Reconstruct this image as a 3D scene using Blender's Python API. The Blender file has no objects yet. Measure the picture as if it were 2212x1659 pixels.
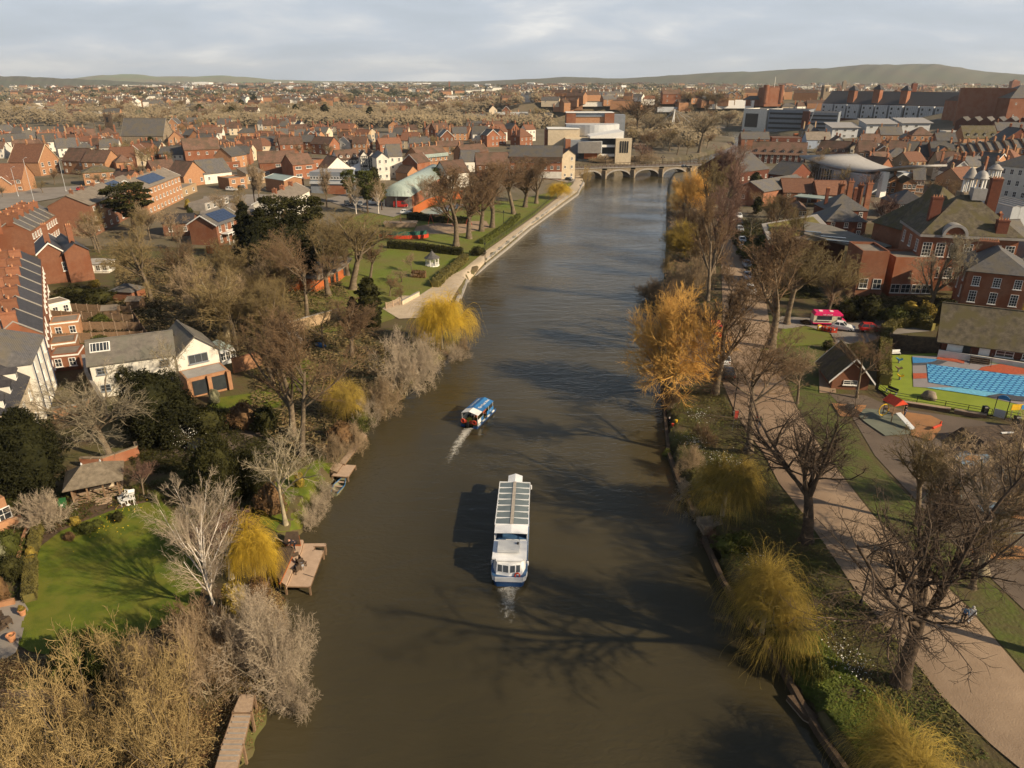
import bpy,math,random
import numpy as np
from mathutils import Vector,Matrix
random.seed(7)
R=math.radians
sc=bpy.context.scene
COL=sc.collection
# ---------------------------------------------------------------- camera
CAMZ,F,PITCH=45.0,1522.0,23.37 # pixels are of a 2212 x 1659 print of the picture
cam=bpy.data.cameras.new('camera');co=bpy.data.objects.new('camera',cam);COL.objects.link(co)
co.location=(0,0,CAMZ);co.rotation_euler=(R(90-PITCH),0,0)
cam.sensor_width=36;cam.lens=36*F/2212;cam.clip_start=0.5;cam.clip_end=60000
sc.camera=co
# ---------------------------------------------------------------- light
SUN_EL,SUN_AZ=29.0,118.0 # azimuth measured clockwise from +Y
sd=Vector((math.sin(R(SUN_AZ))*math.cos(R(SUN_EL)),math.cos(R(SUN_AZ))*math.cos(R(SUN_EL)),math.sin(R(SUN_EL))))
sl=bpy.data.lights.new('sun','SUN');so=bpy.data.objects.new('sun',sl);COL.objects.link(so)
sl.energy=5.0;sl.angle=R(0.8);sl.color=(1.0,0.82,0.57)
so.rotation_euler=sd.to_track_quat('Z','Y').to_euler()
w=bpy.data.worlds.new('World');sc.world=w;w.use_nodes=True
nt=w.node_tree;N=nt.nodes;Lk=nt.links
for n in list(N):N.remove(n)
out=N.new('ShaderNodeOutputWorld');bg=N.new('ShaderNodeBackground');bg.inputs['Strength'].default_value=0.05
sky=N.new('ShaderNodeTexSky');sky.sky_type='NISHITA';sky.sun_disc=False
sky.sun_elevation=R(SUN_EL);sky.sun_rotation=R(SUN_AZ);sky.air_density=1.2;sky.dust_density=1.0
tc=N.new('ShaderNodeTexCoord');sep=N.new('ShaderNodeSeparateXYZ');Lk.new(tc.outputs['Generated'],sep.inputs[0])
# clouds on a high flat layer: direction divided by its height, so they thin out towards the horizon
def wm(op,a,b=None,c=None,clamp=False):
 m=N.new('ShaderNodeMath');m.operation=op;m.use_clamp=clamp
 for i,v in enumerate((a,b,c)):
  if v is None:continue
  if isinstance(v,(int,float)):m.inputs[i].default_value=v
  else:Lk.new(v,m.inputs[i])
 return m.outputs[0]
den=wm('ADD',wm('MAXIMUM',sep.outputs['Z'],0.0),0.20)
cx=wm('DIVIDE',sep.outputs['X'],den);cy=wm('DIVIDE',sep.outputs['Y'],den)
cmb=N.new('ShaderNodeCombineXYZ');Lk.new(cx,cmb.inputs[0]);Lk.new(cy,cmb.inputs[1])
n1=N.new('ShaderNodeTexNoise');n1.inputs['Scale'].default_value=1.1;n1.inputs['Detail'].default_value=7;n1.inputs['Roughness'].default_value=0.55;n1.inputs['Distortion'].default_value=0.3
mpg=N.new('ShaderNodeMapping');mpg.inputs['Location'].default_value=(2.0,0.4,1.0);mpg.inputs['Scale'].default_value=(1.15,1.35,1.0)
Lk.new(cmb.outputs[0],mpg.inputs[0]);Lk.new(mpg.outputs[0],n1.inputs['Vector'])
cr=N.new('ShaderNodeValToRGB');Lk.new(n1.outputs['Fac'],cr.inputs[0])
e=cr.color_ramp.elements;e[0].position=0.36;e[0].color=(7.3,8.2,9.3,1);e[1].position=0.66;e[1].color=(12.6,12.6,12.5,1)
k=e.new(0.48);k.color=(8.0,8.9,10.1,1)
k=e.new(0.57);k.color=(9.6,10.1,10.8,1)
mx=N.new('ShaderNodeMix');mx.data_type='RGBA'
# a bank of cloud low in the north; overhead the cover is thin
amt=wm('SUBTRACT',1.0,wm('MULTIPLY',wm('SUBTRACT',sep.outputs['Z'],0.12),4.5),clamp=True)
amt=wm('MAXIMUM',wm('MULTIPLY',amt,0.95),0.12)
Lk.new(amt,mx.inputs[0]);Lk.new(sky.outputs[0],mx.inputs[6]);Lk.new(cr.outputs[0],mx.inputs[7])
Lk.new(mx.outputs[2],bg.inputs[0]);Lk.new(bg.outputs[0],out.inputs[0])
vs=sc.view_settings;vs.view_transform='Standard';vs.look='None';vs.exposure=0.55;vs.gamma=1.0;vs.use_curve_mapping=False
cy_=sc.cycles;cy_.use_denoising=True;cy_.max_bounces=5;cy_.diffuse_bounces=2;cy_.glossy_bounces=2;cy_.transmission_bounces=2
cy_.transparent_max_bounces=4;cy_.volume_bounces=0;cy_.use_adaptive_sampling=True;cy_.adaptive_threshold=0.02
cy_.caustics_reflective=False;cy_.caustics_refractive=False;cy_.sample_clamp_indirect=6
# ---------------------------------------------------------------- rays, ground height
CP,SP=math.cos(R(PITCH)),math.sin(R(PITCH))
def ray(u,v):
 a,b=(u-1106)/F,(829.5-v)/F
 return np.array([a,CP+b*SP,-SP+b*CP])
def onz(u,v,z=0.0):
 d=ray(u,v);t=(z-CAMZ)/d[2];return np.array([d[0]*t,d[1]*t,z])
LB=[(535,1700),(548,1640),(575,1575),(640,1500),(648,1420),(632,1330),(612,1262),(632,1200),(655,1150),(690,1100),(716,1062),(748,1010),(778,955),(812,915),(870,868),(925,800),(975,770),(1000,745),(1003,680),(998,640),(1012,606),(1050,575),(1100,535),(1150,492),(1200,456),(1250,420),(1262,402),(1258,388),(1252,376)]
RB=[(1850,1700),(1812,1659),(1770,1600),(1722,1520),(1678,1440),(1650,1390),(1600,1320),(1560,1250),(1520,1160),(1495,1110),(1462,1040),(1442,985),(1434,930),(1430,860),(1420,820),(1408,780),(1420,690),(1430,600),(1434,540),(1436,480),(1437,430),(1440,400),(1446,384),(1452,376)]
lw=np.array([onz(*p)for p in LB]);rw=np.array([onz(*p)for p in RB])
ext=lambda a,pre,post:np.vstack([np.array(pre,float),a,np.array(post,float)])
# downstream of the bridge the river swings right
lw=ext(lw,[(-28,-300,0),(-26,-70,0),(-22,10,0)],[(75,420,0),(108,450,0),(140,500,0),(168,560,0),(185,620,0),(160,680,0),(60,740,0),(-150,820,0)])
rw=ext(rw,[(26,-300,0),(22,-70,0),(21,10,0)],[(122,420,0),(152,450,0),(187,500,0),(215,560,0),(232,620,0),(240,680,0),(180,740,0),(-149,820,0)])
def XL(y):return np.interp(y,lw[:,1],lw[:,0])
def XR(y):return np.interp(y,rw[:,1],rw[:,0])
def sms(t):t=np.clip(t,0,1);return t*t*(3-2*t)
def hgt(x,y):
 x=np.asarray(x,float);y=np.asarray(y,float)
 xl=XL(y);xr=XR(y)
 sl_=(XL(y+2)-XL(y-2))/4;sr_=(XR(y+2)-XR(y-2))/4
 dl=(xl-x)/np.sqrt(1+sl_**2);dr=(x-xr)/np.sqrt(1+sr_**2)
 jag=0.35*np.sin(y*0.9+np.sin(x*0.7))+0.25*np.sin(y*2.3)
 far=sms((y-120)/60) # the embankment is a straight wall
 jag=jag*(1-far)
 zl=-1.2+(1.2+1.5)*sms((dl+0.6+jag)/(2.6-1.6*far))+1.3*sms((dl-2)/30)+1.5*sms((dl-40)/120)
 zr=-1.2+(1.2+1.3)*sms((dr+0.6+jag)/(2.2))+1.6*sms((dr-1)/14)+2.2*sms((dr-24)/45)+5.5*sms((dr-70)/150)
 up=sms((y-250)/350)*sms((dr-60)/120)*10+sms((y-150)/200)*sms((dr-90)/80)*2.0
 zr=zr+up*sms((1500-y)/600)
 z=np.where(dl>dr,zl,zr)
 z=np.where((dl<-1.5)&(dr<-1.5),-1.2,z)
 return z+6*sms((y-1200)/2500)
def hh(x,y):return float(hgt(x,y))
TT=np.exp(np.linspace(math.log(20),math.log(16000),2600))
def P(u,v,H=0.0):
 """the point seen at pixel u, v that lies H above the ground"""
 d=ray(u,v);xs=d[0]*TT;ys=d[1]*TT;zs=CAMZ+d[2]*TT
 g=zs-(hgt(xs,ys)+H);i=int(np.argmax(g<=0))
 if g[i]>0:i=len(TT)-1
 if i==0:t=TT[0]
 else:a=g[i-1]/(g[i-1]-g[i]);t=TT[i-1]+a*(TT[i]-TT[i-1])
 return Vector((d[0]*t,d[1]*t,CAMZ+d[2]*t))
def Hv(p,v):
 """height above point p of the pixel row v"""
 b=(829.5-v)/F;return CAMZ+p.y*(-SP+b*CP)/(CP+b*SP)-p.z
def proj(x,y,z):
 d=(x,y,z-CAMZ);zc=d[1]*CP-d[2]*SP;yc=d[1]*SP+d[2]*CP
 return 1106+F*d[0]/zc,829.5-F*yc/zc
def mpp(p):return(p.y*CP-(p.z-CAMZ)*SP)/F # metres per pixel there
# ---------------------------------------------------------------- materials
MATS={}
def mat(name,col,rough=0.85,col2=None,scale=3.0,detail=6,bump=0.0,bscale=None,spec=0.3,metal=0.0,rnd=0.0,coords='Object',lo=0.35,hi=0.65,stripe=None,big=None):
 """procedural surface: two colours mixed by noise, optional courses (stripe), big blotches, bump and a per-object shift"""
 if name in MATS:return MATS[name]
 m=bpy.data.materials.new(name);m.use_nodes=True;t=m.node_tree;n=t.nodes;l=t.links
 b=n['Principled BSDF'];b.inputs['Roughness'].default_value=rough;b.inputs['Metallic'].default_value=metal
 b.inputs['Specular IOR Level'].default_value=spec
 tc=n.new('ShaderNodeTexCoord');src=tc.outputs[coords]
 if coords=='World':
  pass
 col2=col2 or tuple(c*0.7 for c in col)
 no=n.new('ShaderNodeTexNoise');no.inputs['Scale'].default_value=scale;no.inputs['Detail'].default_value=detail;no.inputs['Roughness'].default_value=0.65
 l.new(src,no.inputs['Vector'])
 r=n.new('ShaderNodeValToRGB');l.new(no.outputs['Fac'],r.inputs[0])
 r.color_ramp.elements[0].position=lo;r.color_ramp.elements[0].color=(*col2,1)
 r.color_ramp.elements[1].position=hi;r.color_ramp.elements[1].color=(*col,1)
 c=r.outputs[0]
 if big:
  no2=n.new('ShaderNodeTexNoise');no2.inputs['Scale'].default_value=big[1];no2.inputs['Detail'].default_value=5
  l.new(src,no2.inputs['Vector'])
  r2=n.new('ShaderNodeValToRGB');l.new(no2.outputs['Fac'],r2.inputs[0]);r2.color_ramp.elements[0].position=0.45;r2.color_ramp.elements[1].position=0.6
  mx=n.new('ShaderNodeMix');mx.data_type='RGBA';l.new(r2.outputs[0],mx.inputs[0]);l.new(c,mx.inputs[6]);mx.inputs[7].default_value=(*big[0],1)
  c=mx.outputs[2]
 if stripe:
  sw,amt=stripe
  wv=n.new('ShaderNodeTexWave');wv.wave_type='BANDS';wv.bands_direction='Z';wv.inputs['Scale'].default_value=sw;wv.inputs['Distortion'].default_value=1.2;wv.inputs['Detail'].default_value=2
  l.new(src,wv.inputs['Vector'])
  mx=n.new('ShaderNodeMix');mx.data_type='RGBA';mx.blend_type='MULTIPLY';mx.inputs[0].default_value=amt
  l.new(c,mx.inputs[6]);l.new(wv.outputs['Fac'],mx.inputs[7]);c=mx.outputs[2]
 if rnd:
  oi=n.new('ShaderNodeObjectInfo');mr=n.new('ShaderNodeMapRange');l.new(oi.outputs['Random'],mr.inputs[0])
  mr.inputs[3].default_value=1-rnd;mr.inputs[4].default_value=1+rnd
  hs=n.new('ShaderNodeHueSaturation');l.new(c,hs.inputs['Color']);l.new(mr.outputs[0],hs.inputs['Value']);c=hs.outputs[0]
 l.new(c,b.inputs['Base Color'])
 if bump:
  nb=n.new('ShaderNodeTexNoise');nb.inputs['Scale'].default_value=bscale or scale*3;nb.inputs['Detail'].default_value=5
  l.new(src,nb.inputs['Vector'])
  bp=n.new('ShaderNodeBump');bp.inputs['Strength'].default_value=bump;bp.inputs['Distance'].default_value=0.1
  l.new(nb.outputs['Fac'],bp.inputs['Height']);l.new(bp.outputs[0],b.inputs['Normal'])
 MATS[name]=m;return m
 # walls
mat('brick_red',(0.31,0.135,0.074),col2=(0.22,0.095,0.055),scale=1.6,rnd=0.22,stripe=(4.2,0.25),big=((0.24,0.085,0.04),0.25),lo=.3,hi=.7)
mat('brick_orange',(0.46,0.245,0.13),col2=(0.33,0.165,0.085),scale=1.6,rnd=0.22,stripe=(4.2,0.22),lo=.3,hi=.7)
mat('brick_brown',(0.25,0.115,0.068),col2=(0.19,0.085,0.05),scale=1.4,rnd=0.05,stripe=(4.2,0.3),lo=.3,hi=.7)
mat('brick_dark',(0.17,0.055,0.030),col2=(0.11,0.036,0.022),scale=1.6,rnd=0.2,stripe=(4.2,0.25),lo=.3,hi=.7)
mat('brick_buff',(0.42,0.30,0.18),col2=(0.33,0.22,0.13),scale=1.6,rnd=0.12,stripe=(4.2,0.2),lo=.3,hi=.7)
mat('render_white',(0.72,0.68,0.60),col2=(0.60,0.56,0.49),scale=0.8,rnd=0.08)
mat('render_cream',(0.60,0.50,0.36),col2=(0.50,0.41,0.29),scale=0.8,rnd=0.1)
mat('render_blue',(0.40,0.46,0.56),col2=(0.34,0.39,0.48),scale=0.8)
mat('stone',(0.34,0.27,0.19),col2=(0.19,0.145,0.10),scale=1.3,bump=0.5,rnd=0.05,stripe=(2.2,0.35))
mat('concrete',(0.33,0.30,0.27),col2=(0.24,0.22,0.20),scale=0.7)
mat('clad_grey',(0.23,0.25,0.28),col2=(0.18,0.20,0.23),scale=0.6,rough=0.5)
mat('clad_light',(0.50,0.51,0.52),col2=(0.42,0.43,0.44),scale=0.6,rough=0.5)
mat('timber',(0.24,0.15,0.085),col2=(0.15,0.095,0.06),scale=5,rnd=0.2)
mat('timber_pale',(0.40,0.29,0.20),col2=(0.30,0.215,0.15),scale=4,rnd=0.08)
mat('fence_wood',(0.25,0.165,0.10),col2=(0.16,0.105,0.065),scale=4,rnd=0.25)
mat('orange_wood',(0.44,0.12,0.03),col2=(0.32,0.085,0.025),scale=4)
# roofs
mat('slate',(0.15,0.14,0.135),col2=(0.085,0.08,0.08),scale=1.8,rough=0.6,rnd=0.25,stripe=(3.0,0.45),big=((0.14,0.12,0.09),0.35),spec=0.4)
mat('slate_dark',(0.078,0.072,0.074),col2=(0.045,0.042,0.045),scale=1.8,rough=0.55,rnd=0.15,stripe=(3.0,0.4))
mat('slate_pale',(0.21,0.185,0.155),col2=(0.13,0.115,0.10),scale=1.2,stripe=(3.0,.35),big=((0.16,0.15,0.12),.4))
mat('slate_moss',(0.17,0.14,0.095),col2=(0.085,0.07,0.05),scale=1.1,rough=0.9,rnd=0.1,stripe=(3.0,0.4),big=((0.12,0.10,0.045),0.5),lo=.38,hi=.62)
mat('tile_brown',(0.20,0.115,0.08),col2=(0.125,0.072,0.052),scale=1.6,rnd=0.25,stripe=(3.4,0.45),big=((0.11,0.075,0.05),0.3))
mat('tile_red',(0.25,0.12,0.07),col2=(0.17,0.078,0.05),scale=1.6,rnd=0.2,stripe=(3.4,0.4))
mat('felt',(0.24,0.20,0.16),col2=(0.17,0.14,0.11),scale=0.6,rnd=0.15)
mat('metal_roof',(0.30,0.36,0.33),col2=(0.24,0.29,0.27),scale=0.5,rough=0.5)
mat('white_paint',(0.78,0.76,0.72),col2=(0.68,0.66,0.62),scale=2,rough=0.5)
mat('black_paint',(0.02,0.02,0.022),rough=0.4)
mat('grey_metal',(0.25,0.26,0.27),rough=0.4,metal=0.5)
mat('lead',(0.33,0.31,0.29),col2=(0.26,0.245,0.23),scale=1,rough=0.5)
mat('glass_dark',(0.025,0.03,0.036),col2=(0.04,0.045,0.05),scale=0.8,rough=0.12,spec=0.6)
mat('clay_pot',(0.50,0.24,0.12),col2=(0.38,0.17,0.08),scale=4)
mat('solar',(0.035,0.055,0.11),col2=(0.03,0.045,0.09),scale=1,rough=0.2,spec=0.6)
mat('skin',(0.55,0.32,0.22),rough=0.6)
# vegetation
mat('bark',(0.19,0.145,0.095),col2=(0.085,0.062,0.042),scale=1.8,bump=0.6,rnd=0.18)
mat('bark_dark',(0.115,0.078,0.050),col2=(0.045,0.031,0.022),scale=2.0,bump=0.6,rnd=0.15)
mat('bark_pale',(0.36,0.30,0.20),col2=(0.19,0.155,0.10),scale=2.0,rnd=0.1)
mat('bark_birch',(0.70,0.63,0.55),col2=(0.28,0.23,0.19),scale=2.5,lo=.3,hi=.5)
mat('twig_brown',(0.20,0.125,0.065),col2=(0.12,0.075,0.042),scale=0.6,rnd=0.22)
mat('twig_olive',(0.235,0.175,0.075),col2=(0.15,0.105,0.050),scale=0.5,rnd=0.2)
mat('twig_tan',(0.37,0.27,0.165),col2=(0.22,0.155,0.09),scale=0.5,rnd=0.15)
mat('twig_grey',(0.48,0.39,0.28),col2=(0.27,0.21,0.15),scale=0.5,rnd=0.12)
mat('twig_purple',(0.21,0.12,0.085),col2=(0.14,0.08,0.06),scale=0.6,rnd=0.2)
mat('twig_orange',(0.82,0.49,0.13),col2=(0.62,0.34,0.09),scale=0.35,rnd=0.08)
mat('twig_gold',(0.43,0.31,0.13),col2=(0.27,0.185,0.08),scale=0.5,rnd=0.1)
mat('willow_yellow',(0.68,0.45,0.04),col2=(0.36,0.24,0.03),scale=0.5,rnd=0.12)
mat('willow_olive',(0.46,0.32,0.055),col2=(0.20,0.145,0.035),scale=0.5,rnd=0.12)
mat('leaf_dark',(0.048,0.046,0.013),col2=(0.020,0.020,0.008),scale=1.2,rnd=0.2,rough=0.8,spec=.08)
mat('leaf_sunlit',(0.13,0.16,0.03),col2=(0.07,0.085,0.02),scale=1.2,spec=.1)  # leaf colour brightened so the tree-shaded bank looks sunlit
mat('leaf_yew',(0.028,0.028,0.010),col2=(0.012,0.013,0.006),scale=1.2,rnd=0.15,rough=0.8,spec=.06)
mat('leaf_mid',(0.085,0.092,0.020),col2=(0.040,0.044,0.012),scale=1.2,rnd=0.25,rough=0.8,spec=.1)
mat('leaf_grey',(0.21,0.20,0.12),col2=(0.11,0.11,0.065),scale=1.5,rnd=0.1)
mat('leaf_gold',(0.30,0.21,0.03),col2=(0.14,0.11,0.025),scale=1.5,rnd=0.2)
mat('leaf_hedge',(0.15,0.125,0.03),col2=(0.075,0.065,0.02),scale=1.0,rnd=0.2)
mat('leaf_rust',(0.15,0.085,0.034),col2=(0.09,0.05,0.024),scale=1.0,rnd=0.2)
mat('flower_white',(0.80,0.78,0.72));mat('flower_yellow',(0.75,0.50,0.03))
# ground
mat('lawn',(0.115,0.138,0.010),col2=(0.062,0.088,0.006),scale=0.7,detail=9,bump=0.5,bscale=14,big=((0.125,0.13,0.014),0.5))
mat('rough_grass',(0.075,0.10,0.014),col2=(0.085,0.066,0.028),scale=0.35,detail=9,bump=0.9,bscale=3.0)
mat('park_grass',(0.115,0.150,0.016),col2=(0.14,0.12,0.035),scale=0.12,detail=8,bump=0.4,bscale=6)
mat('soil',(0.105,0.068,0.042),col2=(0.060,0.040,0.025),scale=0.8,bump=0.8,bscale=4)
mat('ground_mix',(0.085,0.082,0.022),col2=(0.090,0.058,0.033),scale=0.22,detail=10,bump=0.9,bscale=2.5)
mat('town_mix',(0.17,0.135,0.095),col2=(0.10,0.085,0.045),scale=0.05,detail=9)
mat('country_mix',(0.115,0.115,0.05),col2=(0.13,0.095,0.055),scale=0.004,detail=8,lo=.45,hi=.55)
mat('path_tar',(0.34,0.245,0.165),col2=(0.25,0.175,0.115),scale=0.35,detail=12,lo=.3,hi=.7,big=((0.25,0.17,0.11),0.07),bump=.3,bscale=8)  # large blotches stand for leaf stains and for tree shadows painted in
mat('asphalt',(0.15,0.112,0.084),col2=(0.10,0.076,0.058),scale=0.25,detail=11,lo=.3,hi=.7)
mat('asphalt_light',(0.25,0.22,0.19),col2=(0.20,0.175,0.15),scale=0.3)
mat('paving',(0.46,0.37,0.27),col2=(0.36,0.29,0.21),scale=0.5,stripe=None)
mat('far_wood',(0.22,0.17,0.10),col2=(0.155,0.12,0.075),scale=0.01,detail=8)
mat('far_green',(0.060,0.066,0.035),col2=(0.075,0.065,0.04),scale=0.01)
mat('hill_wood',(0.095,0.105,0.062),col2=(0.11,0.092,0.064),scale=0.004,detail=10)
mat('hill_field',(0.15,0.19,0.07),col2=(0.20,0.155,0.09),scale=0.002,detail=6)
def M(n):return MATS[n]
# ---------------------------------------------------------------- object helpers
def tag(o,label=None,cat=None,group=None,kind=None):
 if label:o['label']=label
 if cat:o['category']=cat
 if group:o['group']=group
 if kind:o['kind']=kind
 return o
def empty(name,loc,rz=0.0,label=None,cat=None,group=None):
 o=bpy.data.objects.new(name,None);COL.objects.link(o);o.location=loc;o.rotation_euler=(0,0,rz);o.empty_display_size=0.3
 return tag(o,label,cat,group)
def link(name,me,parent=None,loc=None,rot=None,scale=None):
 o=bpy.data.objects.new(name,me);COL.objects.link(o)
 if parent is not None:o.parent=parent
 if loc is not None:o.location=loc
 if rot is not None:o.rotation_euler=rot
 if scale is not None:o.scale=scale if hasattr(scale,'__len__')else(scale,)*3
 return o
def npmesh(name,V,Fc,mats,midx=None,smooth=False):
 """V (n,3), Fc a list of integer arrays (m,3) / (m,4)"""
 me=bpy.data.meshes.new(name)
 Fs=[np.asarray(f)for f in Fc if len(f)]
 me.vertices.add(len(V));me.vertices.foreach_set('co',np.asarray(V,np.float32).ravel())
 tot=np.concatenate([np.full(len(f),f.shape[1])for f in Fs]).astype(np.int32)
 li=np.concatenate([f.ravel()for f in Fs]).astype(np.int32)
 me.loops.add(len(li));me.loops.foreach_set('vertex_index',li)
 me.polygons.add(len(tot));me.polygons.foreach_set('loop_start',np.concatenate([[0],np.cumsum(tot)[:-1]]).astype(np.int32))
 me.polygons.foreach_set('loop_total',tot)
 if midx is not None:me.polygons.foreach_set('material_index',np.asarray(midx,np.int32))
 if smooth:me.polygons.foreach_set('use_smooth',np.ones(len(tot),bool))
 for m in(mats if isinstance(mats,(list,tuple))else[mats]):me.materials.append(M(m)if isinstance(m,str)else m)
 me.update(calc_edges=True);me.validate(clean_customdata=False)
 return me
class MB:
 """collects simple solids into one mesh"""
 def __init__(s):s.v=[];s.f=[];s.m=[];s.cur=0;s.T=Matrix.Identity(4)
 def add(s,vs,fs,mi=None):
  b=len(s.v);s.v+=[tuple(s.T@Vector(p))for p in vs];s.f+=[tuple(b+i for i in q)for q in fs];s.m+=[s.cur if mi is None else mi]*len(fs);return s
 def box(s,c,d,rz=0.0,mi=None,taper=1.0):
  x,y,z=[q/2 for q in d];ca,sa=math.cos(rz),math.sin(rz);vs=[]
  for dz,t in((-z,1.0),(z,taper)):
   for dx,dy in((-x,-y),(x,-y),(x,y),(-x,y)):
    dx*=t;dy*=t;vs.append((c[0]+dx*ca-dy*sa,c[1]+dx*sa+dy*ca,c[2]+dz))
  return s.add(vs,[(3,2,1,0),(4,5,6,7),(0,1,5,4),(1,2,6,5),(2,3,7,6),(3,0,4,7)],mi)
 def bar(s,a,b,r,k=4,r2=None,mi=None):
  a,b=Vector(a),Vector(b);d=(b-a);
  if d.length<1e-6:return s
  q=d.to_track_quat('Z','Y');r2=r if r2 is None else r2;vs=[]
  for p,rr in((a,r),(b,r2)):
   for i in range(k):
    t=2*math.pi*(i+.5)/k;vs.append(p+q@Vector((math.cos(t)*rr,math.sin(t)*rr,0)))
  return s.add(vs,[tuple(range(k-1,-1,-1)),tuple(range(k,2*k))]+[(i,(i+1)%k,k+(i+1)%k,k+i)for i in range(k)],mi)
 def prism(s,pts,z0,z1,mi=None):
  n=len(pts);g=lambda z,p:z(p)if callable(z)else z
  vs=[(p[0],p[1],g(z0,p))for p in pts]+[(p[0],p[1],g(z1,p))for p in pts]
  return s.add(vs,[tuple(range(n-1,-1,-1)),tuple(range(n,2*n))]+[(i,(i+1)%n,n+(i+1)%n,n+i)for i in range(n)],mi)
 def lathe(s,prof,c=(0,0,0),k=12,mi=None):
  vs=[];fs=[]
  for r_,z in prof:
   for i in range(k):t=2*math.pi*i/k;vs.append((c[0]+r_*math.cos(t),c[1]+r_*math.sin(t),c[2]+z))
  for j in range(len(prof)-1):
   for i in range(k):fs.append((j*k+i,j*k+(i+1)%k,(j+1)*k+(i+1)%k,(j+1)*k+i))
  fs.append(tuple(range(k-1,-1,-1)));fs.append(tuple((len(prof)-1)*k+i for i in range(k)))
  return s.add(vs,fs,mi)
 def torus(s,c,Rr,r,axis='Z',n=16,k=6,mi=None):
  vs=[];fs=[]
  for i in range(n):
   a=2*math.pi*i/n
   for j in range(k):
    b=2*math.pi*j/k;x,y,z=(Rr+r*math.cos(b))*math.cos(a),(Rr+r*math.cos(b))*math.sin(a),r*math.sin(b)
    if axis=='Y':x,y,z=x,z,y
    if axis=='X':x,y,z=z,x,y
    vs.append((c[0]+x,c[1]+y,c[2]+z))
  for i in range(n):
   for j in range(k):fs.append((i*k+j,((i+1)%n)*k+j,((i+1)%n)*k+(j+1)%k,i*k+(j+1)%k))
  return s.add(vs,fs,mi)
 def mesh(s,name,mats,smooth=False):
  me=bpy.data.meshes.new(name);me.from_pydata(s.v,[],s.f)
  for m in(mats if isinstance(mats,(list,tuple))else[mats]):me.materials.append(M(m)if isinstance(m,str)else m)
  me.polygons.foreach_set('material_index',s.m)
  if smooth:me.polygons.foreach_set('use_smooth',[True]*len(s.f))
  me.update();return me
 def obj(s,name,mats,parent=None,loc=None,rot=None,smooth=False,bevel=0):
  o=link(name,s.mesh(name,mats,smooth),parent,loc,rot)
  if bevel:
   b=o.modifiers.new('bevel','BEVEL');b.width=bevel;b.segments=2;b.limit_method='ANGLE'
  return o
ORD=['first','second','third','fourth','fifth','sixth','seventh','eighth','ninth','tenth','eleventh','twelfth','thirteenth','fourteenth','fifteenth','sixteenth','seventeenth','eighteenth','nineteenth','twentieth']
def ordn(i):
 if i<20:return ORD[i]
 n=i+1;return '%d%s'%(n,'th' if 10<n%100<14 else{1:'st',2:'nd',3:'rd'}.get(n%10,'th'))
def K(name,mb,m,parent=None,*a):return link(name,mb.mesh(name,m),parent,*a)
# ---------------------------------------------------------------- terrain
def nodes_axis(lo,a,b,hi,st,g):
 c=list(np.arange(a,b,st));s=st;x=b
 up=[]
 while x<hi:up.append(x);s*=g;x+=s
 up.append(hi);s=st;x=a-st;dn=[]
 while x>lo:dn.append(x);s*=g;x-=s
 dn.append(lo);return np.array(dn[::-1]+c+up)
gx=nodes_axis(-14000,-48,112,14000,0.55,1.035);gy=nodes_axis(-300,18,150,16000,0.55,1.014)
GX,GY=np.meshgrid(gx,gy);GZ=hgt(GX,GY)
nx,ny=len(gx),len(gy)
idx=np.arange(nx*ny).reshape(ny,nx)
Q=np.stack([idx[:-1,:-1],idx[:-1,1:],idx[1:,1:],idx[1:,:-1]],-1).reshape(-1,4)
cyy=np.repeat((gy[:-1]+gy[1:])/2,nx-1);cxx=np.tile((gx[:-1]+gx[1:])/2,ny-1)
mi=np.where(cyy>900,2,np.where((cyy>215)|((cyy>190)&(cxx<-75)),1,0))
o=link('ground',npmesh('ground',np.stack([GX,GY,GZ],-1).reshape(-1,3),[Q],['ground_mix','town_mix','country_mix'],mi,True));tag(o,kind='structure')
# ---------------------------------------------------------------- water
wm_=bpy.data.materials.new('river_water');wm_.use_nodes=True;t=wm_.node_tree;n=t.nodes;l=t.links
b=n['Principled BSDF'];b.inputs['Roughness'].default_value=0.09;b.inputs['IOR'].default_value=1.33
tc=n.new('ShaderNodeTexCoord');mp=n.new('ShaderNodeMapping');mp.inputs['Scale'].default_value=(0.02,0.008,1);l.new(tc.outputs['Object'],mp.inputs[0])
no=n.new('ShaderNodeTexNoise');no.inputs['Detail'].default_value=4;no.inputs['Scale'].default_value=1.0;l.new(mp.outputs[0],no.inputs['Vector'])
r=n.new('ShaderNodeValToRGB');l.new(no.outputs['Fac'],r.inputs[0]);r.color_ramp.elements[0].position=.35;r.color_ramp.elements[1].position=.65
r.color_ramp.elements[0].color=(0.034,0.028,0.014,1);r.color_ramp.elements[1].color=(0.080,0.065,0.035,1);l.new(r.outputs[0],b.inputs['Base Color'])  # large pale and dark patches imitate sky and cloud reflections in the colour
def wnoise(sx,sy,det,rot=0.2,dist=0.0):
 m=n.new('ShaderNodeMapping');m.inputs['Scale'].default_value=(sx,sy,1);m.inputs['Rotation'].default_value=(0,0,rot);l.new(tc.outputs['Object'],m.inputs[0])
 q=n.new('ShaderNodeTexNoise');q.inputs['Scale'].default_value=1;q.inputs['Detail'].default_value=det;q.inputs['Distortion'].default_value=dist;l.new(m.outputs[0],q.inputs['Vector']);return q.outputs['Fac']
bp=n.new('ShaderNodeBump');bp.inputs['Strength'].default_value=0.5;bp.inputs['Distance'].default_value=0.14
bp2=n.new('ShaderNodeBump');bp2.inputs['Strength'].default_value=0.6;bp2.inputs['Distance'].default_value=0.20
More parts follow.
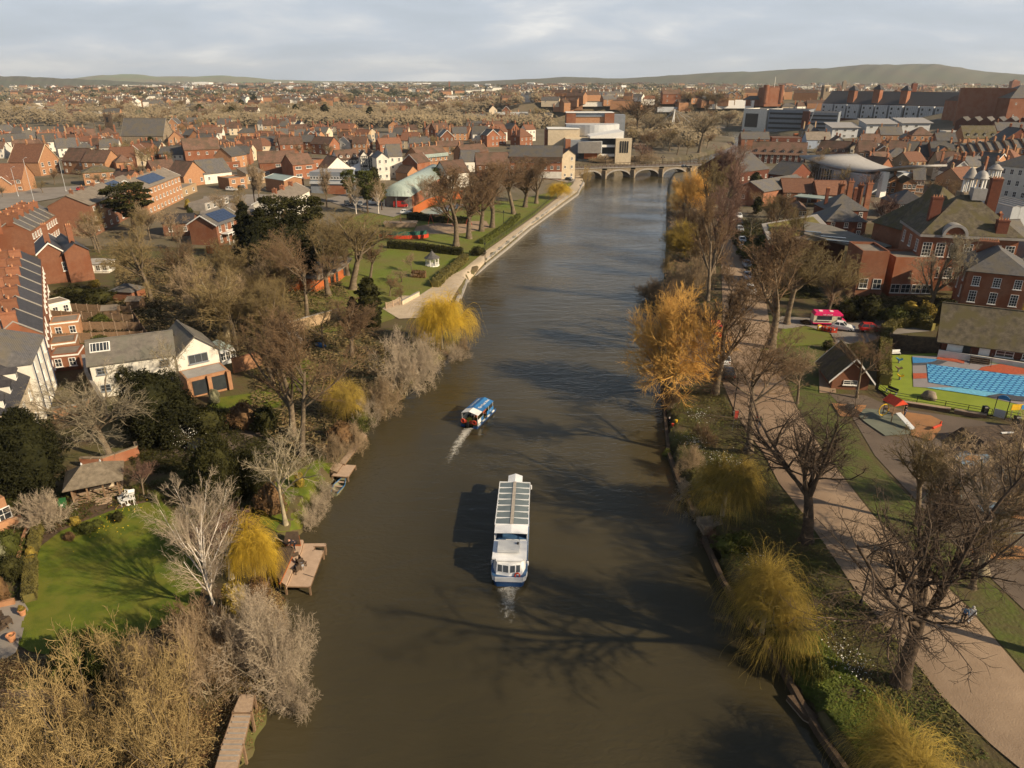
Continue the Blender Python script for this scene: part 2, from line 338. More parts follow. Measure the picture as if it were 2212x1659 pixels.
# breezy patches: ripples are stronger in some reaches than others
patch=wnoise(0.03,0.05,3);rp=n.new('ShaderNodeMapRange');l.new(patch,rp.inputs[0]);rp.inputs[1].default_value=.4;rp.inputs[2].default_value=.62;rp.inputs[3].default_value=.05;rp.inputs[4].default_value=.8
l.new(rp.outputs[0],bp.inputs['Strength'])
l.new(wnoise(1.2,2.2,4,0.3,0.4),bp.inputs['Height']);l.new(wnoise(0.20,0.50,5,-0.35,0.6),bp2.inputs['Height']);l.new(bp2.outputs[0],bp.inputs['Normal']);l.new(bp.outputs[0],b.inputs['Normal'])
ys=np.concatenate([np.arange(-300,18,10),np.arange(18,470,1.0),np.arange(470,820,8)]);V=[]
for y in ys:V+=[(XL(y)-6,y,0),(XR(y)+6,y,0)]
k=np.arange(len(ys)-1)*2
o=link('river_water',npmesh('river_water',V,[np.stack([k,k+1,k+3,k+2],-1)],wm_));tag(o,kind='structure')
# ---------------------------------------------------------------- draped sheets
import bmesh
def drape(name,poly,m,off=0.05,step=3.0,world=False,kind='structure',parent=None,obj=True):
 pts=[(p[0],p[1])for p in(poly if world else[P(u,v)for u,v in poly])]
 bm=bmesh.new();vs=[bm.verts.new((x,y,0))for x,y in pts]
 bm.faces.new(vs);bmesh.ops.triangulate(bm,faces=bm.faces[:])
 for ax in(0,1):
  a=min(p[ax]for p in pts);b_=max(p[ax]for p in pts);c=a+step
  while c<b_:
   no_=Vector((0,0,0));no_[ax]=1;pc=Vector((0,0,0));pc[ax]=c
   bmesh.ops.bisect_plane(bm,geom=bm.verts[:]+bm.edges[:]+bm.faces[:],plane_co=pc,plane_no=no_);c+=step
 co_=np.array([(v.co.x,v.co.y)for v in bm.verts]);z=hgt(co_[:,0],co_[:,1])+off
 for v,zz in zip(bm.verts,z):v.co.z=zz
 bmesh.ops.recalc_face_normals(bm,faces=bm.faces[:])
 for f in bm.faces:
  if f.normal.z<0:f.normal_flip()
 me=bpy.data.meshes.new(name);bm.to_mesh(me);bm.free();me.materials.append(M(m))
 for p in me.polygons:p.use_smooth=True
 o=link(name,me,parent)
 if kind:tag(o,kind=kind)
 return o
drape('lawn',[(40,1395),(52,1320),(70,1240),(88,1182),(130,1150),(180,1128),(240,1105),(290,1092),(345,1080),(375,1110),(420,1180),(440,1260),(420,1330),(330,1360),(230,1390),(160,1412),(100,1416),(62,1408)],'lawn',0.10,1.5)
drape('lawn',[(560,1130),(585,1050),(640,1020),(700,985),(720,1000),(700,1040),(668,1085),(650,1145),(600,1152)],'lawn',0.10,1.5)
drape('lawn',[(432,892),(470,860),(548,850),(600,800),(648,770),(690,790),(660,850),(600,880),(545,895),(480,930),(440,925)],'lawn',0.08,2)
drape('soil_bed',[(60,1175),(60,1120),(110,1100),(250,1075),(360,1050),(390,1080),(345,1080),(290,1092),(240,1105),(180,1128),(130,1150),(88,1182)],'soil',0.06,2)
drape('driveway',[(330,930),(380,885),(500,925),(590,940),(600,985),(480,975),(400,1000),(330,990)],'asphalt',0.06,2)
drape('patio',[(-120,1310),(0,1306),(50,1298),(62,1318),(46,1385),(34,1412),(0,1432),(-150,1440)],'asphalt_light',0.10,2)
drape('soil_bed',[(-100,1480),(20,1490),(200,1500),(210,1540),(60,1545),(-100,1550)],'path_tar',0.07,2)
# left park
drape('park_lawn',[(640,680),(690,560),(735,480),(850,440),(985,432),(1100,436),(1180,418),(1228,392),(1236,398),(1150,468),(1050,540),(1000,585),(960,606),(905,640),(850,690),(800,705),(700,720)],'park_grass',0.10,3)
drape('embankment_path',[(826,668),(866,640),(905,640),(962,603),(1002,582),(1052,541),(1152,470),(1200,432),(1238,398),(1243,382),(1256,376),(1261,392),(1261,402),(1246,415),(1196,452),(1146,488),(1096,530),(1046,570),(1006,602),(990,625),(975,650),(905,688),(862,690)],'paving',0.16,2)
drape('park_path',[(890,508),(1000,505),(1060,492),(1050,478),(960,480),(900,490)],'path_tar',0.16,3)
drape('tennis_court',[(900,455),(985,440),(1010,443),(935,470)],'metal_roof',0.2,4)
drape('car_park',[(700,432),(745,420),(880,440),(905,450),(850,470),(760,452)],'asphalt_light',0.2,4)
drape('car_park',[(1195,370),(1243,372),(1243,392),(1225,396),(1190,388)],'asphalt_light',0.25,4)
drape('road',[(-60,420),(80,408),(175,402),(200,408),(120,430),(60,440),(-60,470)],'asphalt_light',0.25,4)
drape('yard',[(440,425),(560,420),(700,430),(640,455),(500,470),(430,470)],'asphalt_light',0.2,4)
# right bank
drape('riverside_path',[(1563,452),(1556,500),(1558,560),(1560,640),(1562,700),(1556,760),(1562,830),(1592,900),(1626,950),(1647,975),(1682,1043),(1734,1110),(1790,1190),(1852,1282),(1945,1392),(2036,1508),(2139,1608),(2240,1690),(2450,1690),(2330,1560),(2212,1457),(2168,1405),(2094,1318),(1995,1220),(1887,1116),(1820,1030),(1776,973),(1720,880),(1690,810),(1668,760),(1662,700),(1650,620),(1630,560),(1610,500),(1596,452)],'path_tar',0.075,1.5)
drape('path_verge',[(1690,790),(1700,715),(1760,700),(1800,735),(1780,830),(1830,900),(1880,990),(1970,1080),(2060,1180),(2212,1330),(2330,1440),(2330,1545),(2212,1450),(2168,1398),(2094,1312),(1995,1214),(1887,1110),(1820,1024),(1776,967),(1720,874)],'rough_grass',0.03,2)
drape('park_lawn',[(1640,760),(1665,735),(1690,712),(1740,706),(1790,720),(1800,735),(1770,745),(1700,750)],'park_grass',0.12,2)
drape('side_road',[(1672,690),(1690,684),(1770,688),(1900,692),(2008,704),(2012,716),(1920,724),(1870,742),(1808,745),(1795,722),(1740,704),(1700,712),(1668,708)],'asphalt_light',0.09,2)
drape('footpath',[(1792,740),(1818,742),(1800,800),(1806,850),(1770,850),(1768,800)],'path_tar',0.11,2)
drape('playground_tarmac',[(1790,850),(1870,855),(1925,880),(2060,900),(2212,925),(2500,980),(2500,1500),(2330,1430),(2212,1318),(2060,1172),(1970,1072),(1890,985),(1840,900)],'asphalt',0.05,2)
# ---------------------------------------------------------------- tree kit (vectorised branch growth)
def nrm(a):return a/np.maximum(np.linalg.norm(a,axis=-1,keepdims=True),1e-9)
def grow(rng,P0,D0,L,R0,n,wig,trop,tip=0.35):
 N_=len(P0);pts=np.zeros((N_,n+1,3));pts[:,0]=P0;D=nrm(D0.copy());p=P0.copy()
 for i in range(n):
  D=nrm(D+rng.normal(0,wig,(N_,3))+np.array([0,0,1.0])*(trop(i/n)if callable(trop)else trop));p=p+D*(L/n)[:,None];pts[:,i+1]=p
 rad=R0[:,None]*np.linspace(1,tip,n+1)[None]
 return pts,rad
def kids(rng,pts,rad,L,m,t0,t1,ang,ratio,rr=0.6,even=False):
 N_,S,_=pts.shape;S-=1
 t=rng.uniform(t0,t1,(N_,m))if not even else np.tile(np.linspace(t0,t1,m),(N_,1))+rng.uniform(-.03,.03,(N_,m))
 t=np.clip(t,0.02,0.995);s=t*S;i=s.astype(int);f=(s-i)[...,None];a=np.arange(N_)[:,None]
 p=pts[a,i]*(1-f)+pts[a,i+1]*f;T=nrm(pts[a,i+1]-pts[a,i]);r_=rad[a,i]*(1-f[...,0])+rad[a,i+1]*f[...,0]
 q=nrm(np.cross(T,nrm(rng.normal(0,1,T.shape))));an=np.radians(rng.uniform(ang[0],ang[1],t.shape))[...,None]
 D=T*np.cos(an)+q*np.sin(an);l_=(L[:,None]*ratio*(1.15-0.6*t)*rng.uniform(.7,1.25,t.shape))
 return p.reshape(-1,3),D.reshape(-1,3),l_.ravel(),(r_*rr).ravel()
def tubes(pts,rad,k):
 N_,S,_=pts.shape;T=np.zeros_like(pts);T[:,1:-1]=pts[:,2:]-pts[:,:-2];T[:,0]=pts[:,1]-pts[:,0];T[:,-1]=pts[:,-1]-pts[:,-2];T=nrm(T)
 ref=np.where(np.abs(T[...,2:3])>.9,np.array([1.,0,0]),np.array([0,0,1.]));A=nrm(np.cross(T,ref));B=np.cross(T,A)
 an=2*np.pi*np.arange(k)/k;V=pts[:,:,None]+rad[:,:,None,None]*(A[:,:,None]*np.cos(an)[None,None,:,None]+B[:,:,None]*np.sin(an)[None,None,:,None])
 base=(np.arange(N_)*S*k)[:,None,None];j=np.arange(S-1)[None,:,None]*k;c=np.arange(k)[None,None];c2=(c+1)%k
 Fq=np.stack([base+j+c,base+j+c2,base+j+k+c2,base+j+k+c],-1).reshape(-1,4)
 return V.reshape(-1,3),Fq
def merge(parts):
 Vs,Fs,b=[],[],0
 for V,Fq in parts:Vs.append(V);Fs.append(Fq+b);b+=len(V)
 return np.concatenate(Vs),Fs
def quads(rng,C,size,flat=0.0,nrmdir=None,asp=1.5):
 """leaf sized faces at points C"""
 n_=len(C);Nn=nrm(rng.normal(0,1,(n_,3)));
 if nrmdir is not None:Nn=nrm(Nn*(1-flat)+nrmdir*flat)
 A=nrm(np.cross(Nn,nrm(rng.normal(0,1,(n_,3)))));B=np.cross(Nn,A);s=size*rng.uniform(.6,1.3,(n_,1))
 V=np.stack([C-A*s*asp,C-B*s*.5,C+A*s*asp,C+B*s*.5],1).reshape(-1,3)
 return V,np.arange(n_*4).reshape(-1,4)
LIB={}
def bare(key,seed,H=20.0,trunk=0.32,tr=0.42,nl=(7,9,7,5),L1=0.62,ang=((25,55),(25,60),(25,65),(25,70)),ratios=(1,.55,.5,.5),trops=(.05,.06,.04,.03),wig=(.06,.13,.17,.2),rt=0.016,lean=(0,0),bark='bark',twig='twig_brown',t0s=(.55,.22,.18,.1),lead=True,kt=3,steps=(6,7,5,4,3),squash=1.0):
 rng=np.random.default_rng(seed)
 D=np.array([[lean[0],lean[1],1.0]]);Lt=np.array([H*(trunk+.12 if not lead else.62)])
 p0,r0=grow(rng,np.zeros((1,3)),D,Lt,np.array([tr]),8,.035,.02,.35 if lead else.62);r0[0,0]*=1.45;r0[0,1]*=1.08
 tr_parts=[tubes(p0,r0,9)];cr=[]
 pts,rad,L=p0,r0,Lt
 a,b_,c,d=kids(rng,p0,r0,np.array([H*L1]),nl[0],t0s[0]if lead else.78,.98,ang[0],1.0,.62)
 for lv in range(len(nl)):
  pts,rad=grow(rng,a,b_,c,np.maximum(d,rt),steps[lv],wig[lv],trops[lv],.3)
  tb=tubes(pts,rad,6 if lv==0 else(5 if lv==1 else kt))
  (tr_parts if lv==0 else cr).append(tb)
  if lv+1<len(nl):a,b_,c,d=kids(rng,pts,rad,c,nl[lv+1],t0s[lv+1],1.0,ang[lv+1],ratios[lv+1],.6)
 Vt,Ft=merge(tr_parts);Vc,Fc=merge(cr)
 zt=Vc[:,2].max()
 for V in(Vt,Vc):V*=H/zt;V[:,2]=V[:,2]
 LIB[key]=(npmesh(key+'_trunk',Vt,Ft,bark,smooth=True),npmesh(key+'_crown',Vc,Fc,twig),H,float(np.percentile(np.hypot(Vc[:,0],Vc[:,1]),92)))
def willow(key,seed,H=9.0,Rr=5.0,ns=2600,bark='bark_pale',twig='willow_yellow',drop=.75,rt=.022,nl=(9,7)):
 rng=np.random.default_rng(seed)
 p0,r0=grow(rng,np.zeros((1,3)),np.array([[0,0,1.]]),np.array([H*.4]),np.array([.32]),5,.05,.02,.7)
 a,b_,c,d=kids(rng,p0,r0,np.array([H*.62]),nl[0],.6,.99,(20,62),1.0,.6)
 p1,r1=grow(rng,a,b_,c,d,6,.12,.05,.3);parts=[tubes(p0,r0,8),tubes(p1,r1,5)]
 a,b_,c,d=kids(rng,p1,r1,c,nl[1],.3,1.,(30,70),.6,.6);p2,r2=grow(rng,a,b_,c,d,6,.15,.02,.3);cr=[tubes(p2,r2,3)]
 m=max(1,ns//len(p2));bf=np.repeat(rng.uniform(.35,1.0,len(p2)),m);a,b_,c,d=kids(rng,p2,r2,c,m,.15,1.,(10,45),1.0,.4)
 b_=nrm(b_*np.array([1,1,.5])+np.array([0,0,.2])+nrm(a*np.array([1,1,0]))*.25)
 ln=rng.uniform(.45,1.0,len(a))*H*drop*bf*1.15;p3,r3=grow(rng,a,b_,ln,np.full(len(a),rt),9,.16,lambda t:-.08-.75*t,.4)
 p3[:,:,2]=np.maximum(p3[:,:,2],.15*H*rng.uniform(.2,1.6,(len(a),1)))
 cr.append(tubes(p3,r3,3));Vt,Ft=merge(parts);Vc,Fc=merge(cr);s=H/Vc[:,2].max()
 Vt=Vt*s;Vc=Vc*s;q=Rr/np.percentile(np.hypot(Vc[:,0],Vc[:,1]),92);Vc[:,:2]*=q;Vt[:,:2]*=q
 LIB[key]=(npmesh(key+'_trunk',Vt,Ft,bark,smooth=True),npmesh(key+'_crown',Vc,Fc,twig),H,Rr)
def leafy(key,seed,H=12.0,Rr=3.5,n=9000,shape='round',leaf='leaf_dark',size=.22,bark='bark_dark',clumps=60,base=.12,core=True):
 """evergreen crown: a body of leaf sized faces gathered in clumps"""
 rng=np.random.default_rng(seed)
 u=rng.uniform(0,1,clumps);az=rng.uniform(0,2*np.pi,clumps)
 def prof(h):
  if shape=='cone':return(1-h)**.85*(.95)+.05
  if shape=='column':return np.clip(np.sin(np.pi*np.clip(h*.86+.12,0,1))**.45,.12,1)
  if shape=='umbrella':return np.clip(.35+1.2*h-.9*h**4,0,1)
  return np.sqrt(np.clip(1-(2*h-1)**2,0.02,1))
 hc=u if shape!='cone' else u**1.4
 rc=prof(hc)*Rr*rng.uniform(.55,.95,clumps);C=np.stack([rc*np.cos(az),rc*np.sin(az),H*(base+(1-base)*hc*.96)],1)
 cs=rng.uniform(.16,.34,clumps)*Rr*(.6 if shape in('cone','column')else 1)
 w_=cs**2;k=rng.choice(clumps,n,p=w_/w_.sum());off=nrm(rng.normal(0,1,(n,3)))*rng.uniform(.35,1.0,(n,1))**.5
 if shape in('cone','umbrella'):off[:,2]*=.45
 Pq=C[k]+off*cs[k][:,None]
 n2=n//3;h2=rng.uniform(0,1,n2);a2=rng.uniform(0,2*np.pi,n2);r2=prof(h2)*Rr*rng.uniform(.3,.85,n2)
 Pq=np.concatenate([Pq,np.stack([r2*np.cos(a2),r2*np.sin(a2),H*(base+(1-base)*h2)],1)])
 Vc,Fc=quads(rng,Pq,size);fl=[Fc]
 if core: # the dense inside of the crown
  kk,jj=14,9;hz=np.linspace(0.02,.93,jj);pr=prof(hz)*Rr*.62;vv=[]
  for h_,p_ in zip(hz,pr):
   for i in range(kk):t_=2*np.pi*i/kk;q=p_*(1+.25*math.sin(5*t_+h_*9)+rng.uniform(-.12,.12));vv.append((q*math.cos(t_),q*math.sin(t_),H*(base+(1-base)*h_)))
  f_=[(j*kk+i,j*kk+(i+1)%kk,(j+1)*kk+(i+1)%kk,(j+1)*kk+i)for j in range(jj-1)for i in range(kk)]
  fl.append(np.array(f_)+len(Vc));Vc=np.concatenate([Vc,np.array(vv)])
 p0,r0=grow(rng,np.zeros((1,3)),np.array([[0,0,1.]]),np.array([H*.8]),np.array([.028*H]),5,.03,.02,.3)
 Vt,Ft=tubes(p0,r0,7)
 LIB[key]=(npmesh(key+'_trunk',Vt,[Ft],bark,smooth=True),npmesh(key+'_crown',Vc,fl,leaf),H,Rr)
def twigball(key,seed,H=4.0,Rr=2.5,n1=14,n2=10,n3=7,rt=.014,twig='twig_grey',bark='bark_pale',up=.05,spread=(10,80),wig=.16,ratio=(.62,.5),steps=4,n4=0):
 """many stemmed shrub of thin bare twigs"""
 rng=np.random.default_rng(seed);a=rng.normal(0,.12*Rr,(n1,3));a[:,2]=0
 el=np.radians(90-rng.uniform(spread[0],spread[1],n1));az=rng.uniform(0,2*np.pi,n1)
 D=np.stack([np.cos(el)*np.cos(az),np.cos(el)*np.sin(az),np.sin(el)],1);L=H*.75*rng.uniform(.7,1.05,n1)
 p1,r1=grow(rng,a,D,L,np.full(n1,rt*4.5),5,.10,up,.3)
 a,b_,c,d=kids(rng,p1,r1,L,n2,.2,1.,(20,65),ratio[0],.6);p2,r2=grow(rng,a,b_,c,np.maximum(d,rt),steps,wig,up,.35)
 a,b_,c,d=kids(rng,p2,r2,c,n3,.15,1.,(20,70),ratio[1],.6);p3,r3=grow(rng,a,b_,c,np.full(len(a),rt),3,wig*1.2,up,.5)
 cr=[tubes(p2,r2,3),tubes(p3,r3,3)]
 if n4:a,b_,c,d=kids(rng,p3,r3,c,n4,.1,1.,(20,70),.55,.6);p4,r4=grow(rng,a,b_,c,np.full(len(a),rt*.8),2,wig,up,.6);cr.append(tubes(p4,r4,3))
 Vt,Ft=tubes(p1,r1,5);Vc,Fc=merge(cr)
 for V in(Vt,Vc):V[:,2]=np.maximum(V[:,2],0.02)
 s=H/Vc[:,2].max();q=Rr/np.percentile(np.hypot(Vc[:,0],Vc[:,1]),92)
 for V in(Vt,Vc):V[:,2]*=s;V[:,:2]*=q
 LIB[key]=(npmesh(key+'_stems',Vt,[Ft],bark,smooth=True),npmesh(key+'_twigs',Vc,Fc,twig),H,Rr)
 # big park limes, bare
bare('lime0',11,20,nl=(7,12,9,7),bark='bark_dark',twig='bark_dark',lead=False,rt=.012,trunk=.21,tr=.42,L1=.80,ang=((12,48),(25,65),(25,65),(25,70)),ratios=(1,.48,.5,.5),trops=(.08,.07,.04,.03),wig=(.09,.15,.18,.2))
bare('lime1',12,20,nl=(8,10,9,6),bark='bark',twig='twig_brown',rt=.018)
bare('lime2',13,20,nl=(9,10,9,6),bark='bark',twig='twig_olive',rt=.018,lead=False,ang=((12,38),(22,50),(25,60),(25,65)))
bare('tall0',14,20,nl=(10,10,9,6),bark='bark',twig='twig_brown',rt=.02,t0s=(.3,.2,.15,.1),L1=.42,ang=((22,45),(22,50),(25,60),(25,65)),trops=(.10,.08,.05,.03))
bare('tall1',15,20,nl=(11,10,9,6),bark='bark',twig='twig_olive',rt=.02,t0s=(.25,.2,.15,.1),L1=.38,ang=((20,42),(22,50),(25,60),(25,65)),trops=(.12,.08,.05,.03))
bare('round0',16,14,nl=(10,10,8,6),bark='bark',twig='twig_tan',rt=.016,lead=False,tr=.3,L1=.7,ang=((15,65),(20,60),(25,65),(25,70)))
bare('poll',17,12,nl=(13,11,7,4),bark='bark',twig='bark_pale',rt=.013,lead=False,tr=.33,L1=.8,ang=((10,60),(18,45),(20,55),(25,60)),trops=(.04,-.01,.02,.02),wig=(.12,.16,.2,.2))
bare('birch',18,13,nl=(18,9,8,4),bark='bark_birch',twig='twig_grey',rt=.010,tr=.15,L1=.5,t0s=(.2,.2,.15,.1),ang=((25,45),(18,40),(20,45),(20,50)),trops=(.07,.05,.02,0),wig=(.05,.09,.12,.14))
bare('birchred',19,12,nl=(14,10,9,5),bark='bark_birch',twig='twig_purple',rt=.014,tr=.18,L1=.42,t0s=(.3,.2,.15,.1),ang=((18,40),(18,40),(20,45),(20,50)),trops=(.10,.06,.0,-.05))
bare('pale',20,11,nl=(9,8,7,3),bark='bark_pale',twig='bark_pale',rt=.016,tr=.20,L1=.55,t0s=(.4,.2,.15,.1),ang=((35,70),(25,60),(25,60),(25,60)),trops=(.02,.03,.03,.02),wig=(.16,.2,.2,.2))
bare('orange',21,11,nl=(18,12,11,7),bark='bark_pale',twig='twig_orange',rt=.014,lead=False,trunk=.05,tr=.35,L1=.72,ratios=(1,.75,.62,.6),ang=((5,88),(15,60),(15,55),(15,50)),trops=(.05,.05,.05,.05),wig=(.1,.12,.14,.14))
# cheap ones for the distance
for i,tw in enumerate(('twig_brown','twig_olive','far_wood','twig_purple')):
 bare('far%d'%i,30+i,14,nl=(9,8,6),bark='bark',twig=tw,rt=.055,lead=False,tr=.35,L1=.72,steps=(3,3,2),t0s=(.4,.15,.1),ang=((12,62),(20,60),(25,70)),ratios=(1,.6,.6))
willow('willow0',41,9,4.6,3600,twig='willow_yellow',rt=.016,nl=(10,9))
willow('willow1',42,9,4.8,3800,twig='willow_olive',rt=.012,drop=.6,nl=(9,11))
willow('willow2',43,9,4.6,4400,twig='willow_olive',rt=.012,drop=.8,nl=(9,12))
leafy('round',51,6,3.4,16000,'round','leaf_dark',.10,clumps=70)
leafy('yew',52,9,3.6,16000,'round','leaf_yew',.12,clumps=60,base=.03)
leafy('conifer',53,16,3.8,14000,'cone','leaf_yew',.26,clumps=110,base=.06)
leafy('column',54,10,2.0,7000,'column','leaf_dark',.15,clumps=80,base=.02)
leafy('pine',55,15,4.2,8000,'umbrella','leaf_dark',.24,clumps=34,base=.35,core=False)
leafy('bush',56,2.2,1.4,2500,'round','leaf_mid',.07,clumps=26,base=.0)
leafy('bushdark',57,2.2,1.4,2500,'round','leaf_dark',.07,clumps=26,base=.0)
leafy('bushgold',58,2.2,1.4,2200,'round','leaf_gold',.07,clumps=26,base=.0)
leafy('bushgrey',59,2.2,1.4,2500,'round','leaf_grey',.07,clumps=20,base=.0)
leafy('bushrust',60,2.2,1.4,2200,'round','leaf_rust',.07,clumps=26,base=.0)
leafy('farever',61,14,4.5,900,'round','leaf_dark',.7,clumps=30)
twigball('scrub',71,6,5,16,11,9,.012,'twig_grey',n4=4)
twigball('scrubtan',72,6,5,16,11,9,.012,'twig_tan',n4=4)
twigball('scrubbrown',73,5,4,14,10,8,.018,'twig_brown',n4=3)
twigball('scrubgold',74,8,6,11,9,7,.016,'twig_gold',n4=4,wig=.26)
twigball('scrubolive',76,5,4,14,11,8,.018,'twig_olive',n4=4)
twigball('ball',75,3,1.9,40,12,9,.011,'twig_grey',n4=0,spread=(0,88),wig=.1)
twigball('tuft',77,1.0,.8,12,6,4,.009,'twig_tan',n4=0)
PART={'ball':('stems','twigs'),'tuft':('stems','twigs')}
TREES=[]
def plant(kind,p,H=None,sx=1.0,name='bare_tree',label=None,cat='tree',group=None,rz=None,lean=(0,0),twig=None,bark=None,parts=True):
 T_,C_,h0,r0=LIB[kind];s=(H or h0)/h0
 e_=empty(name,p,random.uniform(0,6.28)if rz is None else rz,label,cat,group)
 e_.rotation_euler=(lean[0],lean[1],e_.rotation_euler[2]);e_.scale=(s*sx,s*sx,s)
 sc_=kind in PART or kind.startswith('scrub')
 a=link('stems' if sc_ else 'trunk',T_,e_);b_=link('twigs' if sc_ else 'crown',C_,e_)
 for o_,m_ in((a,bark),(b_,twig)):
  if m_:o_.material_slots[0].link='OBJECT';o_.material_slots[0].material=M(m_)
 TREES.append((p,e_));return e_
def T(kind,ub,vb,vtop,wpx=None,label=None,**k):
 """a tree whose foot is at pixel ub, vb; its top reaches pixel row vtop, its crown is wpx pixels wide"""
 p=P(ub,vb);H=Hv(p,vtop)
 h0,r0=LIB[kind][2:];sx=1.0
 if wpx:sx=(wpx/2*mpp(Vector((p.x,p.y,p.z+H*.6)))/r0)/(H/h0)
 return plant(kind,p-Vector((0,0,.1)),H,sx,label=label,**k)
 # ---------------------------------------------------------------- trees and shrubs close enough to tell apart
GR='bare trees along the riverside path'
T('lime0',1945,1475,870,660,'huge forked bare tree beside the riverside path with a long trunk shadow',group=GR,rz=2.3,bark='bark_dark')
T('lime0',1742,1168,800,470,'large dark bare tree whose low limbs spread between river wall and path',group=GR,rz=.6)
T('lime1',1617,978,655,300,'bare tree on the verge by the lamp post and small flag, limbs over the path',group=GR,rz=1.0)
T('tall0',1545,852,590,170,'thin bare tree just right of the big orange willow, above the parked black car',group=GR)
T('tall0',1664,752,470,200,'tall bare tree with forked trunk standing at the corner of the small lawn',group=GR)
T('lime1',2300,1430,890,520,'bare tree at the playground edge with its branches reaching into the frame',group=GR,rz=4.0)
T('lime2',2120,1235,900,300,'slender bare tree rising from the playground tarmac',group=GR,bark='bark_pale',twig='twig_tan')
T('round0',1722,872,745,130,'small bare tree on a straight pale stem beside the path bend',group=GR)
T('orange',1455,842,597,205,'big round orange twigged willow leaning over the river bank',name='orange_willow',cat='willow',rz=1.0,bark='bark_pale')
T('orange',1405,660,595,70,'small pale orange willow reaching over the water behind the big orange one',name='orange_willow',cat='willow',twig='twig_tan')
W_='weeping willows on the river bank'
T('willow1',1560,1115,965,165,'olive yellow weeping willow beside the river wall steps',name='weeping_willow',cat='willow',group=W_)
T('willow2',1640,1395,1180,205,'largest weeping willow on the right bank trailing over the water',name='weeping_willow',cat='willow',group=W_)
T('willow2',1955,1740,1560,270,'weeping willow cut by the bottom edge of the picture',name='weeping_willow',cat='willow',group=W_)
T('willow0',955,752,600,102,'big golden weeping willow where the embankment path ends',name='weeping_willow',cat='willow',group=W_)
T('willow0',552,1262,1095,120,'bright yellow weeping willow beside the wooden river deck',name='weeping_willow',cat='willow',group=W_)
T('willow1',748,905,800,92,'small dull yellow weeping tree under the tall leaning trunks',name='weeping_willow',cat='willow',group=W_,bark='bark')
T('willow0',1204,430,383,48,'yellow weeping willow by the riverside car park wall',name='weeping_willow',cat='willow',group=W_)
T('orange',1487,462,358,92,'golden orange willow on the right bank nearest the stone bridge',name='weeping_willow',cat='willow',twig='twig_orange')
T('orange',1478,560,468,84,'olive yellow willow overhanging the water between grey brown bushes',name='round_willow',cat='willow',twig='willow_olive')
# left bank giants
GL='tall bare trees on the left bank'
T('lime1',652,985,640,250,'tall bare tree with a thick grey leaning trunk behind the cut stump',group=GL,lean=(0,.13),rz=.3,bark='bark')
T('tall0',634,945,640,170,'tall bare tree with a straight brown trunk beside the leaning one',group=GL,lean=(0,-.1),rz=2)
T('pale',617,1132,925,200,'slender pale bare tree alone on the small riverside lawn',group=GL)
T('birch',466,1330,1020,175,'white barked birch at the edge of the large lawn',name='birch_tree',group=GL)
T('birchred',500,1250,1090,120,'purple twigged bare tree behind the white birch',name='birch_tree')
T('poll',238,992,785,250,'old pollarded tree with many crooked limbs below the white cottage',group=GL)
T('pale',395,872,720,105,'small pale bare tree in front of the cottage gable',group=GL)
T('tall1',492,752,570,150,'bare tree on a long pale clear trunk behind the cottage',group=GL,bark='bark_pale')
T('lime1',665,705,478,200,'bare tree with several dark stems beside the curved timber building',group=GL)
T('lime2',762,625,452,180,'wide bare tree in front of the red ringed ship playground',group=GL,twig='twig_olive')
T('tall1',710,640,470,120,'narrow bare tree behind the curved timber building',group=GL)
T('round0',330,655,468,190,'broad bushy bare tree below the dark pine',group=GL,twig='twig_olive')
T('round0',430,700,545,170,'rounded olive brown bare tree behind the garden strips',group=GL,twig='twig_olive')
T('round0',400,640,500,120,'bare bushy tree in front of the red house with white balcony',group=GL,twig='twig_brown')
for i,(u,v,vt,w_)in enumerate([(560,740,610,120),(600,690,560,110),(540,690,600,90),(700,760,640,110),(760,770,640,100),(620,760,650,120),(520,800,690,110),(470,640,560,80),(590,830,720,90)]):
 T(['tall1','lime2','round0','lime1'][i%4],u,v,vt,w_,'%s bare tree from the left in the shaded wood behind the cottage'%ordn([4,6,3,8,9,7,1,0,5][i]),group='bare trees of the shaded wood',name='bare_tree',twig=['twig_olive','twig_brown','twig_olive'][i%3])
 # left park trees
GP='bare park trees beside the embankment'
for i,(k,u,v,vt,w_)in enumerate([('tall0',985,532,350,140),('tall1',1013,516,356,115),('tall0',1040,500,346,115),('tall1',1063,492,342,105),('lime2',1110,463,332,110),('tall1',1134,448,334,95),('tall0',1158,440,336,90)]):
 T(k,u,v,vt,w_,'%s tall bare tree along the embankment park, counted from the white bandstand'%ordn(i),group=GP,twig='twig_brown')
GB='birches in the left park'
for i,(u,v,vt,w_)in enumerate([(770,462,378,46),(818,462,380,48),(920,446,378,60),(930,445,376,50),(706,448,352,34),(552,445,345,30),(562,447,350,30)]):
 T('birch' if i not in(4,5,6)else 'tall1',u,v,vt,w_,['pale birch in front of the blue grey clad building','pink brown birch left of the curved green roof','left stem of the twin white birches by the timber fence','right stem of the twin white birches by the timber fence','bare tree beside the brown brick workshops','ivy clad tree left of the small brick warehouse','second ivy clad tree beside the small brick warehouse'][i],group=GB,name='birch_tree' if i<4 else 'bare_tree',twig='twig_tan',bark='bark_birch' if i<4 else 'bark')
GE='pines in the left park'
for u,v,vt,w_,lb,kd in[(795,462,368,44,'green pine right of the clad building with the strip window','pine'),(757,440,366,34,'green pine touching the end of the clad building','pine'),(940,405,362,44,'dark green pine behind the curved green roof','pine'),(812,430,360,30,'narrow pine at the corner of the curved roof','column'),(825,455,395,30,'low green pine by the yard fence','pine')]:
 T(kd,u,v,vt,w_,lb,name='pine_tree',group=GE,twig='leaf_mid' if kd=='pine' else None)
T('round0',890,590,540,36,'little bare fruit tree on the lawn left of the white bandstand',group=GP)
T('round0',868,610,575,60,'low spreading bare shrub tree near the garden gate',group=GP)
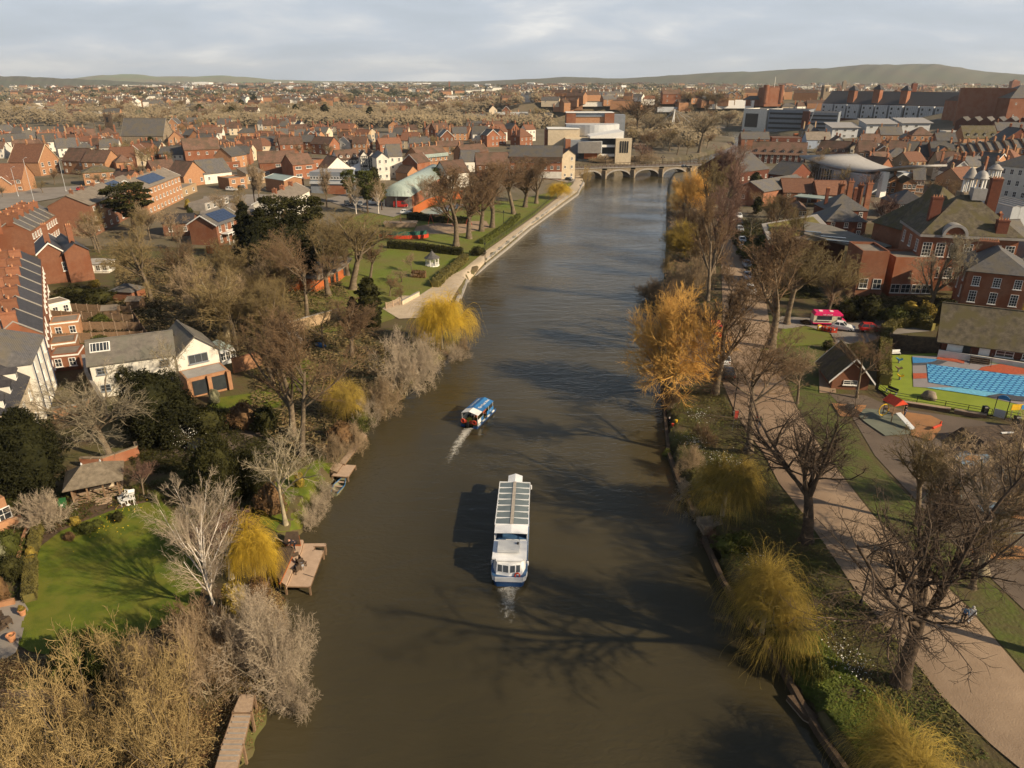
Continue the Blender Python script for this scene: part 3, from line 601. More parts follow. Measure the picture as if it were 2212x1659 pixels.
# conifers, yews
EV='dark evergreens on the left bank'
for kd,u,v,vt,w_,nm,lb in[
('pine',290,500,395,105,'black_pine','black pine standing before the brown brick terrace'),
('conifer',548,620,436,100,'conifer','tall dark conifer left of the white gabled workshop'),
('conifer',580,625,450,110,'conifer','pointed dark conifer in front of the white gabled workshop'),
('pine',612,570,424,90,'black_pine','wide black pine in front of the brown roofed workshops'),
('pine',668,560,424,96,'black_pine','wide black pine overlooking the left park'),
('yew',640,620,470,140,'yew_tree','dark mass of yew below the black pines'),
('yew',585,640,490,140,'yew_tree','dark yew in deep shade left of the timber building'),
('column',800,708,598,62,'conifer','pointed green conifer beside the garden gate'),
('conifer',765,700,640,50,'conifer','dark small conifer behind the pointed green one'),
('yew',78,1068,895,165,'holly_tree','broad dark holly at the left edge below the white gabled terrace'),
('yew',348,955,808,165,'yew_tree','broad black yew directly below the cottage windows'),
('round',478,1090,955,125,'holly_tree','rounded dark holly beside the shaded drive'),
('round',545,1075,980,80,'holly_tree','dark ivy covered bush left of the pale slender tree'),
('column',419,930,872,36,'cypress','small grey green cypress beside the black yew'),
('round',270,845,780,70,'holly_tree','dark bush against the cottage annex'),
('yew',900,470,458,30,'yew_tree','low dark shrub by the tennis court'),
('conifer',150,330,300,20,'conifer','small dark conifer between the slate roofs behind the brick school'),
]:
 T(kd,u,v,vt,w_,lb,name=nm,group=EV,twig='leaf_grey' if nm=='cypress' else None)
 # shrubs by the water
SB='bare shrubs along the water'
for i,(kd,u,v,vt,w_)in enumerate([('scrub',870,850,700,130),('scrub',915,800,715,90),('scrubtan',835,905,790,90),('scrub',790,930,850,80),('scrubtan',765,985,905,75),('scrub',985,790,735,60),('scrubtan',1000,765,720,40),
('scrub',690,1125,1055,70),('scrub',670,1150,1090,60),('scrub',705,1085,1030,50),('scrubtan',725,1000,930,70),('scrub',590,1500,1260,200),('scrub',560,1420,1245,170),('scrub',640,1440,1330,110),('scrub',620,1540,1400,140),('scrubtan',450,1500,1290,190),('scrubbrown',450,1420,1270,170),
('scrubgold',300,1600,1340,260),('scrubgold',160,1700,1440,300),('scrubgold',375,1680,1430,230),('scrubgold',60,1760,1520,300),('scrubtan',350,1530,1340,170)]):
 T(kd,u,v,vt,w_,'%s %s twigged bare shrub of the left bank, counting from the golden willow down'%(ordn(i),{'scrub':'grey','scrubtan':'tan','scrubbrown':'brown','scrubgold':'golden','scrubolive':'olive'}[kd]),name='bare_shrub',cat='shrub',group=SB,bark='bark_pale' if i<17 else 'bark')
for i,(kd,u,v,vt,w_,tw)in enumerate([('scrub',1500,640,535,90,'twig_tan'),('scrub',1470,620,560,60,'twig_tan'),('scrub',1450,660,600,60,'twig_brown'),('scrub',1480,500,420,90,'twig_brown'),('scrub',1460,450,400,50,'twig_gold'),('scrub',1520,560,480,70,'twig_brown'),('scrub',1465,540,480,50,'twig_brown'),('scrub',1440,590,540,30,'twig_gold'),
('scrub',1455,880,830,50,'twig_brown'),('scrubtan',1490,1010,955,70,None),('scrubbrown',1480,1075,1030,50,'twig_grey'),('scrub',1500,1130,1090,40,None),('scrubbrown',1520,955,905,60,None),('scrub',1265,398,352,28,'twig_gold'),('scrubtan',1530,1180,1140,60,'twig_purple')]):
 T(kd,u,v,vt,w_,'%s bare shrub down the right bank starting from the stone bridge'%ordn([6,5,7,1,0,4,3,2+0,8,10,11,12,9,13,14][i]),name='bare_shrub',cat='shrub',group='bare shrubs on the right bank',twig=tw)
 # trees between path and buildings on the right, tall ones by the bank
GQ='tall bare trees by the row of parked cars'
for i,(k,u,v,vt,w_,tw)in enumerate([('tall0',1528,650,420,95,None),('tall1',1540,590,400,90,'twig_purple'),('tall0',1550,540,350,85,'twig_purple'),('tall1',1522,500,330,80,None),('tall0',1560,470,320,80,'twig_purple'),('tall1',1580,430,300,80,'twig_purple'),('lime1',1570,700,540,80,None)]):
 T(k,u,v,vt,w_,'%s tall bare tree between the river and the parked cars, counted from the near end'%ordn([1,2,3,4,5,6,0][i]),group=GQ,twig=tw)
GT='bare trees in the museum gardens'
for i,(k,u,v,vt,w_,tw,lb)in enumerate([('lime2',1700,700,505,150,'twig_olive','wide bare tree in front of the sedum roofed building'),('tall1',1672,640,470,80,'twig_brown','bare tree behind the parked cars below the sedum roof'),('lime2',1785,690,540,120,'twig_olive','bare tree in front of the red brick tower block'),('tall0',2005,680,500,110,'bark_pale','pale barked bare tree before the domed hall'),
('birchred',1903,512,415,64,'twig_purple','reddish round topped bare tree behind the sedum roof'),('round0',1762,402,322,70,'twig_tan','bare tree against the glass front of the swimming baths'),('round0',1655,490,420,90,'twig_olive','bushy bare tree beside the gabled hall on the right bank'),('lime1',1850,860,700,120,'twig_brown','bare tree overhanging the slate gabled toilet block'),('round0',1895,740,700,50,'twig_brown','small twiggy tree by the red car'),
('round0',1700,470,410,70,'twig_brown','low bare tree in front of the green canopy'),('pale',1620,520,450,60,'twig_brown','thin bare tree at the end of the car row'),('tall1',2120,640,540,70,'twig_purple','bare tree between domed hall and the near brick house')]):
 T(k,u,v,vt,w_,lb,group=GT,twig=tw)
T('ball',103,1132,1052,92,'clipped ball of bare grey twigs beside the dark holly',name='ball_shrub',cat='shrub')
T('round0',312,1075,985,80,'reddish twiggy garden tree right of the summerhouse',twig='twig_purple')
T('scrubgold',395,1180,1105,60,'low tan shrub left of the white birch',name='bare_shrub',cat='shrub',twig='twig_tan')
# ---------------------------------------------------------------- building kit
WM={}
def win_mesh(w_,h_,near,bars=(1,1),fr='white_paint'):
 k=(round(w_,1),round(h_,1),near,bars,fr)
 if k in WM:return WM[k]
 a=MB();t=.09 if not near else.08
 a.box((0,-.03,h_/2),(w_-.16,.02,h_-.16),mi=1)if not near else None
 for s in(-1,1):a.box((s*(w_/2-t/2),-.03,h_/2),(t,.10,h_))
 a.box((0,-.03,t/2),(w_-2*t,.10,t));a.box((0,-.03,h_-t/2),(w_-2*t,.10,t));a.box((0,-.09,-.05),(w_+.2,.24,.10))
 for i in range(bars[0]):x=-w_/2+w_*(i+1)/(bars[0]+1);a.box((x,-.035,h_/2),(.05,.07,h_-2*t))
 for i in range(bars[1]):z=h_*(i+1)/(bars[1]+1);a.box((0,-.038,z),(w_-2*t,.06,.05))
 me=a.mesh('window',[fr,'glass_dark']);pn=None
 if near:pn=MB().box((0,-.02,h_/2),(w_-.1,.03,h_-.1)).mesh('pane','glass_dark')
 WM[k]=(me,pn);return WM[k]
def add_windows(e_,face,W,D,H,rows,cols,w_=1.0,h_=1.4,near=False,skip=0.0,z0=None,bars=(1,1),fr='white_paint',x0=0.0,x1=1.0,dz=0.0,door=False):
 me,pn=win_mesh(w_,h_,near,bars,fr)
 L=W if face in 'fb' else D;n_=0
 for r_ in range(rows):
  z=(H/rows)*(r_+.5)-h_/2+.12+dz if z0 is None else z0+r_*((H-z0)/max(rows,1))
  for c in range(cols):
   if random.random()<skip:continue
   s=L*(x0+(x1-x0)*(c+.5)/cols)
   if face=='f':loc,rz=(-W/2+s,-.02,z),0
   elif face=='r':loc,rz=(W/2+.02,s,z),math.pi/2
   elif face=='b':loc,rz=(-W/2+s,D+.02,z),math.pi
   else:loc,rz=(-W/2-.02,s,z),-math.pi/2
   if door and r_==0 and c==cols//2:
    a=MB();a.box((0,-.03,1.05),(1.0,.08,2.1));a.box((0,-.06,1.05),(1.25,.05,2.3),mi=1)if False else None
    link('door',a.mesh('door',random.choice(['white_paint','black_paint','solar'])),e_,(loc[0],loc[1],.05),(0,0,rz));continue
   wo=link('window',me,e_,loc,(0,0,rz))
   if pn:link('pane',pn,wo)
CHM={}
def chimney_mesh(h_,d=(.9,.65),pots=3,wall='brick_red'):
 k=(round(h_,1),d,pots,wall)
 if k in CHM:return CHM[k]
 a=MB();a.box((0,0,h_/2-.6),(d[0],d[1],h_+1.2));a.box((0,0,h_-.02),(d[0]+.16,d[1]+.16,.2));a.box((0,0,h_+.13),(d[0]+.04,d[1]+.04,.1))
 for i in range(pots):a.lathe([(.12,h_+.15),(.15,h_+.2),(.10,h_+.55),(.12,h_+.6)],((i-(pots-1)/2)*d[0]/max(pots,1),0,0),6,mi=1)
 CHM[k]=a.mesh('chimney',[wall,'clay_pot']);return CHM[k]
PLACED=[]
def roofz(kind,W,D,H,rise,x,y):
 if kind=='g':return H+rise*(1-abs(y-D/2)/(D/2))
 if kind=='x':return H+rise*(1-abs(x)/(W/2))
 if kind=='h':m=min(W,D)/2;return H+rise*min(1,min(y,D-y)/m,(W/2-abs(x))/m)
 return H
def house(A=None,B=None,H=6.0,D=9.0,kind='g',wall='brick_red',roof='slate',pitch=38,label=None,cat='house',name='house',group=None,ch=(),win=((2,3),),side=None,sw=(2,2),
near=False,at=None,W=None,rot=0.0,over=.3,barge=None,chh=1.4,wsize=(1.0,1.35),skip=.08,dorm=0,sky=0,bars=(1,1),base=None,fr='white_paint',door=False,pots=3,chd=(.9,.65),parapet=.5,rise=None,deep=2.5,band=None,hasroof=True):
 """A, B: pixels of the two ends of the visible eave; or base=(Apix, Bpix, veave) with the feet of the wall; or at/W/rot in metres"""
 if base:
  pa=P(*base[0]);H=Hv(pa,base[2]);q=onz(base[1][0],base[1][1],pa.z);pb=Vector(q);z=pa.z
 elif A:
  pa=P(A[0],A[1],H);pb=Vector(onz(B[0],B[1],pa.z));z=pa.z-H
 if at is None:
  d=pb-pa;W=math.hypot(d.x,d.y);yaw=math.atan2(d.y,d.x);c=Vector(((pa.x+pb.x)/2,(pa.y+pb.y)/2,z))
 else:c=Vector(at);yaw=rot
 e_=empty(name,c,yaw,label,cat,group)
 e_['w']=round(W,2)
 nvec=Vector((-math.sin(yaw),math.cos(yaw),0));PLACED.append((c.x+nvec.x*D/2,c.y+nvec.y*D/2,math.hypot(W,D)/2))
 rise=rise if rise is not None else{'g':D/2,'x':W/2,'h':min(W,D)/2,'f':0,'m':0}[kind]*math.tan(R(pitch))
 a=MB();z0=-deep
 if kind=='g':
  for s in(-1,):
   pr=[(0,z0),(D,z0),(D,H),(D/2,H+rise-.05),(0,H)]
   vs=[(-W/2,y,z_)for y,z_ in pr]+[(W/2,y,z_)for y,z_ in pr]
   a.add(vs,[(0,4,3,2,1),(5,6,7,8,9),(0,5,9,4),(1,2,7,6),(0,1,6,5)])
 elif kind=='x':
  pr=[(-W/2,z0),(W/2,z0),(W/2,H),(0,H+rise-.05),(-W/2,H)]
  vs=[(x,0,z_)for x,z_ in pr]+[(x,D,z_)for x,z_ in pr]
  a.add(vs,[(0,1,2,3,4),(9,8,7,6,5),(0,4,9,5),(1,6,7,2),(0,5,6,1)])
 elif kind=='m':
  rise=rise or D*math.tan(R(pitch if pitch!=38 else 10))
  vs=[(x,y,z_)for x in(-W/2,W/2)for y,z_ in((0,z0),(D,z0),(D,H+rise),(0,H))]
  a.add(vs,[(0,3,2,1),(4,5,6,7),(0,4,7,3),(1,2,6,5),(0,1,5,4)])
 else:a.box((0,D/2,(H+z0)/2),(W,D,H-z0))
 if kind=='f' and parapet:
  for s in(-1,1):a.box((s*(W/2-.12),D/2,H+parapet/2),(.24,D,parapet));a.box((0,D/2+s*(D/2-.12),H+parapet/2),(W-.48,.24,parapet))
 link('wall',a.mesh('wall',wall),e_)
 r_=MB();t=.14;o_=over
 if kind=='g':
  sl=rise/(D/2)
  for s in(-1,1):
   y0,y1=(-o_,D/2)if s<0 else(D+o_,D/2);za,zb=H-o_*sl,H+rise;wx=W/2+(o_ if barge or over>.1 else.0)
   vs=[(-wx,y0,za),(wx,y0,za),(wx,y1,zb),(-wx,y1,zb),(-wx,y0,za+t),(wx,y0,za+t),(wx,y1,zb+t),(-wx,y1,zb+t)]
   f_=[(0,3,2,1),(4,5,6,7),(0,1,5,4),(1,2,6,5),(2,3,7,6),(3,0,4,7)];r_.add(vs,f_ if s<0 else[q[::-1]for q in f_])
  r_.box((0,D/2,H+rise+t+.02),(2*wx-.02,.28,.14))
 elif kind=='x':
  sl=rise/(W/2)
  for s in(-1,1):
   x0=s*(W/2+o_);za,zb=H-o_*sl,H+rise;ya,yb=-o_,D+o_
   vs=[(x0,ya,za),(0,ya,zb),(0,yb,zb),(x0,yb,za),(x0,ya,za+t),(0,ya,zb+t),(0,yb,zb+t),(x0,yb,za+t)]
   f_=[(0,3,2,1),(4,5,6,7),(0,1,5,4),(1,2,6,5),(2,3,7,6),(3,0,4,7)];r_.add(vs,f_ if s<0 else[q[::-1]for q in f_])
  r_.box((0,D/2,H+rise+t+.02),(.28,D+2*o_-.02,.14))
 elif kind=='h':
  m=min(W,D)/2+o_;x,y0,y1=W/2+o_,-o_,D+o_;zt=H+rise+t
  rg=[(-x+m,(y0+y1)/2,zt),(x-m,(y0+y1)/2,zt)]if W>=D else[(0,y0+m,zt),(0,y1-m,zt)]
  vs=[(-x,y0,H),(x,y0,H),(x,y1,H),(-x,y1,H)]+rg
  r_.add(vs,[(0,3,2,1),(0,1,5,4),(1,2,5),(2,3,4,5),(3,0,4)]if W>=D else[(0,3,2,1),(0,1,4),(1,2,5,4),(2,3,5),(3,0,4,5)])
  r_.box((0,D/2,H-.06),(2*x-.05,D+2*o_-.05,.1))
 elif kind=='m':
  vs=[(-W/2-o_,-o_,H),(W/2+o_,-o_,H),(W/2+o_,D+o_,H+rise+.02),(-W/2-o_,D+o_,H+rise+.02)];vs+=[(p[0],p[1],p[2]+.25)for p in vs]
  r_.add(vs,[(0,3,2,1),(4,5,6,7),(0,1,5,4),(1,2,6,5),(2,3,7,6),(3,0,4,7)])
 else:r_.box((0,D/2,H+.06),(W-.5,D-.5,.12))
 ro=None
 if hasroof:
  ro=link('roof',r_.mesh('roof',roof),e_)
 if barge and kind in 'gx':
  b_=MB();
  if kind=='x':
   for yy in(-o_-.03,D+o_+.03):
    for s in(-1,1):b_.add([(s*(W/2+o_),yy-.04,H-o_*sl-.1),(0,yy-.04,H+rise-.1),(0,yy-.04,H+rise+.22),(s*(W/2+o_),yy-.04,H-o_*sl+.22),(s*(W/2+o_),yy+.04,H-o_*sl-.1),(0,yy+.04,H+rise-.1),(0,yy+.04,H+rise+.22),(s*(W/2+o_),yy+.04,H-o_*sl+.22)],[(0,1,2,3),(7,6,5,4),(0,4,5,1),(3,2,6,7),(0,3,7,4)])
  else:
   for xx in(-W/2-o_-.03,W/2+o_+.03):
    for y0,y1 in((-o_,D/2),(D+o_,D/2)):b_.add([(xx-.04,y0,H-o_*sl-.1),(xx-.04,y1,H+rise-.1),(xx-.04,y1,H+rise+.22),(xx-.04,y0,H-o_*sl+.22),(xx+.04,y0,H-o_*sl-.1),(xx+.04,y1,H+rise-.1),(xx+.04,y1,H+rise+.22),(xx+.04,y0,H-o_*sl+.22)],[(0,1,2,3),(7,6,5,4),(0,4,5,1),(3,2,6,7),(0,3,7,4)])
  link('barge_board',b_.mesh('barge_board',barge),e_)
 for c_ in ch:
  tx,ty=(c_ if isinstance(c_,tuple)else(c_,.5))if kind!='x' else((c_ if isinstance(c_,tuple)else(.5,c_)))
  x,y=-W/2+W*tx,D*ty
  zr=roofz(kind,W,D,H,rise,x*.98,y);zt=H+rise+chh-zr
  link('chimney',chimney_mesh(zt,chd if kind!='g' else(chd[1],chd[0]),pots,'brick_red' if 'render' in wall or 'clad' in wall else wall),ro,(x,y,zr))
 if dorm and kind in 'gh':
  sl=rise/(D/2)if kind=='g' else math.tan(R(pitch))
  for i in range(dorm):
   x=-W/2+W*(i+.5)/dorm;yb=1.1;zb=H+yb*sl;a=MB();a.box((0,.9,.55),(1.3,1.8,1.3));
   a.add([(-.85,-.25,1.15),(.85,-.25,1.15),(.85,2.2,1.15),(-.85,2.2,1.15),(0,-.25,1.75),(0,2.2,1.75)],[(0,1,4),(1,2,5,4),(3,0,4,5),(0,3,2,1)],mi=1)
   a.box((0,-.02,.62),(1.0,.06,.9),mi=2);a.box((0,-.05,.62),(.75,.06,.65),mi=3)
   link('dormer',a.mesh('dormer',['render_white' if 'render' in wall else roof,roof,'white_paint','glass_dark']),ro,(x,yb-.3,zb-.15))
 if sky and kind=='g':
  sl=math.atan(rise/(D/2))
  for i in range(sky):
   x=-W/2+W*(i+.5)/sky;yb=D*.27;a=MB();a.box((0,0,.03),(.8,1.1,.1));a.box((0,0,.07),(.6,.9,.08),mi=1)
   link('skylight',a.mesh('skylight',['white_paint','glass_dark']),ro,(x,yb,roofz('g',W,D,H,rise,0,yb)+t+.02),(sl,0,0))
 for i,wn in enumerate(win):
  if wn:add_windows(e_,'f',W,D,H,wn[0],wn[1],wsize[0],wsize[1],near,skip,bars=bars,fr=fr,door=door)
 if side:
  for s in side:add_windows(e_,s,W,D,H,sw[0],sw[1],wsize[0],wsize[1],near,skip,bars=bars,fr=fr)
 if band:
  a=MB();a.box((0,D/2,band[1]),(W+.12,D+.12,band[2]));link('band',a.mesh('band',band[0]),e_)
 return e_,W,D,H,rise,ro
def poly_wall(name,pts,h,th,m,label=None,cat='wall',group=None,world=False,posts=None,follow=True,zabs=None,cap=None,step=2.0,panel=None):
 """a wall, hedge or fence that follows pixels (or metres) along the ground"""
 pp=[Vector((p[0],p[1],0))for p in(pts if world else[P(*p)for p in pts])]
 c=pp[0].copy();c.z=hh(c.x,c.y);e_=empty(name,c,0,label,cat,group);a=MB();po=[];cp=MB()
 for i in range(len(pp)-1):
  d=pp[i+1]-pp[i];L=d.length;n_=max(1,int(L/step));u=d.normalized();q=Vector((-u.y,u.x,0))*th/2
  for j in range(n_):
   s,e2=pp[i]+d*(j/n_),pp[i]+d*((j+1)/n_);zs,ze=hh(s.x,s.y)-c.z,hh(e2.x,e2.y)-c.z
   if not follow:zs=ze=max(zs,ze)
   if zabs is not None:zs=ze=zabs-c.z-h
   s0,s1,e0,e1=s-q-c,s+q-c,e2-q-c,e2+q-c
   vs=[]
   for zz0,zz1 in((-.5,-.5),(h,h)):
    vs+=[(s0.x,s0.y,zs+zz0),(e0.x,e0.y,ze+zz0),(e1.x,e1.y,ze+zz1),(s1.x,s1.y,zs+zz1)]
   a.add(vs,[(3,2,1,0),(4,5,6,7),(0,1,5,4),(2,3,7,6),(1,2,6,5),(3,0,4,7)])
   if cap:
    k=q*1.35;s0,s1,e0,e1=s-k-c,s+k-c,e2-k-c,e2+k-c;vs=[]
    for zz in(h,h+.1):vs+=[(s0.x,s0.y,zs+zz),(e0.x,e0.y,ze+zz),(e1.x,e1.y,ze+zz),(s1.x,s1.y,zs+zz)]
    cp.add(vs,[(3,2,1,0),(4,5,6,7),(0,1,5,4),(2,3,7,6),(1,2,6,5),(3,0,4,7)])
   po.append((s-c,zs))
  po.append((pp[i+1]-c,hh(pp[i+1].x,pp[i+1].y)-c.z))
 e_z=link(panel or('panel' if posts else 'wall_body'),a.mesh(name,m),e_)
 if cap:link('coping',cp.mesh('coping',cap),e_)
 if posts:
  pm=MB().box((0,0,h/2),(.14,.14,h+.25)).mesh('post',posts)
  for p,z in po[:100]:link('post',pm,e_,(p.x,p.y,z))
 return e_
def railing(name,pts,label,h=1.1,m='black_paint',step=2.0,world=False,group=None,mid=(.35,.7)):
 pp=[Vector((p[0],p[1],0))for p in(pts if world else[P(*p)for p in pts])]
 c=pp[0].copy();c.z=hh(c.x,c.y);e_=empty(name,c,0,label,'railing',group);a=MB();ps=[]
 for i in range(len(pp)-1):
  d=pp[i+1]-pp[i];n_=max(1,int(d.length/step))
  for j in range(n_+1):
   p=pp[i]+d*(j/n_);ps.append(Vector((p.x-c.x,p.y-c.y,hh(p.x,p.y)-c.z)))
 for p,q in zip(ps,ps[1:]):
  for z in(h,)+tuple(h*k for k in mid):a.bar((p.x,p.y,p.z+z),(q.x,q.y,q.z+z),.035)
 link('rail',a.mesh('rail',m),e_);pm=MB().bar((0,0,-.3),(0,0,h),.045).mesh('post',m)
 for p in ps[:100]:link('post',pm,e_,p)
 return e_
 # ================================================================ left bank, near
def solar(e_,W,D,H,rise,x0,x1,n=4,label=None):
 sl=math.atan(rise/(D/2));a=MB();y=D*.25;L=(D/2)/math.cos(sl)*.72;w_=(x1-x0)
 for i in range(n):
  for j in range(2):a.box((x0+w_*(i+.5)/n,(j-.5)*L/2,0),(w_/n-.06,L/2-.06,.08))
 link('solar_panel',a.mesh('solar_panel','solar'),e_,(0,y,H+rise/2+.27),(sl,0,0))
h_=house((66,786),(94,724),8,9,'h','render_white','slate',34,'white painted end house of the near terrace with dark blue drainpipes',name='terraced_house',near=True,win=(),ch=((.1,.75),(.9,.75)),chd=(1.6,.8),pots=5,chh=1.2,over=.15)
add_windows(h_[0],'f',h_[1],h_[2],8,3,3,.8,1.3,True,0);dp=MB()
for x in(-.42,-.12,.16,.45):dp.bar((x*h_[1],-.1,0),(x*h_[1],-.1,7.9),.07)
link('drainpipe',dp.mesh('drainpipe','solar'),h_[0])
h_=house((26,905),(62,815),6.5,9,'g','render_cream','slate_dark',38,'cream house with dormers next below the white painted end house',name='terraced_house',near=True,win=((2,3),),dorm=3,ch=(.95,),over=.15)
def units(A,B,H,n,D,wall,roof,lab,pal=None,grp=None,**k):
 """a terrace: every house of it is a thing"""
 pa=P(A[0],A[1],H);pb=Vector(onz(B[0],B[1],pa.z));d=(pb-pa)/n;yaw=math.atan2(d.y,d.x)
 for i in range(n):
  c=pa+d*(i+.5);g_=hh(c.x,c.y)-c.z+H
  r_=house(at=(c.x,c.y,pa.z-H),W=d.length-.02,rot=yaw,H=H+(.0 if i%2 else.03),D=D,wall=wall[i%len(wall)]if isinstance(wall,list)else wall,roof=roof[i%len(roof)]if isinstance(roof,list)else roof,label=lab%ordn(i),group=grp,name='terraced_house',cat='terraced house',over=.02,**k)
  a=MB();e_,W,DD,HH,rise,ro=r_
  if rise:
   for y0,y1 in((0,DD/2),(DD,DD/2)):a.add([(-W/2-.12,y0,HH+.1),(-W/2-.12,y1,HH+rise+.1),(-W/2-.12,y1,HH+rise+.32),(-W/2-.12,y0,HH+.32),(-W/2+.12,y0,HH+.1),(-W/2+.12,y1,HH+rise+.1),(-W/2+.12,y1,HH+rise+.32),(-W/2+.12,y0,HH+.32)],[(0,1,2,3),(7,6,5,4),(3,2,6,7),(0,3,7,4)])
   link('parapet',a.mesh('parapet','concrete'),ro)
units((94,722),(88,562),7.6,7,6.4,'brick_red','slate_dark','%s brick house along the near terrace, counting away from the white one',grp='houses of the near brick terrace',near=False,win=((2,2),),ch=((.04,.56),(.04,.9)),chd=(1.9,.8),pots=5,chh=1.5,pitch=36)
units((66,500),(125,462),6.0,6,8,'brick_red','slate','%s brick house of the terrace beside the road, counting away from the tall twin chimneys',grp='houses of the second brick terrace',win=((2,2),),ch=((.05,.5),(.05,.85)),chd=(1.5,.75),pots=4,pitch=34)
h_=house((80,549),(137,543),6.8,14,'x','brick_red','slate_dark',40,'red brick gabled house with two very tall chimneys',near=True,win=(),side='r',sw=(2,2),ch=(.12,),chh=3.6,chd=(1.1,.7),barge='white_paint',fr='white_paint')
add_windows(h_[0],'f',h_[1],14,6.8,1,1,.8,2.0,True,0,x0=.8,x1=1.)
h_=house((138,546),(191,539),6.8,13,'x','brick_red','slate_dark',36,'red brick side wing of the house with tall chimneys',near=True,win=(),ch=(.2,),chh=3.4,chd=(1.1,.7),side='r',sw=(2,2))
h_=house((193,443),(306,396),8.6,11,'g','brick_brown','felt',26,'near brown brick three storey terrace with white windows',name='apartment_block',cat='apartment block',win=((3,9),),wsize=(1.3,1.2),ch=(.08,.25,.42,.6,.8),chh=.9,skip=0,pots=1,bars=(1,0));solar(*h_[:5],h_[1]*.08,h_[1]*.26,3)
h_=house((312,408),(388,379),8.6,11,'g','brick_orange','felt',26,'far brown brick three storey terrace with solar panels and pale gable',name='apartment_block',cat='apartment block',win=((3,10),),wsize=(1.2,1.2),ch=(.1,.26,.42,.6,.75,.9),chh=.9,skip=0,pots=1,barge='white_paint',bars=(1,0),side='r',sw=(3,1));solar(*h_[:5],-h_[1]*.3,h_[1]*.15,6)
house((393,410),(424,398),2.8,8,'f','brick_buff','felt',0,'low flat roofed extension with white railing at the end of the brown terrace',name='extension',cat='building',win=((1,2),),wsize=(1.6,1.3))
h_=house((407,484),(466,486),5.6,13,'x','brick_red','slate',30,'red brick house with white gable boards, solar roof and white balcony',near=True,win=(),barge='white_paint',side='r',sw=(2,4),wsize=(1.1,1.9),over=.5)
e_,W,D,H,rise,ro=h_;a=MB();a.box((W/2+1.1,D*.55,2.9),(2.2,D*.85,.2));
for i in range(6):a.box((W/2+2.1,D*(.15+.16*i),1.4),(.16,.16,2.9));
for z in(3.9,3.5):a.box((W/2+2.1,D*.55,z),(.08,D*.85,.08))
for i in range(24):a.box((W/2+2.1,D*(.14+.0355*i),3.45),(.05,.05,.9))
link('balcony',a.mesh('balcony','white_paint'),e_)
a=MB();sl=math.atan(rise/(W/2))
for i in range(4):
 for j in range(6):a.box(((i-1.5)*1.05,(j-2.5)*1.55,0),(1.0,1.5,.07))
link('solar_panel',a.mesh('solar_panel','solar'),ro,(W/4+.05,D*.5,H+rise/2+.28),(0,sl,0))
house((350,483),(414,481),3.6,9,'g','brick_brown','slate_dark',22,'low dark roofed wing beside the red house with white balcony',name='annex',cat='building',win=((1,2),))
house((547,441),(610,441),6.0,32,'x','render_white','felt',26,'white gabled workshop with a long brown roof behind the black pines',name='workshop',cat='building',win=(),side='r',sw=(1,6),barge='white_paint',ch=(.25,.5,.8),chh=1.2,pots=1,chd=(1.3,1.3),over=.5,wsize=(1.4,1.2))
# white cottage
CT=dict(near=True,fr='clad_grey')
h_=house((192,788),(374,764),5.2,7,'g','render_white','slate_pale',34,'long cream cottage wing with a worn grey slate roof',name='cottage',cat='cottage',win=((2,4),),wsize=(1.3,1.0),skip=.15,over=.35,**CT)
add=MB();sl=math.atan(h_[4]/3.5);add.box((0,0,0),(2.6,1.7,.12));add.box((0,0,.04),(2.3,1.4,.12),mi=1)
for i in range(5):add.box((-.9+.45*i,0,.11),(.06,1.4,.04))
link('skylight',add.mesh('skylight',['white_paint','glass_dark']),h_[5],(-h_[1]*.36,2.2,roofz('g',h_[1],7,5.2,h_[4],0,2.2)+.2),(sl,0,0))
house((262,800),(300,795),3.4,3.2,'m','render_cream','lead',12,'lean to dormer wing with lead roof on the cottage front',name='annex',cat='building',win=((1,2),),wsize=(1.0,1.0),**CT)
h_=house((380,771),(470,752),4.8,9,'x','render_white','slate_pale',40,'cream gable end of the cottage with one wide dark window',name='cottage',cat='cottage',win=(),over=.35,**CT)
add_windows(h_[0],'f',h_[1],9,4.6,1,1,2.8,1.4,True,0,z0=3.2,bars=(2,0),fr='clad_grey')
h_=house((403,822),(494,801),2.8,4,'f','brick_orange','lead',0,'flat roofed garden room with brick pillars below the cottage gable',name='garden_room',cat='building',win=(),parapet=.15,deep=1.0)
a=MB();W=h_[1];a.box((0,-.06,1.35),(W*.78,.1,2.2));link('opening',a.mesh('opening','glass_dark'),h_[0])
for x in(-.47,.0,.47):K('pillar',MB().box((x*W,-.3,1.45),(.55,.5,2.9)),'brick_orange',h_[0])
house((474,757),(505,748),2.6,4,'h','clad_light','metal_roof',30,'small green roofed conservatory behind the cottage gable',name='conservatory',cat='building',win=((1,3),),over=.1)
poly_wall('garden_wall',[(505,806),(567,790)],2.4,.3,'brick_orange','orange brick garden wall right of the cottage',cap='brick_brown')
poly_wall('garden_wall',[(188,800),(196,840),(234,905)],2.6,.35,'stone','tall grey garden wall running down from the cottage end',cap='concrete')
poly_wall('garden_wall',[(118,905),(170,898),(205,880)],1.6,.3,'brick_orange','low orange brick wall below the white painted end house',cap='concrete')
poly_wall('garden_wall',[(178,1010),(225,1010),(300,985),(296,975)],1.3,.3,'brick_red','broken red brick wall around the pollarded tree',cap='stone')
poly_wall('garden_wall',[(600,730),(735,690)],2.2,.3,'brick_buff','buff brick kitchen garden wall behind the greenhouse',cap='concrete')
poly_wall('garden_fence',[(448,548),(502,546)],2.0,.08,'orange_wood','bright orange timber fence below the white balcony',cat='fence',posts='orange_wood')
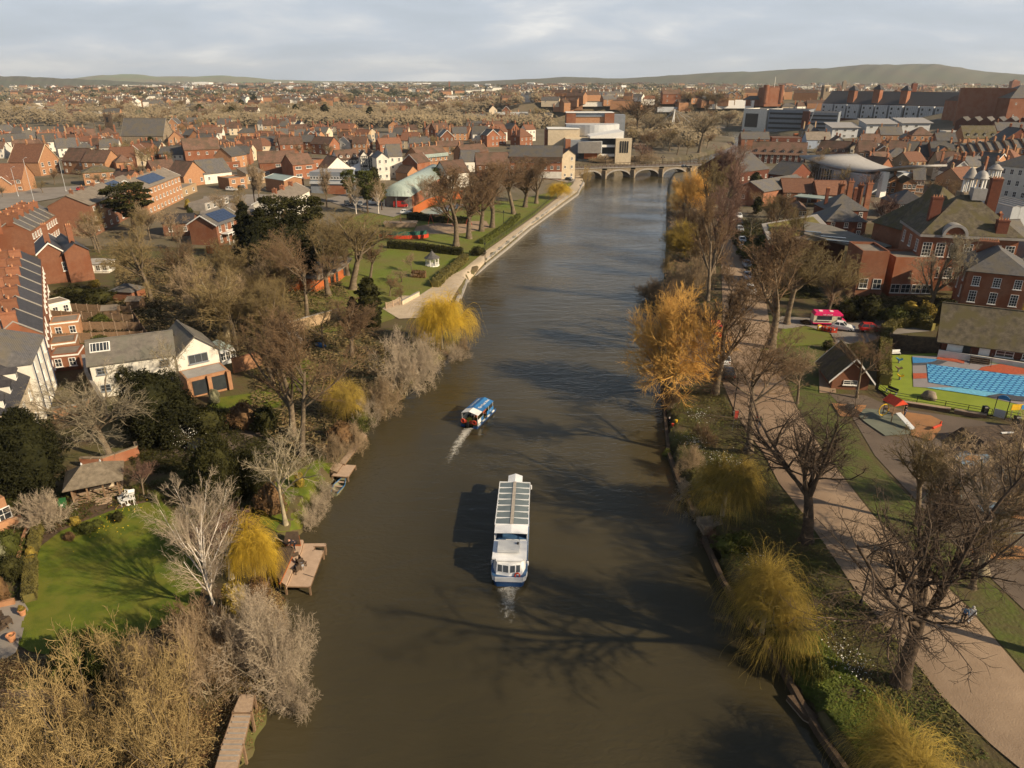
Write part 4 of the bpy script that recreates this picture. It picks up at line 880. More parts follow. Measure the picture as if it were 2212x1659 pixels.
# garden strips
FG='fences between the long narrow gardens'
for i,(a_,b_,c_,m_)in enumerate([((115,690),(290,700),1.8,'fence_wood'),((118,715),(305,716),1.8,'fence_wood'),((118,742),(312,736),1.8,'timber'),((150,775),(340,760),1.8,'timber'),((122,672),(285,680),1.7,'fence_wood'),((176,790),(350,772),1.7,'timber_pale')]):
 poly_wall('garden_fence',[a_,b_],c_,.07,m_,'%s timber fence up the narrow gardens behind the near terrace'%ordn([2,3,4,5,1,0+6][i]-1),cat='fence',group=FG,posts='timber_pale')
poly_wall('garden_fence',[(290,690),(310,720),(345,770)],1.7,.07,'fence_wood','timber fence closing off the ends of the narrow gardens',cat='fence',posts='fence_wood')
for i,(u1,v1,u2,v2,hh_,D_,w_,lb)in enumerate([(107,700,168,693,3.0,4,'brick_orange','flat roofed brick extension with tan fascia behind the terrace'),(107,745,162,738,2.8,4,'brick_orange','flat roofed brick extension with white edge behind the white end house'),(105,660,150,650,2.6,4,'render_white','white lean to extension with pale roof behind the terrace'),(107,770,168,764,2.6,4,'brick_red','low brick outhouse with a parapet beside the garden strips')]):
 house((u1,v1),(u2,v2),hh_,D_,'f',w_,'felt',0,lb,name='extension',cat='building',win=((1,2),),parapet=.2,band=('white_paint',hh_-.1,.25))
for u,v,r_,m_,lb in[(240,692,.3,'timber','dark timber shed near the strip gardens'),(330,760,0,'slate_dark','blue grey shed at the end of a strip garden'),(290,672,0,'timber','timber shed behind the reddish bush garden')]:
 p=P(u,v);house(at=p,W=2.6,rot=r_,H=2.0,D=2.2,kind='g',wall=m_,roof='felt',label=lb,name='shed',cat='shed',pitch=25,win=(),deep=.2,over=.15)
p=P(207,590);house(at=p,W=6,rot=.1,H=2.2,D=4,kind='h',wall='render_white',roof='lead',label='white conservatory with pale roof beside the tall brick gable',name='conservatory',cat='building',pitch=20,win=((1,4),),side='r',sw=(1,2),deep=.3)
p=P(265,650);house(at=p,W=5,rot=-.2,H=2.0,D=4,kind='h',wall='brick_red',roof='slate',label='small octagonal brick garden house with slate roof in the shade',name='garden_house',cat='building',pitch=28,win=(),deep=.3)
# greenhouse
p=P(637,752);e_=empty('greenhouse',p,.5,'small aluminium framed greenhouse in the walled garden','greenhouse')
a=MB();g=MB();W,D=2.6,3.6
for y in np.linspace(0,D,6):
 for s in(-1,1):a.bar((s*W/2,y,0),(s*W/2,y,1.6),.035);a.bar((s*W/2,y,1.6),(0,y,2.4),.035)
for s in(-1,1):a.bar((s*W/2,0,1.6),(s*W/2,D,1.6),.035);a.bar((s*W/2,0,.05),(s*W/2,D,.05),.035);g.add([(s*W/2,0,1.6),(s*W/2,D,1.6),(0,D,2.4),(0,0,2.4)],[(0,1,2,3)]);g.add([(s*W/2,0,0),(s*W/2,D,0),(s*W/2,D,1.6),(s*W/2,0,1.6)],[(0,1,2,3)])
a.bar((0,0,2.4),(0,D,2.4),.04);link('frame',a.mesh('frame','white_paint'),e_)
gm=bpy.data.materials.new('greenhouse_glass');gm.use_nodes=True;gb=gm.node_tree.nodes['Principled BSDF'];gb.inputs['Alpha'].default_value=.35;gb.inputs['Base Color'].default_value=(.5,.55,.55,1);gb.inputs['Roughness'].default_value=.1;MATS['ghglass']=gm
link('glazing',g.mesh('glazing','ghglass'),e_)
# curved timber building
p0,p1=P(690,626),P(748,588);e_=empty('timber_lodge',p0,math.atan2(p1.y-p0.y,p1.x-p0.x),'curved low timber lodge with orange boarded front','building');L=(p1-p0).length;PLACED.append((p0.x,p0.y,10))
wv_,ro_,wd=MB(),MB(),MB();nseg=8
for i in range(nseg):
 x0,x1=L*1.25*(i/nseg)-2,L*1.25*((i+1)/nseg)-2;y0,y1=-1.5*math.sin(math.pi*i/nseg),-1.5*math.sin(math.pi*(i+1)/nseg)
 wv_.add([(x0,y0,-1),(x1,y1,-1),(x1,y1+8,-1),(x0,y0+8,-1),(x0,y0,2.7),(x1,y1,2.7),(x1,y1+8,2.7),(x0,y0+8,2.7)],[(3,2,1,0),(4,5,6,7),(0,1,5,4),(1,2,6,5),(2,3,7,6),(3,0,4,7)])
 ro_.add([(x0,y0-1,2.75),(x1,y1-1,2.75),(x1,y1+9,3.7),(x0,y0+9,3.7),(x0,y0-1,3.0),(x1,y1-1,3.0),(x1,y1+9,3.95),(x0,y0+9,3.95)],[(3,2,1,0),(4,5,6,7),(0,1,5,4),(1,2,6,5),(2,3,7,6),(3,0,4,7)])
 if i in(2,3,5,6):wd.box(((x0+x1)/2,(y0+y1)/2-.06,1.2),(1.1,.1,1.9))
link('wall',wv_.mesh('wall','orange_wood'),e_);link('roof',ro_.mesh('roof','felt'),e_);link('glazing',wd.mesh('glazing','glass_dark'),e_)
# ================================================================ left middle distance, one by one
H_=lambda*a,**k:house(*a,**k)
H_((-20,386),(46,385),5.2,10,'g','brick_orange','tile_red',45,'orange brick house with steep red tiled roof at the left edge',win=((2,4),),wsize=(1.4,1.2),skip=0)
H_((-10,398),(24,397),3.6,4,'x','brick_orange','tile_red',45,'small gabled porch wing of the left edge brick house',name='annex',cat='building',win=((1,1),),barge='white_paint',wsize=(1.4,1.2))
h_=H_((82,350),(126,343),6.2,14,'x','brick_orange','tile_red',45,'orange brick school gable with a tall arched window',name='school',cat='school',win=((2,3),),wsize=(1.6,1.8),barge='render_cream',skip=0,ch=(.6,))
H_((133,346),(178,348),6.2,11,'g','brick_orange','tile_brown',42,'long brick hall with reddish brown roof right of the school gable',name='hall',cat='building',win=((2,4),),skip=.2)
H_((176,349),(226,350),6.2,11,'g','brick_orange','tile_brown',40,'brick wing with cross gable left of the octagonal one',name='hall',cat='building',win=((2,3),))
H_((250,351),(286,349),6.2,8,'h','brick_orange','tile_brown',40,'octagonal looking brick wing with hipped brown roof',name='hall',cat='building',win=((2,2),),wsize=(1.4,1.4),side='r',sw=(2,1))
H_((178,374),(250,370),5.0,10,'h','brick_orange','slate_moss',24,'low wide brick house with pale hipped roof among bare trees',win=((2,4),),wsize=(1.5,1.1))
H_((277,388),(312,384),5.6,12,'x','brick_red','tile_brown',42,'plain red brick gable with two broad chimneys',win=(),ch=(.3,.7),chd=(1.4,.8))
H_((330,366),(380,362),4.6,8,'g','brick_red','tile_brown',40,'brown roofed house behind the solar panelled terrace',win=((1,3),),ch=(.2,.8))
H_((396,382),(446,375),4.2,10,'x','brick_orange','tile_brown',42,'orange brick gabled chapel hall right of the brown terrace',win=((1,2),),wsize=(1.2,1.6))
H_((440,376),(500,370),4.2,12,'g','render_white','slate',40,'white walled house with paired grey gables',win=((1,3),),side='r',sw=(1,1))
H_((494,388),(532,384),4.2,9,'f','brick_orange','felt',0,'flat roofed orange brick building beside the parked cars',name='building',cat='building',win=((2,2),),wsize=(1.5,1.3))
H_((413,354),(518,350),3.4,14,'f','brick_red','felt',0,'long low flat roofed brick building with pale roof',name='building',cat='building',win=((1,5),),wsize=(2.2,1.0),parapet=.2)
H_((398,324),(474,321),8.0,12,'g','brick_red','tile_brown',40,'large plain red brick block with three roof gables',name='building',cat='building',win=((2,4),),ch=(.5,.9))
H_((500,338),(532,333),6.0,10,'g','brick_orange','slate',38,'brick house with long slate roof and triple chimney',win=((2,2),),ch=(.2,.5,.8))
H_((668,350),(700,346),7,10,'f','brick_red','felt',0,'flat topped red brick block behind the long brown roofs',name='building',cat='building',win=((2,3),),side='r',sw=(2,2))
H_((560,352),(640,349),6.0,12,'g','brick_red','tile_brown',36,'long brown roofed brick workshop left of the clad building',name='workshop',cat='building',win=((2,3),),wsize=(2.2,1.2),side='r',sw=(1,1))
H_((632,356),(678,352),6.5,10,'g','brick_red','tile_brown',38,'brick workshop with a wide white upper window band',name='workshop',cat='building',win=((2,2),),wsize=(3.0,1.2),side='r',sw=(1,1))
H_((572,384),(613,390),5.0,9,'g','brick_orange','metal_roof',14,'small brick warehouse with shallow grey sheet roof',name='warehouse',cat='warehouse',win=(),barge='white_paint')
H_((531,376),(572,373),4.2,12,'m','brick_buff','felt',6,'low buff garage block left of the small brick warehouse',name='garage',cat='garage',win=((1,3),))
H_((442,440),(494,424),2.6,6,'f','concrete','felt',0,'row of pale flat roofed garages in the back gardens',name='garage',cat='garage',win=((1,4),),wsize=(1.8,1.8),parapet=.1)
h_=H_((668,372),(745,373),8.0,12,'f','clad_grey','lead',0,'blue grey clad building with a strip of twelve upper windows',name='office',cat='office',win=(),parapet=.15)
add_windows(h_[0],'f',h_[1],12,8,1,12,.85,1.1,False,0,z0=5.4,bars=(0,0))
a=MB();a.box((h_[1]*.22,-.15,1.4),(h_[1]*.52,.3,3.4));a.box((0,-.35,4.1),(h_[1]+.2,.7,.9),mi=1);link('brick_base',a.mesh('brick_base',['brick_red','clad_light']),h_[0]);add_windows(h_[0],'f',h_[1],12,3,1,2,1.5,1.3,False,0,z0=1.0,x0=.45,x1=.95,bars=(1,1))
H_((706,364),(756,360),4.6,10,'x','render_white','tile_brown',38,'white gabled house left of the timber framed inn',win=((1,2),),side='r',sw=(1,2))
def framing(h__,n=6,rows=3):
 a=MB();W,H=h__[1],h__[3]
 for i in range(n+1):a.box((-W/2+W*i/n,-.06,H/2),(.22,.08,H))
 for j in range(rows+1):a.box((0,-.08,H*j/rows+.1),(W,.08,.24))
 for i in range(n):
  for j in range(rows):a.bar((-W/2+W*(i+.15)/n,-.07,H*(j+.1)/rows),(-W/2+W*(i+.85)/n,-.07,H*(j+.9)/rows),.09)
 link('timber_frame',a.mesh('timber_frame','black_paint'),h__[0])
h_=H_((731,346),(777,343),6.5,9,'g','render_white','tile_brown',42,'black and white timber framed range with long brown roof',name='inn',cat='inn',win=((2,4),),dorm=3);framing(h_)
for i,(u0,u1)in enumerate(((778,796),(797,814))):
 h_=H_((u0,338),(u1,337.5),9.0,10,'x','render_white','tile_brown',48,'%s of the two tall black and white timber gables'%['left','right'][i],name='inn',cat='inn',win=((3,1),),wsize=(2.4,1.3),group='tall timber framed gables');framing(h_,4,4)
h_=H_((813,342),(840,341),9.5,11,'x','render_white','slate',38,'left gable of the tall white house beside the timber framed inn',win=((3,2),),skip=0)
h_=H_((840,338),(869,337),9.5,12,'g','render_white','slate',38,'tall white house with broad slate roof right of its white gable',win=((3,2),),skip=0)
H_((869,350),(901,352),7.5,10,'x','brick_red','tile_brown',40,'red brick gable with a white triple window',win=((1,1),),wsize=(2.6,2.0),barge='white_paint')
H_((880,374),(905,371),3.8,8,'x','brick_orange','tile_brown',38,'low brick gable in front of the red gable with triple window',win=((1,1),))
h_=H_((905,338),(966,332),8.0,10,'g','brick_orange','tile_brown',38,'long brick terrace wrapped in green scaffold sheeting at the eaves',name='terrace',cat='building',win=((2,6),),ch=(.1,.35,.6,.85));K('sheeting',MB().box((0,-.8,7.9),(h_[1],.1,1.6)),'metal_roof',h_[0])
a=MB()
for i in range(12):a.box((-h_[1]/2+h_[1]*(i+.5)/12,-.85,4.0),(.1,.1,8))
a.box((0,-.85,2.7),(h_[1],.1,.1));a.box((0,-.85,5.3),(h_[1],.1,.1));link('scaffold',a.mesh('scaffold','grey_metal'),h_[0])
h_=H_((937,372),(966,376),6.0,12,'x','render_white','tile_brown',46,'white steep gabled house with black timbers at the park edge',win=((2,2),),side='r',sw=(2,2),barge='black_paint')
H_((1000,349),(1040,348),5.0,12,'g','render_white','slate',38,'white house with slate roof left of the brown brick range',win=((1,2),))
H_((1030,356),(1100,355),6.2,12,'g','brick_red','tile_brown',38,'brown roofed brick range between the park trees and the hotel',name='building',cat='building',win=((2,5),))
H_((1000,330),(1055,326),6.5,9,'g','brick_orange','tile_brown',38,'orange brick house with brown roof and end stacks',win=((2,3),),ch=(.05,.9),side='r',sw=(2,1))
# marquee
p=P(775,382);e_=empty('marquee',p,0,'white peaked marquee in front of the timber framed inn','marquee');s=mpp(p)*62/2;PLACED.append((p.x,p.y,s))
K('canopy',MB().add([(-s,0,2.6),(s,0,2.6),(s,12,2.6),(-s,12,2.6),(0,6,6.0)],[(0,1,4),(1,2,4),(2,3,4),(3,0,4),(3,2,1,0)]),'white_paint',e_);a=MB()
for x in(-s+.2,s-.2):
 for y in(.2,11.8):a.bar((x,y,-.5),(x,y,2.7),.1)
link('frame',a.mesh('frame','grey_metal'),e_)
# barrel roofed depot
p0,p1=P(832,447),P(893,446);W=(p1-p0).length;e_=empty('depot',(p0+p1)/2,math.atan2((p1-p0).y,(p1-p0).x)-.25,'large depot with a green grey barrel roof and open front','warehouse');D=60;PLACED.append(((p0.x+p1.x)/2+8,p0.y+D/2,30))
Hd=Hv(p0,421);a=MB();a.box((0,D/2,Hd/2-.5),(W,D,Hd+1));link('wall',a.mesh('wall','brick_red'),e_)
a=MB();k=12;pr=[(-W/2-.4+(W+.8)*i/k,Hd+4.2*math.sin(math.pi*i/k)**.9)for i in range(k+1)]
vs=[(x,y,z)for y in(-4,D+.5)for x,z in pr];a.add(vs,[(i,i+1,k+2+i,k+1+i)for i in range(k)]+[tuple(range(k+1))[::-1],tuple(range(k+1,2*k+2))]);link('roof',a.mesh('roof','metal_roof',True),e_)
a=MB();a.box((0,-3.8,Hd+.9),(W*.94,.2,1.7));
for i in range(1,7):a.box((-W*.47+W*.94*i/7,-3.95,Hd+.9),(.12,.1,1.7),mi=1)
link('glazed_screen',a.mesh('glazed_screen',['clad_light','grey_metal']),e_);K('opening',MB().box((0,-.08,Hd*.45),(W*.94,.12,Hd*.85)),'concrete',e_)
for x in(-.45,0,.45):K('post',MB().box((x*W,-3.6,Hd/2),(.3,.3,Hd)),'grey_metal',e_)
# church with dark tower
h_=H_((262,293),(352,293),7,16,'g','stone','slate',52,'long slate roofed stone church with cream gable copings',name='church',cat='church',win=((1,6),),wsize=(1.2,2.6),barge='concrete')
p=P(243,302);H=Hv(p,247);e_=empty('church_tower',p,.2,'slim dark stone church tower with corner pinnacles','tower');PLACED.append((p.x,p.y,6))
a=MB();s=mpp(p)*13;a.box((0,0,H/2-1),(s,s,H+2));a.box((0,0,H*.55),(s+.6,s+.6,.5));link('wall',a.mesh('wall','bark_dark'),e_)
for x in(-1,1):
 for y in(-1,1):K('pinnacle',MB().box((x*s*.45,y*s*.45,H+1.2),(s*.16,s*.16,3.4),taper=.1),'bark_dark',e_)
K('louvre',MB().box((0,-s/2-.05,H*.8),(s*.35,.15,H*.2)),'black_paint',e_)
# riverside hotel
h_=H_((1100,340),(1214,341),9.0,16,'g','brick_red','slate',30,'long riverside hotel with brown mansard storey and grey roof',name='hotel',cat='hotel',win=((3,8),),wsize=(1.3,1.5),skip=0)
h2=H_((1214,335),(1243,334),11.0,15,'x','render_cream','slate',34,'cream painted gable end of the riverside hotel',name='hotel',cat='hotel',win=((3,2),),skip=.4,sky=0)
K('mansard',MB().box((0,-.15,8.2),(h_[1],.5,2.4)),'tile_brown',h_[0]);K('white_base',MB().box((h_[1]*.14,-.14,1.3),(h_[1]*.72,.25,3.0)),'render_white',h_[0])
# ================================================================ theatre beyond the bridge
p=P(1262,350);e_=empty('theatre',p,0,'modern theatre of cream, brick and zinc volumes behind the stone bridge','theatre');PLACED.append((p.x+4,p.y+25,34))
def tx(u,v,y):
 """where pixel u, v falls on the upright plane y metres behind the theatre's foot"""
 d=ray(u,v);t=(p.y+y)/d[1];return d[0]*t-p.x,CAMZ+d[2]*t-p.z
def blk2(name,u0,u1,v0,v1,y,D,m,slope=0):
 x0,z1=tx(u0,v1,y);x1,z0=tx(u1,v0 or 352,y);z0=z0 if v0 else-2;s_=tx(u1,v1-slope,y)[1]-z1;a=MB();vs=[(x0,y,z0),(x1,y,z0),(x1,y+D,z0),(x0,y+D,z0),(x0,y,z1),(x1,y,z1+s_),(x1,y+D,z1+s_),(x0,y+D,z1)]
 a.add(vs,[(3,2,1,0),(4,5,6,7),(0,1,5,4),(1,2,6,5),(2,3,7,6),(3,0,4,7)]);return link(name,a.mesh(name,m),e_)
blk2('cream_wall',1184,1250,0,279,22,14,'render_cream');blk2('brick_wall',1178,1184,0,280,23,12,'brick_red');blk2('parapet',1183,1252,279,277.5,21.6,15,'white_paint')
blk2('cream_wall',1222,1300,0,299,14,12,'render_cream');blk2('upper_wall',1222,1300,0,304,6,10,'clad_grey');blk2('brick_stack',1222,1232,330,301,4,3,'brick_red')
blk2('slatted_screen',1249,1300,331,307,-1.5,3,'clad_light',2)
for i in range(20):blk2('slat',1250+2.5*i,1250.7+2.5*i,331,306,-1.75,.15,'concrete')
blk2('lower_wall',1249,1292,0,331,1.2,6,'glass_dark');blk2('orange_panel',1262,1291,342,327,.6,.6,'orange_wood');blk2('cream_post',1291,1298,0,325,.3,2,'render_cream')
blk2('glass_front',1299,1342,0,300,3,12,'glass_dark',5)
for v_ in(338,318):blk2('terrace_band',1297,1342,v_,v_-5,.5,4,'white_paint')
for i in range(12):blk2('mullion',1300+3.5*i,1300.6+3.5*i,0,300,2.9,.12,'black_paint')
blk2('white_roof',1275,1347,299,295,-1,20,'white_paint',11);blk2('pylon_wall',1331,1362,0,299,-2,3,'render_cream')
for i in range(4):blk2('slot',1340+5*i,1341.5+5*i,330,305,-2.2,.2,'black_paint')
a=MB();pts=[(tx(1222+115*i/12,290,34)[0],34-10*math.sin(math.pi*(i/12)))for i in range(13)];z0_,z1_=tx(1280,292,30)[1],tx(1280,269,30)[1]
a.add([(x,y,z)for z in(z0_,z1_)for x,y in pts],[(i,i+1,14+i,13+i)for i in range(12)]);a.add([(x,y,z1_)for x,y in pts]+[(pts[-1][0],46,z1_),(pts[0][0],46,z1_)],[tuple(range(15))])
link('zinc_drum',a.mesh('zinc_drum','clad_light'),e_)
blk2('brick_tower',1240,1312,275,250,46,10,'brick_orange');blk2('brick_tower',1224,1243,275,244,44.6,12,'brick_red');blk2('brick_tower',1307,1326,275,244,44.5,12,'brick_red');blk2('grey_band',1243,1307,252,243,45.5,11,'clad_grey');blk2('parapet',1223,1327,243.8,242.6,44.2,13,'white_paint');blk2('rear_wall',1327,1345,0,248,52,10,'clad_grey')
# ================================================================ stone bridge
pa,pb=P(1248,384),Vector(onz(1530,378,0));pa=Vector(onz(1246,388,0));dv=pb-pa;L=dv.length;e_=empty('stone_bridge',(pa.x,pa.y,0),math.atan2(dv.y,dv.x),'stone road bridge of round arches across the river','bridge')
HB=Hv(Vector((onz(1380,385,0))),362);PLACED.append((pa.x+L/2,pa.y,L/2));sB=mpp(Vector(onz(1380,385,0)))
def bx(u):return(u-1246)*sB
piers=[1246,1308,1374,1441,1508,1570];Wb=9.0;pw=2.6;a=MB()
for j in range(len(piers)-1):
 x0,x1=bx(piers[j])+pw/2,bx(piers[j+1])-pw/2;c=(x0+x1)/2;r=(x1-x0)/2;kz=(HB-1.4)/r*.92;n_=18
 ar=[(c-r*math.cos(math.pi*i/n_),max(-1,.2+r*kz*math.sin(math.pi*i/n_)))for i in range(n_+1)]
 for y in(0,Wb):
  for i in range(n_):q=[(ar[i][0],y,ar[i][1]),(ar[i+1][0],y,ar[i+1][1]),(ar[i+1][0],y,HB),(ar[i][0],y,HB)];a.add(q,[(0,1,2,3)]if y==0 else[(3,2,1,0)])
 a.add([(x,y,z)for y in(0,Wb)for x,z in ar],[(i,n_+1+i,n_+2+i,i+1)for i in range(n_)])
 b_=MB()
 for i in range(n_):
  (xa,za),(xb,zb)=ar[i],ar[i+1];na=Vector((xa-c,0,(za-.2)/kz)).normalized()*.7;nb_=Vector((xb-c,0,(zb-.2)/kz)).normalized()*.7
  b_.add([(xa,-.12,za),(xb,-.12,zb),(xb+nb_.x,-.12,zb+nb_.z),(xa+na.x,-.12,za+na.z),(xa,.1,za),(xb,.1,zb),(xb+nb_.x,.1,zb+nb_.z),(xa+na.x,.1,za+na.z)],[(0,1,2,3),(3,2,6,7),(1,0,4,5)])
 link('arch_ring',b_.mesh('arch_ring','concrete'),e_)
for u in piers[1:-1]:
 K('pier',MB().prism([(bx(u)-pw/2,0),(bx(u),-1.6),(bx(u)+pw/2,0),(bx(u)+pw/2,Wb),(bx(u),Wb+1.6),(bx(u)-pw/2,Wb)],-2.5,HB-1.2),'stone',e_)
a.box((bx(1246)-4,Wb/2,HB/2-1),(10.4,Wb,HB+2));a.box((bx(1590),Wb/2,HB/2-1),(14,Wb,HB+2));link('spandrel_wall',a.mesh('spandrel_wall','stone'),e_)
x0,x1=bx(1232),bx(1610);K('deck',MB().box(((x0+x1)/2,Wb/2,HB-.15),(x1-x0,Wb-.2,.5)),'asphalt',e_)
K('cornice',MB().box(((x0+x1)/2,-.15,HB+.05),(x1-x0,.5,.3)),'concrete',e_)
for y in(0.1,Wb-.1):
 a=MB();nb=40
 for i in range(nb):a.box((x0+(x1-x0)*(i+.5)/nb,y,HB+.65),(.22,.2,.9))
 a.box(((x0+x1)/2,y,HB+1.2),(x1-x0,.35,.22));link('balustrade',a.mesh('balustrade','bark_dark'),e_)
for u in(1310,1376,1443,1510):
 a=MB();a.bar((bx(u),.3,HB+1.2),(bx(u),.3,HB+4.6),.10,6);a.box((bx(u),.3,HB+3.9),(1.5,.08,.08));
 for d_ in(-.75,.75,0):a.lathe([(.05,0),(.24,.15),(.24,.5),(.08,.7)],(bx(u)+d_,.3,HB+(3.9 if d_ else 4.6)),6)
 link('bridge_lamp',a.mesh('bridge_lamp','black_paint'),e_)
 # ================================================================ cable stayed footbridge
p=P(1449,292);p=Vector((p.x,p.y,1));H=Hv(p,236);e_=empty('footbridge',p,0,'slim cable stayed footbridge with one tall white mast','footbridge');s=mpp(p)
K('mast',MB().bar((-1.2,0,-3),(1.5,0,H),.5,8,.3).bar((1.8,0,-3),(1.5,0,H),.45,8,.3),'white_paint',e_)
qa,qb=Vector((-30*s*1.1,6,7)),Vector((95*s*1.1,-14,9));a=MB();d_=qb-qa;n_=Vector((-d_.y,d_.x,0)).normalized()*1.6
for k0,k1 in((0,.5),(.5,1)):
 c0,c1=qa+d_*k0,qa+d_*k1;a.add([c0-n_,c1-n_,c1+n_,c0+n_]+[v-Vector((0,0,.8))for v in(c0-n_,c1-n_,c1+n_,c0+n_)],[(0,1,2,3),(7,6,5,4),(4,5,1,0),(6,7,3,2)])
link('deck',a.mesh('deck','concrete'),e_);a=MB()
for k in(0,.06,.4,.6,.8):q=qa+d_*k;a.bar((1.5,0,H*.98),q,.14,4)
a.bar((1.5,0,H*.98),(-8,-30,0),.14,4);link('stay_cable',a.mesh('stay_cable','clad_light'),e_)
K('handrail',MB().bar(qa-n_+Vector((0,0,1.1)),qb-n_+Vector((0,0,1.1)),.08).bar(qa+n_+Vector((0,0,1.1)),qb+n_+Vector((0,0,1.1)),.08),'grey_metal',e_)
# ================================================================ shopping centre on the hill
SHB='shopping centre'
h_=house(base=((1772,262),(2050,275),222),D=30,kind='g',wall='brick_dark',roof='slate_dark',rise=11,label='huge black roofed shopping centre with pale panelled upper floors on the hill',name='shopping_centre',cat='shopping centre',win=(),over=.4)
e_,W,D,H,rise,ro=h_;PLACED.append((e_.location.x,e_.location.y,W*.5));add_windows(e_,'f',W,D,H,3,26,2.2,2.6,False,.35,bars=(0,0),fr='glass_dark')
a=MB();rr_=random.Random(3)
for i in range(9):
 x=-W/2+W*(i+.5)/9;a.box((x,-1.5-.8*(i%3),H*.60),(W/9*.86,4,H*.72));
link('white_bay',a.mesh('white_bay','clad_light'),e_)
a=MB()
for i in range(9):
 x=-W/2+W*(i+.5)/9
 for j in range(3):
  for k in(-.26,.2)[:1+(i+j)%2]:a.box((x+k*W/9,-3.55-.8*(i%3),H*(.36+.22*j)),(1.6,.2,2.0))
 for k in range(8):a.box((x-W/9*.42+W/9*.84*k/7,-3.52-.8*(i%3),H*.6),(.25,.1,H*.7),mi=1)
link('bay_window',a.mesh('bay_window',['glass_dark','clad_grey']),e_)
K('undercroft',MB().box((0,-1,H*.10),(W*.98,5.5,H*.26)),'brick_dark',e_)
for t_,hh_ in((.22,10),(.42,11),(.63,10.5)):
 x=-W/2+W*t_;s_=W*.05;K('stair_tower',MB().box((x,4,H+hh_/2-1),(s_,s_,hh_+6)),'brick_red',e_);K('tower_roof',MB().box((x,4,H+hh_+4.2),(s_*1.3,s_*1.3,4.2),taper=.15),'slate_dark',e_)
house(base=((2058,272),(2175,275),192),D=40,kind='f',wall='brick_red',roof='felt',label='tall plain red brick end block of the shopping centre',name='shop_block',cat='building',win=(),pitch=0)
house(base=((2062,262),(2120,262),218),D=20,kind='h',wall='brick_red',roof='tile_brown',label='lower red brick block with pyramid roof by the shopping centre',name='shop_block',cat='building',win=(),pitch=35)
house(base=((2170,262),(2260,262),212),D=30,kind='h',wall='brick_red',roof='slate',label='red brick block at the right edge beyond the tall plain block',name='shop_block',cat='building',win=((2,3),),pitch=30)
for i in range(6):
 house(base=((2060+26*i,282),(2085+26*i,283),262),D=16,kind='x',wall='brick_dark',roof='slate',label='%s of the sawtooth dark gables below the tall brick block'%ordn(i),group='sawtooth dark gables',name='shop_block',cat='building',win=((1,1),),pitch=38)
h_=house(base=((1655,285),(1740,288),238),D=30,kind='f',wall='clad_grey',roof='felt',label='grey multi storey car park with stacked open decks, left part',name='car_park_block',cat='car park',win=(),parapet=1.0)
for q in range(2):
 if q:h_=house(base=((1735,283),(1805,285),244),D=30,kind='f',wall='clad_grey',roof='felt',label='grey multi storey car park with stacked open decks, right part',name='car_park_block',cat='car park',win=(),parapet=1.0)
 for j in range(4):K('deck_opening',MB().box((0,-.05,h_[3]*(.2+.22*j)),(h_[1]*.94,.2,h_[3]*.09)),'black_paint',h_[0])
K('stair_block',MB().box((h_[1]*-.48,-1,h_[3]*.55),(h_[1]*.22,3,h_[3]*1.1)),'brick_dark',h_[0])
h_=house(base=((1602,280),(1651,283),236),D=25,kind='f',wall='render_white',roof='felt',label='white box office with one large dark glass front',name='office',cat='office',win=(),parapet=.8);K('glass_front',MB().box((-h_[1]*.12,-.1,h_[3]*.48),(h_[1]*.55,.25,h_[3]*.66)),'glass_dark',h_[0])
p=P(1733,296);H=Hv(p,222);e_=empty('mobile_crane',p,0,'orange mobile crane with raised lattice boom','crane');s=mpp(p)
K('boom',MB().bar((0,0,2),(11*s,0,H*.45),1.0,4,.8),'orange_wood',e_);K('jib',MB().bar((11*s,0,H*.45),(22*s,0,H),.4,4,.25),'grey_metal',e_);K('carrier',MB().box((-2,0,1.5),(10,3,2.4)),'orange_wood',e_)
for x in(-5,-2,1):K('wheel',MB().torus((x,-1.5,.6),.4,.2,'Y'),'black_paint',e_)
# castle, church tower, towers on the skyline
p=P(1661,222);H=Hv(p,188);s=mpp(p)*42;e_=empty('castle',p,.3,'red sandstone castle keep with battlements on the skyline','castle');K('wall',MB().box((0,0,H/2-2),(s,s*.6,H+3)),'brick_red',e_);a=MB()
for i in range(8):a.box((-s/2+s*(i+.5)/8,-s*.3+.3,H+.2),(s/16,.8,1.8))
for x in(-1,1):a.lathe([(s*.13,-H),(s*.13,2.2)],(x*s*.45,-s*.25,H),10)
link('battlement',a.mesh('battlement','brick_red'),e_);K('flagpole',MB().bar((s*.2,0,H),(s*.2,0,H+10),.2),'white_paint',e_)
p=P(1779,218);H=Hv(p,186);s=mpp(p)*12;e_=empty('church_tower',p,.1,'pale square church tower left of the black shopping centre','tower');K('wall',MB().box((0,0,H/2),(s,s,H)),'stone',e_);K('battlement',MB().box((0,0,H+.5),(s*1.08,s*1.08,1.4)),'render_cream',e_);K('louvre',MB().box((0,-s/2,H*.75),(s*.3,.3,H*.22)),'black_paint',e_)
for u,vb,vt,w_,m_,lb in[(1969,215,180,10,'brick_dark','brown brick tower block behind the shopping centre roof'),(1820,205,176,8,'stone','round topped pale tower on the wooded skyline'),(2185,205,175,16,'brick_red','red brick tower with white window at the right skyline'),(971,196,177,3,'brick_red','red water tower with thin mast in the distance'),(992,192,190,6,'brick_red','low red block beside the distant tower'),(439,188,178,36,'white_paint','bright white industrial shed far away on the left')]:
 p=P(u,vb);H=max(3,Hv(p,vt));s=mpp(p)*w_;e_=empty('tower_block' if 'white ind' not in lb else 'industrial_shed',p,0,lb,'tower' if 'shed' not in lb else 'shed');link('wall',MB().box((0,0,H/2),(s,s*.7,H)).mesh('wall',m_),e_);link('cap',MB().box((0,0,H+H*.04),(s*.7,s*.5,H*.12),taper=.4).mesh('cap',m_ if m_!='brick_dark' else 'slate'),e_)
